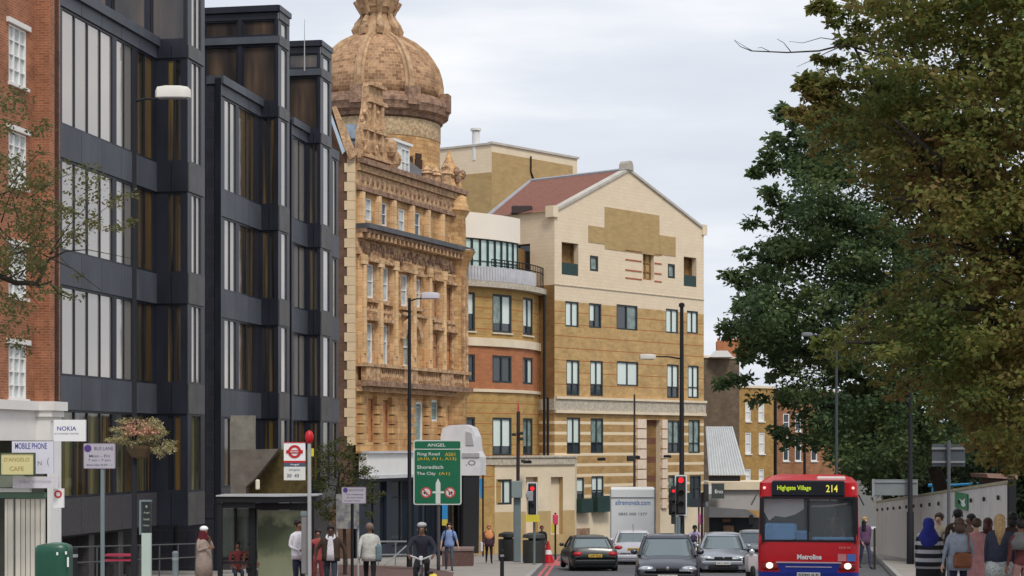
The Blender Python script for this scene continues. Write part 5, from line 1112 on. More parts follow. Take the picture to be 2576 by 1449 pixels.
b = MB(); b.prism([P(350, 1258, 38), P(380, 1258, 38), P(380, 1262, 38), P(355, 1262, 38), P(355, 1345, 38), P(350, 1345, 38)], (0, .12, 0)); b.build('frame', poleg, mp_)
b = MB(); b.prism([P(358, 1263, 38), P(379, 1263, 38), P(379, 1340, 38), P(358, 1340, 38)], (0, .1, 0)); b.build('map_panel', mat('map_black', (.02, .025, .025), .3, var=0), mp_)
g0 = XG(367, 38); b = MB(); b.prism([P(356, 1341, 38), P(379, 1341, 38), Vector((P(379, 0, 38).x, 38, g0.z)), Vector((P(356, 0, 38).x, 38, g0.z))], (0, .12, 0)); b.build('pillar_body', mat('pale_green_enamel', (.42, .50, .45), .4, var=.06), mp_)
for i, (y, s_) in enumerate(((1274, 'i'), (1290, 'Angel'), (1306, 'Pentonville'), (1322, 'Islington'))): text(mp_, s_, P(368.5, y, 38), (5 if i == 0 else 15)*k, 6*k, R_, U_, mat('map_text', (.30, .34, .30), .5, var=0))
def bollard(label, x, Y, h, r, m=poleb, cap=None):
    t = thing('bollard', label, 'bollard', XG(x, Y), group='street bollards'); b = MB(); b.lathe(XG(x, Y), [(r*1.1, 0), (r*1.1, .12), (r, .14), (r*.92, h-.1), (r, h-.08), (r, h-.03), (r*.6, h)], 12); b.build('post', m, t, smooth=True)
    b = MB(); b.lathe(XG(x, Y)+Vector((0, 0, h-.2)), [(r*1.03, 0), (r*1.03, .06)], 12); b.build('band', cap or metalg, t)
bollard('dark bollard by the green cabinet', 186, 36, 1.25, .075)
bollard('grey bollard between the map pillar and the woman with the white cap', 441, 41, 1.1, .07, poleg)
bollard('black bollard at the kerb in the middle of the pavement', 1263, 50, 1.03, .055)
for lab, x, Y, w2, yt, m in (('black litter bin left of the grey camera column', 1278, 88, .46, 1338, drk), ('dark grey litter bin left of the traffic cone', 1343, 83, .50, 1340, mat('bin_grey_green', (.045, .05, .048), .6, var=.2))):
    t = thing('litter_bin', lab, 'litter bin', XG(x, Y), group='litter bins'); g0 = XG(x, Y); h = P(x, yt, Y).z-g0.z
    b = MB(); b.lathe(g0, [(w2*.9, 0), (w2, .1), (w2, h*.75)], 14); b.build('body', m, t, smooth=True); b = MB(); b.lathe(g0+Vector((0, 0, h*.76)), [(w2*.5, 0), (w2*.5, .08), (w2*1.02, .1), (w2*.95, h*.18), (w2*.4, h*.24)], 14); b.build('lid', m, t, smooth=True)
co = thing('traffic_cone', 'orange-red and white traffic cone at the kerb', 'traffic cone', XG(1379, 84)); g0 = XG(1379, 84)
for (a, c, m) in ((0, .35, rd), (.351, .55, whitew), (.551, .95, rd)):
    b = MB(); b.lathe(g0, [(.24*(1-a)+.02, a+.03), (.24*(1-c)+.02, c+.03)], 12); b.build('cone_band', m, co)
b = MB(); b.cbox(g0+Vector((0, 0, .02)), (.5, .5, .045), .02); b.build('base', mat('dark_pink_rubber', (.35, .03, .05), .6, var=0), co)
lwm = thing('low_brick_wall', 'low reddish-brown brick planter wall behind the man in the blue shirt', 'wall', XG(1160, 76)); b = MB(); b.prism([XG(1112, 76), XG(1190, 77), XG(1190, 77)+Vector((0, 0, .62)), XG(1112, 76)+Vector((0, 0, .62))], (0, 1.6, 0)); b.build('brickwork', brick('planter_brick', (.14, .07, .06), (.11, .055, .05), (.13, .1, .09)), lwm)
b = MB(); b.prism([XG(1111, 75.95)+Vector((0, 0, .625)), XG(1191, 76.95)+Vector((0, 0, .625)), XG(1191, 76.95)+Vector((0, 0, .72)), XG(1111, 75.95)+Vector((0, 0, .72))], (0, 1.7, 0)); b.build('coping', mat('brown_coping', (.20, .14, .13), .8, var=.15), lwm)
# low rail behind cyclist and brown planter with slanted ramp rail
rr2 = thing('low_barrier', 'low grey guard rail in front of the dark shopfront', 'railing', XG(990, 78)); b = MB()
for h in (1.0, .45): b.tube([XG(950, 78)+Vector((0, 0, h)), XG(1038, 78)+Vector((0, 0, h))], .035, 6)
b.tube([XG(968, 74)+Vector((0, 0, .1)), XG(1024, 78)+Vector((0, 0, .85))], .03, 6); b.build('rail', metalg, rr2)
for x in (952, 995, 1036):
    b = MB(); b.tube([XG(x, 78), XG(x, 78)+Vector((0, 0, 1.0))], .03, 6); b.build('post', metalg, rr2)
pb = thing('poster_board', 'street poster board of blue and brown pictures behind the small parking sign', 'notice board', XG(876, 60))
b = MB(); b.prism([P(846, 1243, 60), P(903, 1243, 60), P(903, 1330, 60), P(846, 1330, 60)], (0, .06, 0)); b.build('board', mat('poster_mix', (.40, .38, .34), .5, c2=(.035, .055, .09), scale=4.5), pb)
for x in (848, 901):
    b = MB(); b.tube([XG(x, 60.1), P(x, 1243, 60.1)], .035, 6); b.build('post', galv, pb)
rt_ = thing('red_table', 'low table with crimson slatted top behind the railing', 'table', XG(302, 50)); b = MB()
for z in (0, .13): b.box(P(301, 1396, 50)+Vector((0, 0, -z)), (.72, .5, .05))
b.build('slatted_top', mat('crimson_paint', (.36, .03, .07), .5, var=.1), rt_)
for x in (278, 324):
    b = MB(); g0 = XG(x, 50); b.box(g0+Vector((0, 0, .3)), (.07, .4, .62)); b.build('leg', black, rt_)
# hanging basket on the first lamp
hb = thing('hanging_basket', 'big straw-coloured and pink flower basket hanging on the left street lamp', 'flower basket', P(352, 1150, 43))
c = P(352, 1125, 43); b = MB(); b.lathe(c-Vector((0, 0, .28)), [(.05, 0), (.2, .06), (.32, .25), (.34, .32)], 14); b.build('basket', mat('basket_brown', (.10, .07, .04), .9, var=.3), hb); b = MB(); b.tube([P(338, 1060, 43), P(352, 1062, 43), c], .012, 5); b.build('hanger', poleb, hb)
# ------------------------------------------------------------------ vehicles
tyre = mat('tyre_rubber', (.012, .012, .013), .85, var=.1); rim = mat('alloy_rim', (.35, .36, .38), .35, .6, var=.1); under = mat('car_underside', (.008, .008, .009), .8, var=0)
wsc = glassm('windscreen_glass', (.14, .18, .19), 1.75, .06, .15); hl = mat('headlamp_glass', (.48, .52, .55), .15, .3, var=.3, scale=9); tl = mat('tail_lamp', (.40, .015, .02), .25, var=.2, scale=9); trim = mat('black_trim', (.012, .012, .014), .5, var=0)
pw = mat('plate_white', (.66, .66, .62), .5, var=0); py_ = mat('plate_rear_yellow', (.62, .40, .05), .5, var=0)
def paint(name, c, metal=.5): return mat(name, c, .32, metal, var=.06, scale=3, spec=.5, coat=.35)
def wheel(root, x, y, r, w=.2):
    b = MB(True); c = Vector((x, y, r)); R = []
    for (dx, rr_) in ((-w/2, r*.82), (-w/2*.7, r), (w/2*.7, r), (w/2, r*.82)): R.append([c+Vector((dx, rr_*math.cos(a), rr_*math.sin(a))) for a in np.linspace(0, 2*math.pi, 23)[:-1]])
    b.rings(R); wl = b.build('wheel', tyre, root, smooth=True)
    b = MB(True); sgn = 1 if x > 0 else -1; R = []
    for (dx, rr_) in ((w/2+.005, r*.62), (w/2+.012, r*.55), (w/2-.01, r*.2), (w/2+.012, .02)): R.append([c+Vector((sgn*dx, rr_*math.cos(a), rr_*math.sin(a))) for a in np.linspace(0, 2*math.pi, 15)[:-1]])
    b.rings(R); b.build('rim', rim, wl)
def car(name, label, xc, Y, W, L, H, pm, rear=False, kind='saloon', rz=0, plate='LD04 KXB', group=None, dark_bumper=False):
    t = thing(name, label, 'car', XG(xc, Y, -.06), rz+(math.pi if rear else 0), group); hw = W/2
    st = [(-L/2, .50, .70, .30), (-L/2+.05, .60, .84, .22), (-L/2+.18, .70, .93, .19), (-L/2+.5, .78, .985, .18), (-L/2+.95, .86, 1, .18), (-L/2+1.3, .92, 1, .18), (0, .94, 1, .18)]
    if kind == 'saloon': st += [(L/2-1.25, .97, 1, .18), (L/2-.85, 1.0, 1, .18), (L/2-.4, 1.0, .985, .19), (L/2-.12, .97, .93, .22), (L/2-.03, .8, .88, .26), (L/2, .62, .8, .32)]
    else: st += [(L/2-.9, .97, 1, .18), (L/2-.3, .98, .985, .19), (L/2-.1, .95, .93, .22), (L/2-.03, .75, .88, .26), (L/2, .58, .8, .32)]
    hs = H/1.45; R = []
    for (y, h, wf, zb) in st:
        h *= hs; w2 = hw*wf
        half = [(0, zb), (w2*.86, zb), (w2*.97, zb+.10), (w2, zb+.30), (w2*.995, h*.72), (w2*.965, h*.88), (w2*.90, h*.965), (w2*.72, h+.0), (w2*.4, h+.025), (0, h+.032)]
        R.append([Vector((x, y, z)) for x, z in half]+[Vector((-x, y, z)) for x, z in half[-2:0:-1]])
    b = MB(True); b.rings(R)
    # roof shell and pillars join the body mesh
    zb = .93*hs; zr = H-.085
    if kind == 'saloon': yb0, yt0, yt1, yb1 = -L/2+1.15, -L/2+1.85, L/2-1.55, L/2-.78
    else: yb0, yt0, yt1, yb1 = -L/2+1.05, -L/2+1.75, L/2-.85, L/2-.22
    def ring(z, y0, y1, w2, n=28):
        cy, hy = (y0+y1)/2, (y1-y0)/2; out = []
        for i in range(n):
            a = 2*math.pi*i/n; ca, sa = math.cos(a), math.sin(a); out.append(Vector((w2*math.copysign(abs(ca)**.38, ca), cy+hy*math.copysign(abs(sa)**.5, sa), z)))
        return out
    wb, wt = hw*.90, hw*.70
    roof = [ring(zr-.03, yt0-.05, yt1+.05, wt*1.03), ring(zr+.02, yt0+.02, yt1-.02, wt*.98), ring(H-.03, yt0+.14, yt1-.14, wt*.86), ring(H-.005, yt0+.35, yt1-.35, wt*.6), ring(H, yt0+.6, yt1-.6, wt*.3)]
    b.rings(roof)
    for sx_ in (-1, 1):
        for (ya, yb_) in ((yb0+.06, yt0+.0), (yb1-.06, yt1)): b.tube([(sx_*wb*.97, ya, zb-.03), (sx_*(wb+wt)/2*.985, (ya+yb_)/2, (zb+zr)/2), (sx_*wt*.97, yb_, zr)], [.05, .042, .04], 6)
        ym = (yt0+yt1)/2; b.tube([(sx_*wb*1.0, ym, zb-.03), (sx_*wt*1.02, ym, zr)], .03, 5)
    b.build('body', pm, t, smooth=True)
    # glass by direction
    lo, hi = ring(zb-.02, yb0, yb1, wb), ring(zr-.02, yt0, yt1, wt); n = len(lo); parts = {'windscreen': MB(True), 'rear_window': MB(True), 'side_window': MB(True)}
    for i in range(n):
        a, c = lo[i], lo[(i+1) % n]; d, e = hi[(i+1) % n], hi[i]; cx_, cy_ = (a.x+c.x)/2, (a.y+c.y)/2
        key = 'side_window' if abs(cx_) > wb*.93 else ('windscreen' if cy_ < (yb0+yb1)/2 else 'rear_window'); parts[key].quad(a, c, d, e)
    for kx_, m_ in parts.items(): m_.build(kx_, wsc, t)
    for x in (-hw+.1, hw-.1):
        for y in (-L/2+.82, L/2-.78): wheel(t, x, y, .31)
    for sx_ in (-1, 1):
        b = MB(True); b.ell((sx_*(hw*.93+.1), yb0+.32, zb+.07), (.10, .07, .075), 10, 6); b.build('wing_mirror', pm, t, smooth=True)
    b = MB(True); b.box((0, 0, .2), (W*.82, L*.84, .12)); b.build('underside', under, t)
    # front
    y = -L/2; lc = .62*hs
    for sx_ in (-1, 1):
        b = MB(True); b.ell((sx_*hw*.64, y+.16, lc), (.23, .12, .085), 14, 8); b.build('headlight', hl, t, smooth=True)
    b = MB(True); b.cbox((0, y+.06, lc-.01), (W*.36, .12, .12), .03); b.build('grille', trim, t)
    b = MB(True); b.ell((0, y+.0, lc+.03), (.045, .02, .05), 8, 6); b.build('badge', rim, t)
    b = MB(True); b.cbox((0, y+.03, .30), (W*.60, .12, .13), .03); b.build('lower_grille', trim, t)
    b = MB(True); b.cbox((0, y+.02, .46), (W*.86, .14, .14), .04); b.build('bumper', trim if dark_bumper else pm, t)
    b = MB(True); b.box((0, y-.065, .45), (.52, .012, .112)); pl_ = b.build('number_plate', pw, t); text(t, plate, (0, y-.073, .45), .44, .07, R_, U_, drk, local=True)
    # rear
    y = L/2
    for sx_ in (-1, 1):
        b = MB(True); b.ell((sx_*hw*.70, y-.10, .78*hs), (.20, .12, .10), 14, 8); b.build('tail_light', tl, t, smooth=True)
    b = MB(True); b.cbox((0, y-.02, .45), (W*.86, .14, .16), .04); b.build('bumper', trim if dark_bumper else pm, t)
    b = MB(True); b.box((0, y+.005, .72*hs), (.52, .012, .112)); b.build('number_plate', py_, t); text(t, plate, (0, y+.013, .72*hs), .44, .07, (-1, 0, 0), U_, drk, local=True)
    return t
car('dark_saloon_car', 'dark grey saloon car facing us, nearest of the cars', 1678, 52.0, 1.74, 4.3, 1.50, paint('gunmetal_paint', (.060, .065, .085)), plate='GU54 BLX', dark_bumper=True, rz=-.075)
car('black_saloon_car', 'black saloon car seen from behind with red tail lights', 1480, 73.0, 1.86, 4.6, 1.38, paint('black_green_paint', (.010, .016, .017), .2), rear=True, rz=.075, plate='LV07 FUA')
wc = car('white_hatchback', 'silvery white hatchback seen from behind with yellow plate', 1592, 84.0, 1.85, 3.9, 1.56, paint('silver_white_paint', (.55, .55, .60), .15), rear=True, kind='hatch', plate='RK53 OPW', rz=-.05)
car('silver_hatchback', 'silver car facing us beside the bus', 1818, 70.0, 1.84, 4.1, 1.46, paint('silver_paint', (.34, .36, .40), .5), kind='hatch', plate='R412 GNO', rz=-.10)
car('grey_estate_car', 'grey car half hidden behind the bus and the silver car', 1893, 92.0, 1.76, 4.3, 1.5, paint('mid_grey_paint', (.22, .24, .26), .4), kind='hatch', plate='W88 TNC', rz=-.12)
b = MB(True); b.tube([(0, 1.2, 1.48), (.02, 1.45, 1.85)], .01, 4); b.build('aerial', trim, wc)
# box van
bv = thing('white_box_van', 'white removals box van seen from behind with blue lettering', 'van', XG(1592, 95, -.06), -.06); Yv = 95; k = Yv/FP
vw = mat('van_white', (.80, .82, .82), .45, var=.05, scale=.8); zbv = gz(Yv)
x0, x1 = P(1535, 0, Yv).x, P(1648, 0, Yv).x; zt = P(0, 1229, Yv).z; zf = zbv+.75
b = MB(); b.cbox(((x0+x1)/2, Yv+2, (zt+zf)/2), (x1-x0, 4, zt-zf), .05); b.build('box_body', vw, bv)
b = MB(); b.cbox(((x0+x1)/2, Yv+4.9, zbv+1.25), (1.9, 1.7, 1.7), .15); b.build('cab', vw, bv)
b = MB(); zz = P(0, 1251, Yv).z; b.box(((x0+x1)/2, Yv-.02, zz), (x1-x0-.12, .05, .035)); b.box(((x0+x1)/2, Yv-.02, zf+.12), (x1-x0-.1, .06, .05)); b.build('shutter_rail', metalg, bv)
for x in (x0+.03, x1-.03):
    b = MB(); b.box((x, Yv-.015, (zt+zf)/2), (.05, .05, zt-zf-.05)); b.build('corner_trim', metalg, bv)
text(bv, 'allremovals.com', P(1592, 1264, Yv-.01), 88*k, 13*k, R_, U_, mat('van_blue_text', (.16, .27, .52), .5, var=0)); text(bv, '0845 000 1277', P(1592, 1293, Yv-.01), 72*k, 7*k, R_, U_, mat('van_grey_text', (.22, .24, .26), .5, var=0))
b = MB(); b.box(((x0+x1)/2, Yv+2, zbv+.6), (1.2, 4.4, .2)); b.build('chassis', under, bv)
for x in (x0+.2, x1-.2):
    for yy in (1.0, 4.9):
        b = MB(True); c = Vector((x-ORG[bv.name].x, yy, .42)); R = []
        for (dx, rr_) in ((-.12, .36), (-.08, .42), (.08, .42), (.12, .36)): R.append([c+Vector((dx, rr_*math.cos(a), rr_*math.sin(a))) for a in np.linspace(0, 2*math.pi, 19)[:-1]])
        b.rings(R); b.build('wheel', tyre, bv)
for x in (x0+.15, x1-.15):
    b = MB(); b.cbox((x, Yv-.02, zf-.12), (.2, .08, .14), .02); b.build('tail_light', tl, bv)
tk = mat('taxi_orange', (.6, .3, .1), .5)
# ------------------------------------------------------------------ bus
Yb = 45.0; k = Yb/FP; bx = P(2034, 0, Yb).x; W = 2.42; Hb = 2.78; zB = gz(Yb)-.06
bus = thing('red_bus', 'red single-deck bus with blue skirt coming towards us, route 214', 'bus', (bx, Yb, zB), -math.radians(9.2))
bred = mat('bus_body_red', (.56, .004, .012), .38, var=.12, scale=1.4, spec=.35, coat=.12); bblue = mat('bus_skirt_blue', (.015, .035, .30), .35, var=.05, coat=.3); bdark = mat('bus_dark_surround', (.018, .014, .018), .35, var=0)
def bz(y): return (HY-y)*k-zB
def bxx(x): return (x-2034)*k
hw = W/2
# body: front profile in y/z lofted in x would lose the corners, so rings in z with rounded corners
def bring(z, f, wv, L=9.5, n=7, r=.28):
    pts = []; x1 = hw*wv
    for j in range(n): a = math.pi/2*j/(n-1); pts.append(Vector((-x1+r-r*math.sin(a) if False else -x1+r*(1-math.sin(a)), f+r*(1-math.cos(a)), z)))
    left = list(pts); right = [Vector((-p.x, p.y, z)) for p in reversed(pts)]
    return right+left+[Vector((-x1, L, z)), Vector((x1, L, z))] if False else left[::1]+[Vector((-x1, L, z)), Vector((x1, L, z))]+right[::1]
zs = [(.28, .02, .985), (.60, 0, 1), (1.02, .0, 1), (bz(1363), .03, 1)]
b = MB(True); b.rings([bring(z, f, wv) for z, f, wv in zs]); 
zu = [(bz(1252), .13, .985), (bz(1215), .17, .975), (Hb-.06, .25, .95), (Hb-.01, .42, .88), (Hb+.03, .8, .7)]
b.rings([bring(z, f, wv) for z, f, wv in zu])
for sx_ in (-1, 1): b.tube([(sx_*(hw-.06), .10, bz(1363)-.05), (sx_*(hw-.085), .22, bz(1252)+.05)], .055, 6)
b.build('body', bred, bus, smooth=True)
b = MB(True)
for sx_ in (-1, 1): b.box((sx_*(hw-.05), 5.2, (bz(1363)+bz(1252))/2), (.04, 8.4, bz(1252)-bz(1363)))
b.box((0, 9.4, 1.7), (W-.1, .1, 1.5)); b.build('side_windows', glassm('bus_side_glass', (.03, .035, .04), 1.6, .08), bus)
b = MB(True); R = [bring(z, f-.008, wv+.004) for z, f, wv in ((.25, .02, .985), (.56, 0, 1), (.60, 0, 1))]; b.rings(R); b.build('blue_skirt', bblue, bus, smooth=True)
b = MB(True); q = [(bxx(2066-80), .30), (bxx(2160-75), .30)]; b.prism([(-.66, -.02, bz(1443)), (.66, -.02, bz(1443)), (.74, -.02, bz(1422)), (.80, -.02, bz(1416)), (-.80, -.02, bz(1416)), (-.74, -.02, bz(1422))], (0, .06, 0)); b.build('blue_front_panel', bblue, bus)
b = MB(True); b.box((0, -.03, bz(1415)), (1.56, .03, .03)); b.box((0, -.03, bz(1426)), (1.1, .02, .02)); b.build('pale_trim_line', mat('pale_pink_trim', (.60, .48, .52), .4, var=0), bus)
# windscreen surround, dash, interior
b = MB(True); zlo, zhi = bz(1361), bz(1252)
for (xa, xb, za, zb_) in ((-hw+.04, -hw+.14, zlo, zhi), (hw-.14, hw-.04, zlo, zhi)): b.box(((xa+xb)/2, .12, (za+zb_)/2), (xb-xa, .1, zb_-za))
b.box((bxx(2033), .07, (zlo+zhi)/2), (.05, .06, zhi-zlo)); b.box((0, .10, zhi), (W-.2, .08, .05)); b.box((0, .05, zlo), (W-.16, .06, .05)); b.build('windscreen_surround', bdark, bus)
b = MB(True); R = []
for z, f in ((zlo+.02, .06), (zhi-.02, .14)):
    R.append([Vector((x, f+.10*(abs(x)/hw)**4, z)) for x in np.linspace(-hw+.12, hw-.12, 11)])
b.rings(R, False, False); wsg_ = mat('bus_windscreen', (.20, .23, .24), .03, var=0, spec=.5); wsg_.node_tree.nodes['Principled BSDF'].inputs['Alpha'].default_value = .36; b.build('windscreen', wsg_, bus, fixn=False)
b = MB(True); b.box((0, 2.6, (zlo+zhi)/2), (W-.2, .04, zhi-zlo+.2)); b.box((0, 1.4, zlo-.05), (W-.2, 2.4, .04)); b.build('cabin_back', mat('bus_interior_dark', (.014, .013, .014), .7, var=.5, scale=4), bus)
b = MB(True); b.cbox((bxx(1964), .55, bz(1343)), ((2002-1922)*k, .25, (1370-1322)*k), .05); b.build('blue_cab_panel', mat('bus_blue_panel', (.14, .42, .85), .5, var=.15), bus)
b = MB(True); b.cbox((bxx(2018), .5, bz(1350)), (.36, .2, .24), .04); b.cbox((bxx(2095), .42, bz(1358)), (1.0, .16, .1), .03); b.build('dashboard', mat('bus_dash_blue', (.08, .30, .62), .5, var=.1), bus)
b = MB(True); b.prism([(bxx(1918), .4, bz(1256)), (bxx(2022), .4, bz(1256)), (bxx(2022), .4, bz(1282)), (bxx(2000), .4, bz(1296)), (bxx(1975), .4, bz(1303)), (bxx(1950), .4, bz(1300)), (bxx(1935), .4, bz(1312)), (bxx(1922), .4, bz(1290))], (0, .03, 0)); b.build('painted_windscreen_reflection', mat('painted_reflection_white', (.85, .86, .88), .6, var=.08), bus)  # pale sky reflection of the windscreen, modelled as a flat white shape
b = MB(True); b.tube([(bxx(2040), .5, bz(1276)), (bxx(2085), .5, bz(1274)), (bxx(2130), .5, bz(1268))], .02, 6); b.cbox((bxx(2060), .5, bz(1258)), (.5, .1, .06), .02); b.cbox((bxx(2098), .5, bz(1259)), (.18, .1, .05), .02); b.build('interior_rail', mat('interior_pale', (.6, .6, .6), .5, var=0), bus)
# display
b = MB(True); b.cbox((bxx(2033), .13, bz(1229)), ((2123-1941)*k, .12, (1250-1210)*k), .03); b.build('destination_box', mat('display_black', (.012, .014, .020), .25, var=0), bus)
led = mat('display_led', (.42, .55, .03), .5, var=0, emit=.75); led2 = mat('display_led_yellow', (.62, .55, .08), .5, var=0, emit=.7)
text(bus, 'Highgate Village', (bxx(1998), .065, bz(1229)), 84*k, 15*k, R_, U_, led, local=True); text(bus, '214', (bxx(2092), .065, bz(1229)), 29*k, 18*k, R_, U_, led2, local=True)
text(bus, 'Metroline', (bxx(2036), -.01, bz(1401)), 61*k, 13*k, R_, U_, wsg, local=True, bold=.04); text(bus, 'DLD 90', (bxx(2124), .01, bz(1377)), 28*k, 5*k, R_, U_, mat('pale_red_letters', (.62, .35, .30), .5, var=0), local=True)
for sx_ in (-1, 1):
    b = MB(True); b.cbox((sx_*.92, -.005, bz(1424)), (.40, .10, .17), .04); b.build('lamp_cluster', mat('lamp_cluster_red', (.30, .03, .03), .3, var=.3, scale=9), bus)
    b = MB(True); b.ell((sx_*.93, -.06, bz(1423)), (.085, .03, .075), 14, 8); b.build('headlight', mat('lit_headlight', (1, .86, .62), .3, var=0, emit=1.3), bus)
    b = MB(True); b.ell((sx_*1.06, .16, bz(1228)), (.035, .03, .035), 8, 6); b.build('marker_lamp', mat('marker_lit', (1, .55, .5), .4, var=0, emit=.8), bus)
    b = MB(True); R = [bxx(2009 if sx_ < 0 else 2080)]; b.tube([(sx_*.55+.0, -.0, bz(1362)), (sx_*.25 if sx_ > 0 else -.3, .05, bz(1358))], .014, 5); b.build('wiper', trim, bus)
for (xx, nm, m) in ((2117, 'pink_sticker', mat('sticker_pink', (.62, .25, .26), .5, var=.1)), (2140, 'blue_sticker', mat('sticker_blue', (.08, .18, .55), .5, var=0))):
    b = MB(True); b.box((bxx(xx), -.004+.0, bz(1402)), (.2, .02, .17)); b.build(nm, m, bus)
b = MB(True); b.cbox((0, -.02, bz(1447)), (.56, .03, .13), .01); b.build('number_plate', pw, bus); text(bus, 'S290 JLP', (0, -.04, bz(1447)), .48, .085, R_, U_, drk, local=True)
for sx_, xx in ((-1, -hw-.16), (1, hw+.10)):
    b = MB(True); b.cbox((xx, -.05, bz(1322 if sx_ > 0 else 1310)), (.11, .10, .28), .04); b.tube([(xx, 0, bz(1270)), (xx-sx_*.12, .15, bz(1245))], .02, 5); b.build('wing_mirror', bdark, bus)
for x in (-hw+.16, hw-.16):
    for y in (1.9, 7.4): wheel(bus, x, y, .45, .26)
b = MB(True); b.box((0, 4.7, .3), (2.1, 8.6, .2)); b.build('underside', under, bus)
b = MB(True); b.cbox((.55, 1.6, Hb+.05), (.7, .5, .1), .03); b.build('roof_hatch', mat('hatch_pale', (.6, .58, .56), .5, var=.05), bus)
# ------------------------------------------------------------------ people
def cloth(name, c): return mat('cloth_'+name, c, .9, var=.22, scale=6, bump=.4, bscale=18)
skl = mat('skin_light', (.50, .30, .21), .55, var=.06); skd = mat('skin_brown', (.20, .105, .065), .55, var=.06); skk = mat('skin_dark', (.075, .042, .030), .5, var=.06)
hair_d = mat('hair_dark', (.014, .011, .010), .55, var=.3, scale=12, stretch=(4, 4, 1)); hair_b = mat('hair_blonde', (.36, .235, .105), .5, var=.35, scale=12, stretch=(4, 4, 1)); hair_g = mat('hair_brown', (.07, .04, .025), .55, var=.3, scale=12)
shoe_m = mat('shoe_dark', (.02, .018, .018), .5, var=0)
def person(label, x, Y, h, rz, top, legs, skin=skl, hair=hair_d, pose='stand', sleeve=True, hairlen=0, shoes=shoe_m, group='people on the pavements', arms=None, extra=None, z=None, bulk=1.0, lean=0):
    base = XG(x, Y, .12 if group.startswith('people crowding') else 0) if z is None else Vector((XG(x, Y).x, Y, z))
    t = thing('person', label, 'person', base, rz, group); s = h/1.75
    J = {'pel': (0, 0, .95), 'wai': (0, 0, 1.10), 'che': (0, -.01, 1.30), 'upc': (0, .0, 1.42), 'nec': (0, .005, 1.50), 'hd0': (0, -.01, 1.565), 'hd1': (0, -.005, 1.64), 'hd2': (0, .0, 1.70), 'nos': (0, -.112, 1.615)}
    L = {}
    for k, sg in (('l', -1), ('r', 1)):
        st = {'stand': (0, 0), 'walk': (.20*sg, .10*sg), 'sit': (0, 0), 'cycle': (0, 0)}[pose]
        J['hip'+k] = (.095*sg, 0, .90)
        if pose in ('sit', 'cycle'):
            if pose == 'sit': J['kne'+k] = (.10*sg, -.42, .90); J['ank'+k] = (.10*sg, -.40, .46); J['toe'+k] = (.10*sg, -.54, .42)
            else: u = .16*sg; J['kne'+k] = (.12*sg, -.34, .78+u*.6); J['ank'+k] = (.11*sg, -.16, .30+u); J['toe'+k] = (.11*sg, -.31, .27+u)
        else: J['kne'+k] = (.10*sg, -.03-st[0]*.5-.0, .50); J['ank'+k] = (.10*sg, -st[0]+.03, .085+max(0, -st[0])*.25); J['toe'+k] = (.115*sg, -st[0]-.13, .035+max(0, -st[0])*.1)
        J['sho'+k] = (.185*sg, .0, 1.415)
        A = (arms or {}).get(k)
        if A is None: A = {'stand': ((.235, .02, 1.14), (.25, -.06, .90)), 'walk': ((.245, .03+.08*sg, 1.15), (.25, -.06+.20*sg, .93)), 'sit': ((.23, -.06, 1.17), (.14, -.28, 1.05)), 'cycle': ((.27, -.22, 1.20), (.27, -.48, 1.09))}[pose]
        J['elb'+k] = (A[0][0]*sg, A[0][1], A[0][2]); J['wri'+k] = (A[1][0]*sg, A[1][1], A[1][2])
    if lean:
        for k in list(J):
            if k[:3] in ('wai', 'che', 'upc', 'nec', 'hd0', 'hd1', 'hd2', 'nos', 'sho'):
                x_, y_, z_ = J[k]; a = lean; dz = z_-.95; J[k] = (x_, y_*math.cos(a)-dz*math.sin(a), .95+dz*math.cos(a)+y_*math.sin(a)*.0)
    RAD = {'pel': .135, 'wai': .125, 'che': .145, 'upc': .11, 'nec': .055, 'hd0': .070, 'hd1': .092, 'hd2': .075, 'nos': .016, 'hip': .095, 'kne': .062, 'ank': .042, 'toe': .038, 'sho': .068, 'elb': .044, 'wri': .028}
    edges = [('pel', 'wai'), ('wai', 'che'), ('che', 'upc'), ('upc', 'nec'), ('nec', 'hd0'), ('hd0', 'hd1'), ('hd1', 'hd2'), ('hd1', 'nos')]
    for k in 'lr': edges += [('pel', 'hip'+k), ('hip'+k, 'kne'+k), ('kne'+k, 'ank'+k), ('ank'+k, 'toe'+k), ('upc', 'sho'+k), ('sho'+k, 'elb'+k), ('elb'+k, 'wri'+k)]
    # hands: palm and five fingers of unequal length, slightly curled
    for k, sg in (('l', -1), ('r', 1)):
        wv = Vector(J['wri'+k]); ev = Vector(J['elb'+k]); d = (wv-ev).normalized(); side = d.cross(Vector((sg, 0, 0)))
        if side.length < .2: side = Vector((0, -1, 0))
        side.normalize(); inn = Vector((-sg, 0, 0)); inn = (inn-d*inn.dot(d)).normalized()
        J['pal'+k] = tuple(wv+d*.075); RAD['pal'] = .030; edges.append(('wri'+k, 'pal'+k))
        for q, (o_, ln) in enumerate(((-.030, .060), (-.010, .075), (.011, .072), (.030, .055))):
            a_ = wv+d*.10+side*o_; b_ = a_+d*ln*.6+inn*.006; c_ = b_+d*ln*.35+inn*.022
            for nm, v_, r_ in (('fa', a_, .0105), ('fb', b_, .0095), ('fc', c_, .008)): J[nm+str(q)+k] = tuple(v_); RAD[nm+str(q)] = r_
            edges += [('pal'+k, 'fa%d%s' % (q, k)), ('fa%d%s' % (q, k), 'fb%d%s' % (q, k)), ('fb%d%s' % (q, k), 'fc%d%s' % (q, k))]
        a_ = wv+d*.045+side*-.035+inn*.01; b_ = a_+d*.04+side*-.018+inn*.02
        J['ta'+k] = tuple(a_); J['tb'+k] = tuple(b_); RAD['ta'] = .012; RAD['tb'] = .009; edges += [('wri'+k, 'ta'+k), ('ta'+k, 'tb'+k)]
    names = list(J); idx = {n: i for i, n in enumerate(names)}
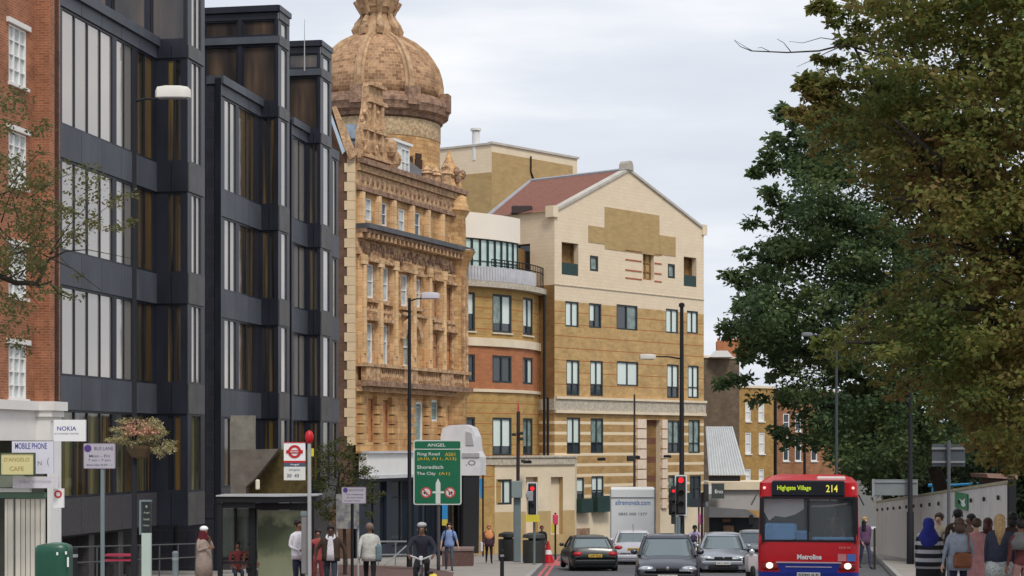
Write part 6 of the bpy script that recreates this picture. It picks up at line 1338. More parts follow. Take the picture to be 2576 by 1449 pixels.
    bm = bmesh.new(); sk = bm.verts.layers.skin.verify(); vs = [bm.verts.new(Vector(J[n])*s) for n in names]
    for n, v in zip(names, vs):
        key = n if n in RAD else n[:-1]; r = RAD[key]*s
        if key in ('pel', 'wai', 'che', 'hip', 'kne', 'sho', 'elb'): r *= bulk
        v[sk].radius = (r, r)
        if n == 'pel': v[sk].use_root = True
    for a, c in edges: bm.edges.new((vs[idx[a]], vs[idx[c]]))
    me = bpy.data.meshes.new('sk'); bm.to_mesh(me); bm.free()
    ob = bpy.data.objects.new('sk', me); col.objects.link(ob); m1 = ob.modifiers.new('s', 'SKIN'); m1.use_smooth_shade = True; m1.branch_smoothing = .6; m2 = ob.modifiers.new('u', 'SUBSURF'); m2.levels = 1; m2.render_levels = 1
    dg = bpy.context.evaluated_depsgraph_get(); em = bpy.data.meshes.new_from_object(ob.evaluated_get(dg)); bpy.data.objects.remove(ob); bpy.data.meshes.remove(me)
    em.name = 'body'; em.materials.clear()
    for m_ in (top, legs, skin, shoes): em.materials.append(m_)
    P3 = {n: np.array(J[n])*s for n in names}
    seg = [(np.array(P3[a]), np.array(P3[c]), a, c) for a, c in edges]
    nv = len(em.vertices); co = np.empty(nv*3); em.vertices.foreach_get('co', co); co = co.reshape(-1, 3)
    best = np.full(nv, 9.0); lab = np.zeros(nv, int)
    for a, c, na, nc in seg:
        ab = c-a; tt = np.clip(((co-a)@ab)/max(1e-9, ab@ab), 0, 1); d = np.linalg.norm(co-(a+tt[:, None]*ab), axis=1)-RAD.get(nc, RAD.get(nc[:-1], .05))*s*.6
        kk = 0
        if nc[:3] in ('kne', 'ank', 'hip'): kk = 1
        if nc[:3] == 'toe': kk = 3
        if nc in ('hd0', 'hd1', 'hd2', 'nos') or nc[:2] in ('fa', 'fb', 'fc', 'ta', 'tb') or nc[:3] == 'pal': kk = 2
        if nc[:3] == 'wri' and not sleeve: kk = 2
        m_ = d < best; best[m_] = d[m_]; lab[m_] = kk
    # flatten the trunk front to back
    tr = (np.abs(co[:, 0]) < .24*s) & (co[:, 2] > .86*s) & (co[:, 2] < 1.50*s) & (lab < 2) & (pose not in ('sit', 'cycle'))
    co[tr, 1] *= .80; em.vertices.foreach_set('co', co.ravel())
    for p in em.polygons: p.material_index = int(np.bincount(lab[list(p.vertices)]).argmax()); p.use_smooth = True
    o = bpy.data.objects.new('body', em); col.objects.link(o); o.parent = t; ORG[o.name] = Vector(ORG[t.name])
    hc = Vector(J['hd1'])*s; hz = Vector(J['hd2'])*s
    if hair is not None:
        b = MB(True); b.ell(hc+Vector((0, .038, .040))*s, (.100*s, .098*s, .098*s), 14, 10)
        if hairlen: b.tube([hc+Vector((0, .05, .02))*s, hc+Vector((0, .09, -.12))*s, hc+Vector((0, .11, -hairlen))*s], [.085*s, .105*s, .05*s], 10)
        # keep the face open: push hair verts in front of the brow upward
        for v in b.v:
            if v.y < hc.y-.02*s and v.z < hc.z+.05*s: v.y = hc.y-.02*s
        b.build('hair', hair, t, smooth='all')
    for sg in (-1, 1):
        b = MB(True); b.ell(hc+Vector((sg*.034, -.088, -.002))*s, (.012*s, .008*s, .008*s), 6, 4); b.build('eye', mat('eye_dark', (.02, .015, .012), .3, var=0), t)
        b = MB(True); b.ell(hc+Vector((sg*.096, .008, -.02))*s, (.012*s, .02*s, .03*s), 6, 4); b.build('ear', skin, t)
    b = MB(True); b.ell(hc+Vector((0, -.080, -.062))*s, (.026*s, .010*s, .007*s), 8, 4); b.build('mouth', mat('lips', (.25, .09, .07), .5, var=0), t)
    return t, s
def garment(t, s, name, m, prof, arms=None, y=0):
    """loose garment round the trunk: profile rows (z, rx, ry)"""
    b = MB(True); R = []
    for i, (z, rx, ry) in enumerate(prof):
        n = 22; R.append([Vector((rx*s*math.cos(a)*(1+.03*math.sin(a*7+i)), y*s+ry*s*math.sin(a)*(1+.03*math.cos(a*5+i)), z*s)) for a in np.linspace(0, 2*math.pi, n+1)[:-1]])
    b.rings(R, True); return b.build(name, m, t, smooth='all')
JK = [(.84, .19, .135), (1.0, .185, .135), (1.15, .175, .13), (1.32, .205, .14), (1.42, .19, .12), (1.49, .085, .08)]
PI = math.pi
dk_b = cloth('black', (.012, .012, .015)); dk_n = cloth('navy', (.018, .022, .045)); dk_br = cloth('dark_brown', (.05, .032, .022)); wht = cloth('white', (.66, .64, .68)); bei = cloth('beige', (.30, .235, .20)); jean = cloth('dark_jeans', (.03, .04, .06))
# woman with white cap and maroon scarf
t, s = person('woman with a white cap, maroon scarf and beige coat standing left of the bus shelter', 513, 45, 1.62, .9, bei, bei, skd, None, arms={'l': ((.24, -.05, 1.15), (.10, -.26, 1.22)), 'r': ((.22, -.12, 1.18), (.04, -.20, 1.42))})
garment(t, s, 'coat', bei, [(.45, .25, .20), (.85, .23, .19), (1.1, .21, .17), (1.32, .22, .16), (1.43, .19, .13), (1.5, .09, .09)])
garment(t, s, 'scarf', cloth('maroon', (.09, .008, .014)), [(1.30, .10, .13), (1.36, .20, .16), (1.44, .19, .15), (1.52, .125, .125), (1.62, .118, .125), (1.66, .10, .10)], y=.02)
b = MB(True); b.ell(Vector((0, 0, 1.715))*s, (.108*s, .115*s, .075*s), 14, 8); b.build('cap', mat('cap_white', (.82, .82, .82), .7, var=0), t, smooth='all')
# seated people in the shelter
for (x, Y, lab, tp) in ((597, 52.0, 'seated person in a dark red top at the left of the shelter bench', cloth('dark_red', (.13, .025, .025))), (632, 52.0, 'seated person in brown by the dark shelter upright', cloth('rust_brown', (.15, .06, .035)))):
    t, s = person(lab, x, Y, 1.66, .25, tp, jean, skd, hair_d, pose='sit', z=XG(x, Y).z-.45, group='people waiting in the shelter')
# man in white shirt beside bus stop
t, s = person('man in a white shirt and dark trousers standing behind the bus stop post', 751, 43.8, 1.78, .8, wht, dk_n, skd, hair_d, arms={'l': ((.24, .02, 1.16), (.14, -.20, 1.08)), 'r': ((.23, -.05, 1.2), (.10, -.24, 1.36))})
garment(t, s, 'shirt', wht, [(.86, .185, .14), (1.0, .185, .14), (1.15, .18, .135), (1.32, .205, .145), (1.43, .18, .12), (1.5, .075, .075)])
t, s = person('small person in a pinkish red top between the bus stop and the man in brown', 800, 47, 1.56, .1, cloth('pink_red', (.30, .06, .06)), cloth('red_trousers', (.16, .03, .035)), skd, hair_d, arms={'r': ((.22, -.05, 1.15), (.2, -.12, .98))})
# man brown jacket
t, s = person('man in an open dark brown jacket over a white shirt walking towards us', 832, 43.5, 1.66, 0.05, dk_br, jean, skk, hair_d, pose='walk', arms={'l': ((.34, .02, 1.16), (.36, -.12, .96)), 'r': ((.36, 0, 1.15), (.40, -.10, .92))}, bulk=1.05)
garment(t, s, 'jacket', dk_br, [(.88, .225, .16), (1.0, .225, .16), (1.15, .215, .155), (1.32, .235, .155), (1.43, .20, .13), (1.49, .09, .085)])
b = MB(True)
b.rings([[Vector((xx*s, -(.172-.25*abs(xx)*abs(xx)*4)*s, z*s)) for xx in np.linspace(-wd, wd, 7)]+[Vector((xx*s, -(.11)*s, z*s)) for xx in np.linspace(wd, -wd, 7)] for z, wd in ((.90, .095), (1.1, .085), (1.3, .07), (1.42, .055), (1.49, .04))]); b.build('shirt_front', wht, t, smooth='all')
b = MB(True)
for sg in (-1, 1): b.tube([Vector((sg*.03, -.15, 1.38))*s, Vector((sg*.10, -.13, 1.46))*s, Vector((sg*.085, .05, 1.52))*s], .025, 6)
b.build('collar', wht, t, smooth='all')
# man pale jacket from behind
t, s = person('grey-haired man in a pale grey-white jacket walking away, blue-grey bag at his side', 930, 45.5, 1.71, PI, cloth('pale_grey', (.50, .50, .46)), dk_b, skd, mat('hair_grey_brown', (.18, .13, .10), .6, var=.2), pose='walk')
garment(t, s, 'jacket', cloth('pale_grey', (.50, .50, .46)), [(.82, .205, .15), (.95, .20, .15), (1.15, .19, .145), (1.32, .215, .15), (1.43, .20, .13), (1.5, .09, .085)])
b = MB(True); b.cbox(Vector((-.22, .02, 1.02))*s, (.16, .22, .42), .05); b.tube([Vector((-.22, 0, 1.2))*s, Vector((-.1, .05, 1.48))*s], .015, 5); b.build('shoulder_bag', cloth('blue_grey', (.13, .19, .21)), t)
# cyclist
Yc = 39.5; t, s = person('cyclist in a dark jacket and pale helmet riding towards us', 1062, Yc, 1.68, 0.0, cloth('dark_navy', (.022, .022, .035)), dk_b, skd, None, pose='cycle', z=XG(1062, Yc).z+.05, bulk=1.15, lean=.28, arms={'l': ((.31, -.26, 1.17), (.27, -.50, 1.06)), 'r': ((.31, -.26, 1.17), (.27, -.50, 1.06))}, group='cyclists')
hc = Vector((0, -.155, 1.70))*s; b = MB(True); b.ell(hc, (.108*s, .135*s, .062*s), 14, 8); b.build('helmet', mat('helmet_grey', (.42, .40, .40), .5, var=.3, scale=10), t, smooth='all')
def bicycle(label, x, Y, rz=0):
    t = thing('bicycle', label, 'bicycle', XG(x, Y), rz); sv = mat('bike_frame_grey', (.10, .10, .11), .4, var=0); ch = mat('bike_chrome', (.62, .62, .64), .25, .5, var=0)
    for y in (-.62, .45):
        b = MB(True); R = []; n = 26
        for i in range(n): a = 2*math.pi*i/n; cdir = Vector((0, math.cos(a), math.sin(a))); c = Vector((0, y, .34))+cdir*.32; R.append([c+cdir*.02*math.cos(q)+Vector((1, 0, 0))*.02*math.sin(q) for q in np.linspace(0, 2*math.pi, 7)[:-1]])
        R.append(R[0]); b.rings(R, False); wl = b.build('wheel', tyre, t, smooth='all')
        b = MB(True)
        for i in range(10): a = 2*math.pi*i/10; b.tube([(0, y, .34), (0, y+.31*math.cos(a), .34+.31*math.sin(a))], .003, 3)
        b.build('spokes', ch, wl)
    b = MB(True)
    for p, q in (((0, -.42, .88), (0, -.36, .62)), ((0, -.36, .62), (0, -.02, .30)), ((0, -.40, .80), (0, .12, .82)), ((0, .16, .95), (0, -.02, .30)), ((0, -.02, .30), (0, .45, .34)), ((0, .12, .82), (0, .45, .34)), ((.05, -.40, .70), (.05, -.62, .34)), ((-.05, -.40, .70), (-.05, -.62, .34))): b.tube([p, q], .018, 6)
    b.build('frame', sv, t); b = MB(True); b.tube([(-.29, -.36, 1.06), (-.22, -.47, 1.05), (-.05, -.44, .98), (0, -.42, .96), (.05, -.44, .98), (.22, -.47, 1.05), (.29, -.36, 1.06)], .017, 6); b.build('handlebar', ch, t)
    b = MB(True); b.tube([(0, -.42, .86), (0, -.43, .98)], .022, 6); b.build('stem', ch, t); b = MB(True); b.cbox((0, -.50, 1.0), (.08, .07, .09), .015); b.build('lamp', mat('bike_lamp_glass', (.6, .6, .62), .2, var=0), t)
    b = MB(True); b.ell((0, .18, .97), (.075, .14, .04), 10, 6); b.build('saddle', trim, t, smooth='all'); b = MB(True); b.tube([(-.13, -.02, .22), (-.06, -.02, .22), (-.06, -.02, .38), (.06, -.02, .38), (.13, -.02, .38)], .012, 5); b.build('pedals', trim, t)
    return t
bicycle('bicycle with silver handlebars under the helmeted cyclist', 1062, Yc)
b = thing('yellow_pannier', 'bright yellow bag by the rear wheel of the bicycle', 'bag', XG(1088, 38.3, .35)); q = MB(True); q.cbox((0, .3, .12), (.16, .34, .36), .04); q.build('bag_body', MATS['plate_yellow'], b); q = MB(True); q.box((-.06, .3, .33), (.12, .2, .04)); q.build('flap', trim, b)
# man blue t-shirt
t, s = person('man in a light blue t-shirt with dark backpack straps walking towards us', 1130, 68.6, 1.76, .05, cloth('light_blue', (.20, .29, .52)), cloth('slate_trousers', (.065, .08, .10)), skl, hair_d, pose='walk', sleeve=False, arms={'l': ((.27, .02, 1.14), (.30, -.06, .90)), 'r': ((.27, .02, 1.14), (.33, -.06, .90))})
garment(t, s, 'tshirt', cloth('light_blue', (.20, .29, .52)), [(.88, .185, .135), (1.0, .185, .135), (1.2, .19, .135), (1.34, .225, .14), (1.43, .20, .12), (1.49, .075, .07)])
b = MB(True)
for sg in (-1, 1): b.tube([Vector((sg*.12, .12, 1.45))*s, Vector((sg*.13, -.09, 1.47))*s, Vector((sg*.15, -.15, 1.3))*s, Vector((sg*.18, -.08, 1.12))*s], .024, 5)
b.build('backpack_straps', dk_n, t)
# woman orange scarf
t, s = person('distant woman with an orange scarf and dark clothes walking by the bank corner', 1230, 82, 1.68, 0.1, cloth('plum', (.06, .03, .045)), dk_b, skl, mat('hair_auburn', (.35, .12, .05), .6, var=.2), pose='walk')
garment(t, s, 'scarf', cloth('orange', (.72, .30, .12)), [(1.12, .14, .15), (1.25, .22, .16), (1.38, .21, .15), (1.48, .12, .12), (1.54, .10, .10)]); garment(t, s, 'jacket', cloth('plum', (.06, .03, .045)), [(.78, .22, .16), (1.0, .21, .15), (1.14, .2, .14), (1.3, .19, .13)])
b = MB(True); b.cbox(Vector((-.34, -.02, .78))*s, (.10, .3, .42), .03); b.build('white_bag', mat('carrier_white', (.72, .72, .74), .6, var=.05), t)
t, s = person('person in a dark coat and red skirt beside the traffic cone', 1363, 84, 1.66, .2, dk_b, cloth('crimson', (.30, .02, .05)), skd, mat('hair_reddish', (.14, .03, .02), .6, var=.2), pose='walk'); garment(t, s, 'coat', dk_b, JK)
# rider leaning between cars
t, s = person('rider in a lilac and black top leaning between the silver and dark grey cars', 1744, 74, 1.72, .2, cloth('lilac', (.50, .42, .62)), dk_b, skd, hair_d, pose='cycle', lean=.35, z=XG(1744, 74).z, group='cyclists'); garment(t, s, 'waistcoat', dk_n, [(.86, .16, .13), (1.0, .17, .13), (1.12, .17, .13)])
bicycle('bicycle under the rider between the silver and dark grey cars', 1746, 74)
# scooter rider by the bus
mc = thing('motor_scooter', 'white and black motor scooter squeezed between the grey car and the bus', 'scooter', XG(1889, 60, -.12)); b = MB(True); b.cbox((0, -.1, .62), (.42, .25, .62), .1); b.build('front_shield', mat('scooter_white', (.55, .5, .5), .4, var=.1), mc, smooth=True)
for y in (-.5, .7):
    b = MB(True); R = []
    for (dx, rr_) in ((-.06, .22), (-.04, .26), (.04, .26), (.06, .22)): R.append([Vector((dx, y+rr_*math.cos(a), .26+rr_*math.sin(a))) for a in np.linspace(0, 2*math.pi, 17)[:-1]])
    b.rings(R); b.build('wheel', tyre, mc)
b = MB(True); b.cbox((0, .55, .62), (.32, .8, .3), .08); b.build('rear_body', trim, mc); b = MB(True); b.tube([(-.3, 0, 1.02), (0, -.1, .98), (.3, 0, 1.02)], .02, 6); b.build('handlebar', trim, mc); b = MB(True); b.ell((0, -.25, .95), (.09, .05, .09), 10, 6); b.build('headlight', hl, mc)
# driver
t, s = person('bus driver in a dark jumper seated behind the bus windscreen', 2096, 46.3, 1.72, 0, dk_br, dk_n, skd, hair_d, pose='sit', z=-3.42, group='drivers', arms={'l': ((.24, -.12, 1.17), (.16, -.36, 1.16)), 'r': ((.24, -.12, 1.17), (.16, -.36, 1.16))})
# right-hand crowd
G2 = 'people crowding on the right pavement'
blu = cloth('royal_blue', (.022, .028, .21)); stripem = bpy.data.materials.new('cloth_black_white_stripes'); stripem.use_nodes = True; st_ = stripem.node_tree; bb = st_.nodes['Principled BSDF']; bb.inputs['Roughness'].default_value = .9
tc = st_.nodes.new('ShaderNodeTexCoord'); sp = st_.nodes.new('ShaderNodeSeparateXYZ'); st_.links.new(tc.outputs['Object'], sp.inputs[0]); md = st_.nodes.new('ShaderNodeMath'); md.operation = 'FLOORED_MODULO'; md.inputs[1].default_value = .165; st_.links.new(sp.outputs['Z'], md.inputs[0]); lt = st_.nodes.new('ShaderNodeMath'); lt.operation = 'LESS_THAN'; lt.inputs[1].default_value = .075; st_.links.new(md.outputs[0], lt.inputs[0])
mx_ = st_.nodes.new('ShaderNodeMixRGB'); mx_.inputs[1].default_value = (.012, .012, .016, 1); mx_.inputs[2].default_value = (.42, .41, .44, 1); st_.links.new(lt.outputs[0], mx_.inputs[0]); st_.links.new(mx_.outputs[0], bb.inputs['Base Color'])
t, s = person('woman in a royal blue headscarf and black and white striped top', 2336, 37, 1.68, PI-.2, stripem, dk_b, skl, None, group=G2, bulk=1.15, arms={'l': ((.27, 0, 1.15), (.26, -.1, .95))})
garment(t, s, 'striped_top', stripem, [(.72, .27, .2), (.9, .265, .195), (1.1, .24, .18), (1.3, .25, .17), (1.42, .2, .13)]); garment(t, s, 'skirt', dk_b, [(.1, .26, .22), (.4, .26, .21), (.74, .25, .19), (.95, .2, .16)])
garment(t, s, 'headscarf', blu, [(1.0, .07, .06), (1.08, .15, .12), (1.25, .205, .17), (1.38, .215, .17), (1.48, .155, .15), (1.56, .115, .13), (1.66, .118, .135), (1.74, .09, .10), (1.77, .03, .03)], y=.03)
t, s = person('person with dark hair and cream top behind the woman in the blue headscarf', 2362, 40, 1.80, -.6, cloth('cream', (.50, .42, .30)), jean, skl, hair_g, group=G2); garment(t, s, 'dark_waistcoat', cloth('grey_green', (.07, .085, .075)), [(.85, .2, .15), (1.05, .2, .15), (1.22, .2, .15)], y=.02)
t, s = person('tall man with dark curly hair, tallest head in front of the green sign', 2409, 39.5, 1.88, PI, dk_br, jean, skk, hair_d, group=G2); 
t, s = person('woman in a pale blue-grey jacket with a brown handbag on her back', 2412, 33.5, 1.66, PI+.15, cloth('pale_blue_grey', (.23, .26, .32)), dk_n, skl, hair_g, group=G2, hairlen=.16, arms={'r': ((.27, 0, 1.15), (.3, -.05, .9)), 'l': ((.27, 0, 1.15), (.25, -.08, .92))})
garment(t, s, 'jacket', cloth('pale_blue_grey', (.23, .26, .32)), [(.78, .22, .16), (.95, .22, .16), (1.15, .205, .15), (1.32, .23, .15), (1.43, .19, .12), (1.5, .08, .08)])
b = MB(True); b.cbox(Vector((.02, .24, .98))*s, (.34, .14, .28), .05); b.tube([Vector((-.12, .2, 1.1))*s, Vector((-.16, .1, 1.46))*s, Vector((-.1, -.05, 1.47))*s], .014, 5); b.build('handbag', mat('brown_leather', (.16, .055, .022), .5, var=.3, scale=7), t)
t, s = person('person with dark hair turned sideways behind the woman in pink', 2440, 37.5, 1.76, -1.2, cloth('taupe', (.14, .09, .07)), jean, skd, hair_d, group=G2)
pnk = cloth('pink', (.42, .20, .20)); t, s = person('woman in a long pink dress and pink top standing in the crowd', 2456, 35, 1.66, PI, pnk, pnk, skl, hair_g, group=G2)
garment(t, s, 'dress', pnk, [(.15, .27, .22), (.5, .26, .21), (.85, .22, .17), (1.1, .19, .14), (1.32, .23, .15), (1.43, .19, .12), (1.49, .08, .08)])
t, s = person('person with reddish dark hair next to the blonde woman', 2486, 37, 1.68, PI-.4, cloth('dark_wine', (.09, .03, .035)), jean, skd, mat('hair_wine', (.07, .018, .015), .55, var=.3), group=G2, hairlen=.2)
t, s = person('woman with long blonde hair, dark jacket and white patterned skirt', 2515, 33, 1.72, PI-.25, cloth('charcoal_blue', (.028, .032, .055)), jean, skl, hair_b, group=G2, hairlen=.42)
garment(t, s, 'jacket', cloth('charcoal_blue', (.028, .032, .055)), [(.92, .23, .17), (1.05, .225, .165), (1.2, .215, .155), (1.34, .235, .155), (1.43, .19, .13), (1.5, .085, .085)])
garment(t, s, 'patterned_skirt', mat('white_pattern_cloth', (.55, .57, .55), .9, c2=(.16, .18, .19), scale=26), [(.66, .26, .2), (.8, .25, .19), (.93, .225, .165)])
t, s = person('person in dark clothes with black hair bun near the right edge', 2545, 36, 1.78, PI+.5, cloth('deep_brown', (.045, .025, .022)), dk_b, skk, hair_d, group=G2, hairlen=.1)
t, s = person('person in a dark maroon jacket cut off by the right edge', 2568, 32.5, 1.64, PI+.3, cloth('dark_maroon', (.10, .025, .025)), cloth('rose_grey', (.28, .16, .15)), skd, hair_d, group=G2); garment(t, s, 'grey_hood', cloth('mid_grey', (.12, .12, .12)), [(1.2, .23, .17), (1.35, .24, .16), (1.45, .17, .13), (1.52, .1, .1)])
t, s = person('distant blurred person in purple and pink walking beyond the bus', 2176, 66, 1.84, .3, cloth('purple', (.12, .06, .12)), cloth('dull_navy', (.05, .05, .10)), skl, hair_b, group=G2, pose='walk'); garment(t, s, 'jacket', cloth('purple', (.12, .06, .12)), JK)
wp = thing('post_and_plate', 'low dark post with a white bar by the kerb right of the bus', 'post', XG(2200, 71)); b = MB(); b.tube([XG(2200, 71), P(2200, 1328, 71)], .045, 8); b.build('post', drk, wp); b = MB(); b.box(P(2182, 1328, 71), (.62, .05, .1)); b.build('white_bar', wsg, wp)
# ------------------------------------------------------------------ foliage
def leafmat(name, cols, transl=.42):
    m = bpy.data.materials.new(name); m.use_nodes = True; MATS[name] = m; t = m.node_tree; N_ = t.nodes; b = N_['Principled BSDF']; b.inputs['Roughness'].default_value = .6; b.inputs['Specular IOR Level'].default_value = .25
    ge = N_.new('ShaderNodeNewGeometry'); tc = N_.new('ShaderNodeTexCoord'); n = N_.new('ShaderNodeTexNoise'); n.inputs['Scale'].default_value = .45; n.inputs['Detail'].default_value = 4; t.links.new(tc.outputs['Object'], n.inputs['Vector'])
    a = N_.new('ShaderNodeMath'); a.operation = 'MULTIPLY_ADD'; a.inputs[1].default_value = .42; t.links.new(ge.outputs['Random Per Island'], a.inputs[0])
    s_ = N_.new('ShaderNodeMath'); s_.operation = 'MULTIPLY_ADD'; s_.inputs[1].default_value = 1.5; s_.inputs[2].default_value = -.46; t.links.new(n.outputs['Fac'], s_.inputs[0]); t.links.new(s_.outputs[0], a.inputs[2])
    r = N_.new('ShaderNodeValToRGB'); el = r.color_ramp.elements; k = len(cols); el[0].position = 0; el[0].color = (*cols[0], 1); el[1].position = 1; el[1].color = (*cols[-1], 1)
    for i in range(1, k-1): q = el.new(i/(k-1)); q.color = (*cols[i], 1)
    t.links.new(a.outputs[0], r.inputs['Fac']); t.links.new(r.outputs[0], b.inputs['Base Color'])
    tr = N_.new('ShaderNodeBsdfTranslucent'); t.links.new(r.outputs[0], tr.inputs['Color']); ms = N_.new('ShaderNodeMixShader'); ms.inputs[0].default_value = transl
    t.links.new(b.outputs[0], ms.inputs[1]); t.links.new(tr.outputs[0], ms.inputs[2]); t.links.new(ms.outputs[0], N_['Material Output'].inputs['Surface']); return m
rng = np.random.default_rng(11)
def leaves(name, C, rad, n, size, m, parent, flat=.6, droop=.3, asp=.55):
    """leaf-shaped faces scattered in clusters C"""
    C = np.asarray(C); k = len(C); per = n//k; c = np.repeat(C, per, 0); N0 = len(c)
    r = np.repeat(np.asarray(rad)*np.ones(k), per)
    d = rng.normal(size=(N0, 3)); d /= np.linalg.norm(d, axis=1)[:, None]; d *= (rng.random((N0, 1))**.45); d[:, 2] *= flat
    p = c+d*r[:, None]
    ax = rng.normal(size=(N0, 3)); ax[:, 2] = ax[:, 2]*.5-droop; ax += d*.5; ax /= np.linalg.norm(ax, axis=1)[:, None]
    nn = rng.normal(size=(N0, 3)); nn[:, 2] += .6; sd_ = np.cross(ax, nn); sd_ /= np.linalg.norm(sd_, axis=1)[:, None]; up = np.cross(sd_, ax)
    L = size*(.65+.7*rng.random((N0, 1))); W_ = L*asp*.5
    v = np.stack([p, p+ax*L*.45+sd_*W_+up*L*.08, p+ax*L, p+ax*L*.45-sd_*W_+up*L*.08], 1).reshape(-1, 3)
    off = np.array(ORG[parent.name]); v = v-off
    me = bpy.data.meshes.new(name); me.vertices.add(len(v)); me.vertices.foreach_set('co', v.astype(np.float32).ravel()); me.loops.add(N0*4); me.loops.foreach_set('vertex_index', np.arange(N0*4, dtype=np.int32)); me.polygons.add(N0); me.polygons.foreach_set('loop_start', np.arange(0, N0*4, 4, dtype=np.int32)); me.polygons.foreach_set('loop_total', np.full(N0, 4, dtype=np.int32)); me.update(calc_edges=True); me.materials.append(m)
    o = bpy.data.objects.new(name, me); col.objects.link(o); o.parent = parent; ORG[o.name] = Vector(ORG[parent.name]); return o
def inpoly(pts, poly):
    x, y = pts[:, 0], pts[:, 1]; res = np.zeros(len(pts), bool); n = len(poly); j = n-1
    for i in range(n):
        xi, yi = poly[i]; xj, yj = poly[j]; c = ((yi > y) != (yj > y)) & (x < (xj-xi)*(y-yi)/(yj-yi+1e-9)+xi); res ^= c; j = i
    return res
def crown(poly, k, Yc, Yr, edge=0):
    P_ = np.array(poly); out = []
    while len(out) < k:
        q = np.column_stack([rng.uniform(P_[:, 0].min(), P_[:, 0].max(), 4*k), rng.uniform(P_[:, 1].min(), P_[:, 1].max(), 4*k)]); q = q[inpoly(q, poly)]
        for a in q: out.append(a)
    q = np.array(out[:k]); Y = Yc+Yr*rng.uniform(-1, 1, k)
    return np.column_stack([(q[:, 0]-CX)/FP*Y, Y, (HY-q[:, 1])/FP*Y])
bark = mat('dark_bark', (.045, .035, .028), .9, var=.35, scale=5, bump=.8)
def limbs(mb, start, ends, r0, wob=.25, seed=0):
    rg = random.Random(seed); start = Vector(start)
    for e in ends:
        e = Vector(e); n = 6; pts = []
        for i in range(n+1):
            u = i/n; p = start.lerp(e, u)+Vector((rg.uniform(-wob, wob), rg.uniform(-wob, wob), rg.uniform(-wob, wob)+wob*1.2*math.sin(math.pi*u)))*(1 if 0 < i < n else 0); pts.append(p)
        mb.tube(pts, [r0*(1-.85*i/n) for i in range(n+1)], 7)
        for q in range(2):
            i = rg.randint(2, 4); p = pts[i]; d = (pts[n]-pts[i])*.6+Vector((rg.uniform(-1, 1), rg.uniform(-1, 1), rg.uniform(-.2, 1)))*.9; mb.tube([p, p+d*.5+Vector((0, 0, .15)), p+d], [r0*.35, r0*.2, r0*.06], 5)
def sprays(parent, edge, cx, cy, Yc, Yr, per, lr, rad, n, size, m, seed):
    """leafy twigs that run out past the crown's edge: a thin twig and leaves thinning towards its tip"""
    rg = random.Random(seed); C_ = []; R_2 = []; tb = MB()
    for i in range(len(edge)-1):
        (xa, ya), (xb, yb__) = edge[i], edge[i+1]; cnt = max(2, int(per*math.hypot(xb-xa, yb__-ya)/90))
        for _ in range(cnt):
            u = rg.random(); x, y = xa+(xb-xa)*u, ya+(yb__-ya)*u; Y = Yc+rg.uniform(-Yr, Yr)*.8; a = math.atan2(y-cy, x-cx)+rg.uniform(-.55, .55); L = rg.uniform(*lr)
            p1 = P(x+math.cos(a)*L*.22, y+math.sin(a)*L*.22+6, Y); p0 = P(x-math.cos(a)*L*.9, y-math.sin(a)*L*.9, Y+rg.uniform(-.5, .5)); mid = p0.lerp(p1, .55)+Vector((0, 0, .08*L/100*Y/34))
            tb.tube([p0, mid, p1], [.012*Y/34, .008*Y/34, .003*Y/34], 4)
            for k in range(7):
                v = .12+.88*k/6; q = (p0.lerp(mid, v*2) if v < .5 else mid.lerp(p1, v*2-1)); C_.append(tuple(q+Vector((rg.uniform(-1, 1), rg.uniform(-1, 1), rg.uniform(-1, 1)))*rad*.5)); R_2.append(rad*(1.35-.9*v)*rg.uniform(.6, 1.3))
    leaves('outer_sprays', C_, R_2, n, size, m, parent, droop=.35); tb.build('twigs', bark, parent)
# dark green tree (middle distance)
polyA = [(1940, 455), (1975, 360), (2040, 300), (2150, 260), (2300, 240), (2480, 300), (2530, 600), (2530, 1000), (2430, 1150), (2300, 1170), (2180, 1172), (2095, 1160), (2035, 1110), (1995, 1045), (1950, 985), (1955, 930), (1915, 885), (1870, 850), (1862, 800), (1885, 715), (1935, 655), (1950, 560)]
Ya_ = 84; ta_ = thing('dark_green_tree', 'large dark green broadleaf tree behind the bus', 'tree', XG(2430, Ya_+5))
lmA = leafmat('dark_green_leaves', [(.042, .078, .042), (.070, .115, .056), (.096, .146, .060), (.130, .172, .060), (.165, .180, .062)])
CA = crown([(x+(40 if x < 2200 and y < 600 else 8 if x < 2200 else 0), y) for x, y in polyA], 760, Ya_, 5); leaves('crown', CA, rng.uniform(.4, 1.3, 760), 96000, .23, lmA, ta_)
sprays(ta_, polyA[14:]+polyA[:5], 2400, 700, Ya_, 4.0, 4, (60, 150), .42, 12000, .23, lmA, 22)
tips = [(1898, 432, .18), (1905, 436, .14), (1965, 290, .22), (1990, 300, .25), (1935, 380, .2), (1948, 345, .22), (1925, 405, .2), (1970, 270, .12), (1940, 480, .2), (1950, 420, .22), (1832, 690, .2), (1850, 705, .25), (1822, 820, .25), (1835, 840, .25), (1870, 900, .22), (1815, 965, .2), (1840, 955, .25), (1870, 950, .25), (1960, 1085, .25), (1985, 1110, .3), (1905, 1000, .3), (1860, 690, .3), (1880, 640, .3), (1890, 560, .25), (2140, 1190, .3), (2200, 1195, .3)]
leaves('outer_sprays', [tuple(P(x, y, Ya_-1.5)) for x, y, r in tips], [r*2.0 for _, _, r in tips], 2900, .28, lmA, ta_)
b = MB(); g0 = XG(2430, Ya_+5); top = P(2290, 1000, Ya_+4); b.tube([g0, (g0+top)/2, top], [.42, .34, .26], 10)
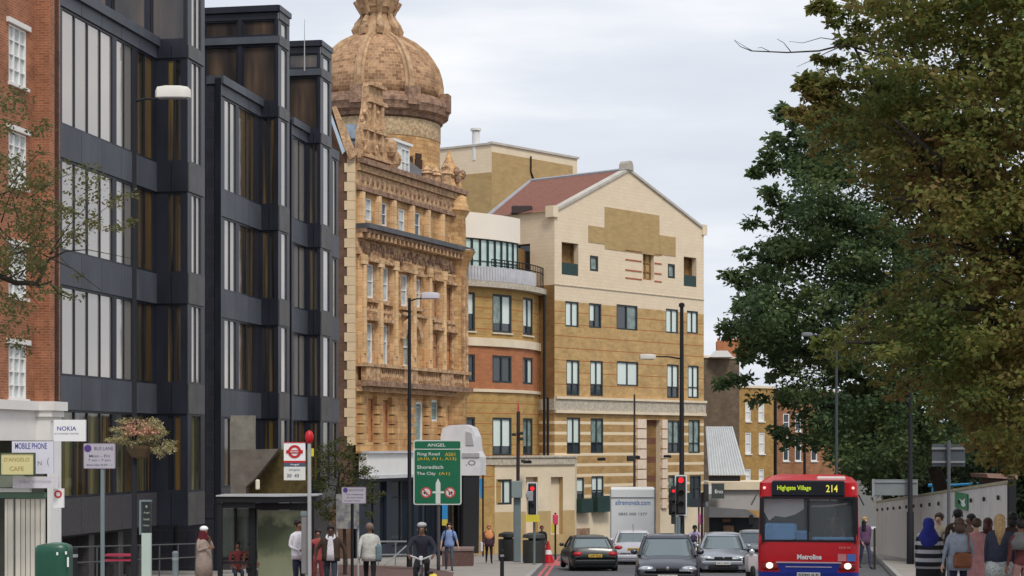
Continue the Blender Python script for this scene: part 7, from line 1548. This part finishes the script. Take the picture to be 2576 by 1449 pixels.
limbs(b, top, [P(1980, 900, Ya_), P(2050, 600, Ya_+1), P(2200, 400, Ya_), P(2380, 450, Ya_+2), P(1900, 780, Ya_-1), P(2450, 750, Ya_), P(1990, 1050, Ya_-2)], .2, .5, 3); b.build('trunk', bark, ta_, smooth='all')
# background dark trees closing the view
lmD = leafmat('deep_green_leaves', [(.025, .04, .028), (.04, .065, .038), (.06, .09, .042), (.09, .115, .045)])  # darker greens than the middle-distance tree
for (nm, lab, poly, Yc_, xg, nn) in (('background_tree', 'dark bushy tree filling the gap behind the grey sign back', [(2150, 1150), (2230, 1080), (2420, 1060), (2500, 1150), (2490, 1240), (2330, 1240), (2230, 1240), (2190, 1215)], 108, 2300, 22000), ('background_tree', 'dark tree behind the cabin at the far right', [(2440, 1040), (2700, 1000), (2760, 1320), (2560, 1330), (2500, 1215), (2440, 1180)], 88, 2600, 20000), ('background_tree', 'tall dark tree far back between the bus roof and the black post', [(2080, 1010), (2200, 960), (2300, 1000), (2310, 1180), (2240, 1205), (2190, 1205), (2130, 1180)], 122, 2230, 16000)):
    q = thing(nm, lab, 'tree', XG(xg, Yc_)); C_ = crown(poly, 170, Yc_, 3); leaves('crown', C_, rng.uniform(.6, 1.2, 170), nn, .32, lmD, q); b = MB(); g0 = XG(xg, Yc_); tp_ = P(xg, 1180, Yc_); b.tube([g0, tp_], [.3, .2], 8); limbs(b, tp_, [P(xg-60, 1100, Yc_), P(xg+60, 1090, Yc_)], .14, .4, 5); b.build('trunk', bark, q)
hg = thing('garden_hedge', 'strip of dark green hedge along the foot of the trees beyond the hoarding', 'hedge', XG(2450, 98)); C_ = np.column_stack([rng.uniform(23, 42, 220), rng.uniform(96, 112, 220), rng.uniform(-5.2, -2.2, 220)]); leaves('foliage', C_, rng.uniform(.6, 1.1, 220), 20000, .3, lmD, hg)
b = MB(); b.tube([XG(2450, 98), XG(2450, 98)+Vector((0, 0, 1.5))], [.12, .06], 6); b.build('stem', bark, hg)
# autumn tree (foreground right)
polyB = [(2095, -70), (2100, 10), (2115, 60), (2180, 100), (2130, 150), (2080, 185), (2050, 205), (2075, 245), (2100, 262), (2030, 290), (2040, 345), (2130, 400), (2200, 450), (2260, 500), (2240, 560), (2320, 600), (2300, 690), (2250, 760), (2130, 840), (2080, 875), (2200, 890), (2230, 940), (2260, 980), (2340, 1000), (2420, 1040), (2470, 1110), (2600, 1190), (2800, 1200), (2860, 600), (2820, -200), (2300, -220)]
Yb_ = 34; tb2 = thing('autumn_tree', 'large tree turning olive and brown, filling the upper right', 'tree', XG(2720, 37))
lmB = leafmat('autumn_leaves', [(.050, .082, .030), (.092, .130, .038), (.140, .170, .042), (.190, .190, .048), (.205, .160, .050), (.215, .135, .050), (.30, .125, .05)])
polyBi = [(x+(95 if i < 24 else 0), y) for i, (x, y) in enumerate(polyB)]
CB = crown(polyBi, 1000, Yb_, 3.4); leaves('crown', CB, rng.uniform(.22, .85, 1000)**1.2, 112000, .118, lmB, tb2, flat=.42, droop=.3)
CB2 = crown([(2820, -220), (3050, -150), (3250, 100), (3330, 450), (3250, 850), (3020, 1120), (2760, 1190)], 300, Yb_+.8, 3.0); leaves('crown', CB2, rng.uniform(.3, .9, 300), 30000, .13, lmB, tb2, flat=.42)
sprays(tb2, polyB[1:32], 2750, 500, Yb_, 3.0, 5, (70, 230), .16, 15000, .11, lmB, 21)
tipsB = [(2048, 20, .12), (2065, 8, .14), (2085, 18, .16), (2100, 55, .16), (2085, 30, .1), (2055, 145, .05), (2080, 152, .06), (2110, 150, .1), (2120, 105, .15), (2100, 210, .16), (2040, 200, .12), (2065, 215, .14), (2020, 195, .12), (2050, 225, .22), (2085, 205, .22), (2100, 240, .25), (2060, 280, .25), (2015, 215, .14), (2035, 240, .14), (2070, 255, .2), (2010, 285, .14), (2040, 300, .2), (1990, 280, .1), (2105, 330, .2), (2090, 845, .2), (2140, 870, .25), (2060, 860, .12), (2500, 1150, .25), (2150, 100, .14), (2170, 60, .2), (2150, 210, .2), (2130, 20, .2)]
leaves('outer_sprays', [tuple(P(x, y, Yb_-1)) for x, y, r in tipsB], [r for _, _, r in tipsB], 2600, .125, lmB, tb2)
b = MB(); g0 = XG(2720, 37); top = P(2700, 900, 36); b.tube([g0, (g0+top)/2, top], [.38, .3, .24], 10)
limbs(b, top, [P(2150, 120, Yb_-1), P(2250, 500, Yb_-2), P(2120, 860, Yb_-2), P(2400, 100, Yb_), P(2350, 750, Yb_-3), P(2600, -50, Yb_), P(2250, 300, Yb_-3)], .15, .35, 9); b.build('trunk', bark, tb2, smooth='all')
b = MB(); tw = lambda pts, r: b.tube([P(x, y, Yb_-1.2) for x, y in pts], r, 5)
tw([(2250, 150), (2180, 128), (2125, 112), (2060, 128), (1980, 132), (1890, 128), (1862, 117), (1848, 102)], [.03, .024, .02, .016, .013, .01, .006, .004]); tw([(1990, 131), (1972, 108), (1955, 98)], [.009, .006, .004]); tw([(1895, 129), (1880, 121), (1846, 100)], [.007, .005, .003]); tw([(2125, 113), (2080, 132), (2040, 152), (2005, 168)], [.012, .009, .006, .003]); tw([(2140, 118), (2100, 100), (2065, 95), (2020, 108), (1985, 104)], [.012, .009, .007, .005, .003]); tw([(1940, 131), (1915, 119), (1905, 121)], [.007, .005, .003])
tw([(2450, 60), (2400, 200), (2330, 330), (2250, 420)], [.035, .028, .02, .01]); tw([(2600, 250), (2480, 420), (2420, 560), (2400, 640)], [.03, .024, .016, .008]); tw([(2350, 30), (2300, 110), (2200, 160)], [.02, .015, .008])
b.build('bare_twigs', bark, tb2)
# left foreground branch
Yl = 24; tl_ = thing('left_branch_tree', 'sparse brown-green leafy branch reaching in from the left edge', 'tree', XG(-330, Yl))
lmL = leafmat('sparse_olive_leaves', [(.06, .075, .03), (.10, .115, .045), (.14, .135, .05), (.17, .135, .055)])
b = MB(); br2 = lambda pts, r: b.tube([P(x, y, Yl+.1*i) for i, (x, y) in enumerate(pts)], r, 6)
g0 = XG(-330, Yl); b.tube([g0, P(-320, 900, Yl), P(-300, 500, Yl)], [.2, .16, .12], 8)
br2([(-310, 760), (-120, 720), (0, 695), (40, 712), (80, 712), (100, 720), (130, 708)], [.07, .05, .04, .036, .034, .03, .015]); br2([(90, 716), (106, 690), (120, 655), (165, 632)], [.026, .022, .018, .01]); br2([(125, 712), (150, 740), (190, 755)], [.014, .009, .004]); br2([(165, 632), (220, 628), (330, 650)], [.01, .006, .003])
for i in range(40):
    x0 = random.uniform(-60, 130); y0 = random.choice((700, 640, 560, 500)); dx = random.uniform(-60, 150); dy = random.uniform(-150, 140); br2([(x0, y0), (x0+dx*.5, y0+dy*.5-10), (x0+dx, y0+dy)], [.010, .006, .003])
b.build('trunk', bark, tl_, smooth='all')
cl = []; rd_ = []
def scat(n, x0, x1, y0, y1, r):
    for _ in range(n): cl.append(tuple(P(random.uniform(x0, x1), random.uniform(y0, y1), Yl+random.uniform(-.8, .8)))); rd_.append(r)
scat(14, -20, 60, 200, 350, .17); scat(60, -30, 120, 380, 660, .20); scat(34, 60, 250, 420, 610, .17); scat(10, 150, 325, 470, 610, .14); scat(26, -20, 110, 620, 770, .17); scat(14, -20, 70, 760, 900, .14); scat(5, 120, 200, 600, 760, .1); scat(2, 330, 335, 540, 580, .05); scat(5, 80, 130, 300, 420, .12)
leaves('crown', cl, rd_, 5600, .056, lmL, tl_)
# sapling by the shelter
Yp = 63; sp_ = thing('young_street_tree', 'small sparse olive-green street tree between the shelter and the domed building', 'tree', XG(868, Yp))
b = MB(); g0 = XG(868, Yp); b.tube([g0, P(866, 1300, Yp), P(862, 1200, Yp)], [.07, .055, .04], 7); limbs(b, P(864, 1260, Yp), [P(800, 1130, Yp), P(830, 1105, Yp), P(880, 1120, Yp), P(930, 1170, Yp), P(950, 1240, Yp), P(800, 1200, Yp)], .03, .12, 4); b.build('trunk', bark, sp_)
Cs = crown([(785, 1200), (800, 1120), (850, 1100), (900, 1130), (930, 1175), (965, 1230), (950, 1290), (900, 1320), (830, 1310), (790, 1280)], 120, Yp, 1.0); leaves('crown', Cs, rng.uniform(.13, .32, 120), 6200, .085, leafmat('sapling_leaves', [(.04, .05, .022), (.07, .085, .03), (.10, .11, .034), (.11, .085, .03)]), sp_)
# flowers of the hanging basket
fl1 = leafmat('straw_flowers', [(.15, .14, .06), (.32, .28, .14), (.44, .38, .20), (.50, .44, .28)], .15); fl2 = leafmat('pink_flowers', [(.42, .20, .13), (.52, .30, .20), (.46, .16, .12)], .1)
hb_ = bpy.data.objects['hanging_basket']; C1 = crown([(268, 1110), (285, 1065), (330, 1050), (385, 1050), (420, 1085), (442, 1120), (425, 1142), (395, 1150), (360, 1120), (310, 1118)], 90, 43, .35); leaves('trailing_flowers', C1, .10, 5200, .055, fl1, hb_, asp=.35, droop=.5)
C2 = crown([(300, 1075), (350, 1055), (390, 1070), (400, 1090), (330, 1095)], 60, 42.8, .3); leaves('pink_blooms', C2, .10, 700, .05, fl2, hb_, asp=.8)
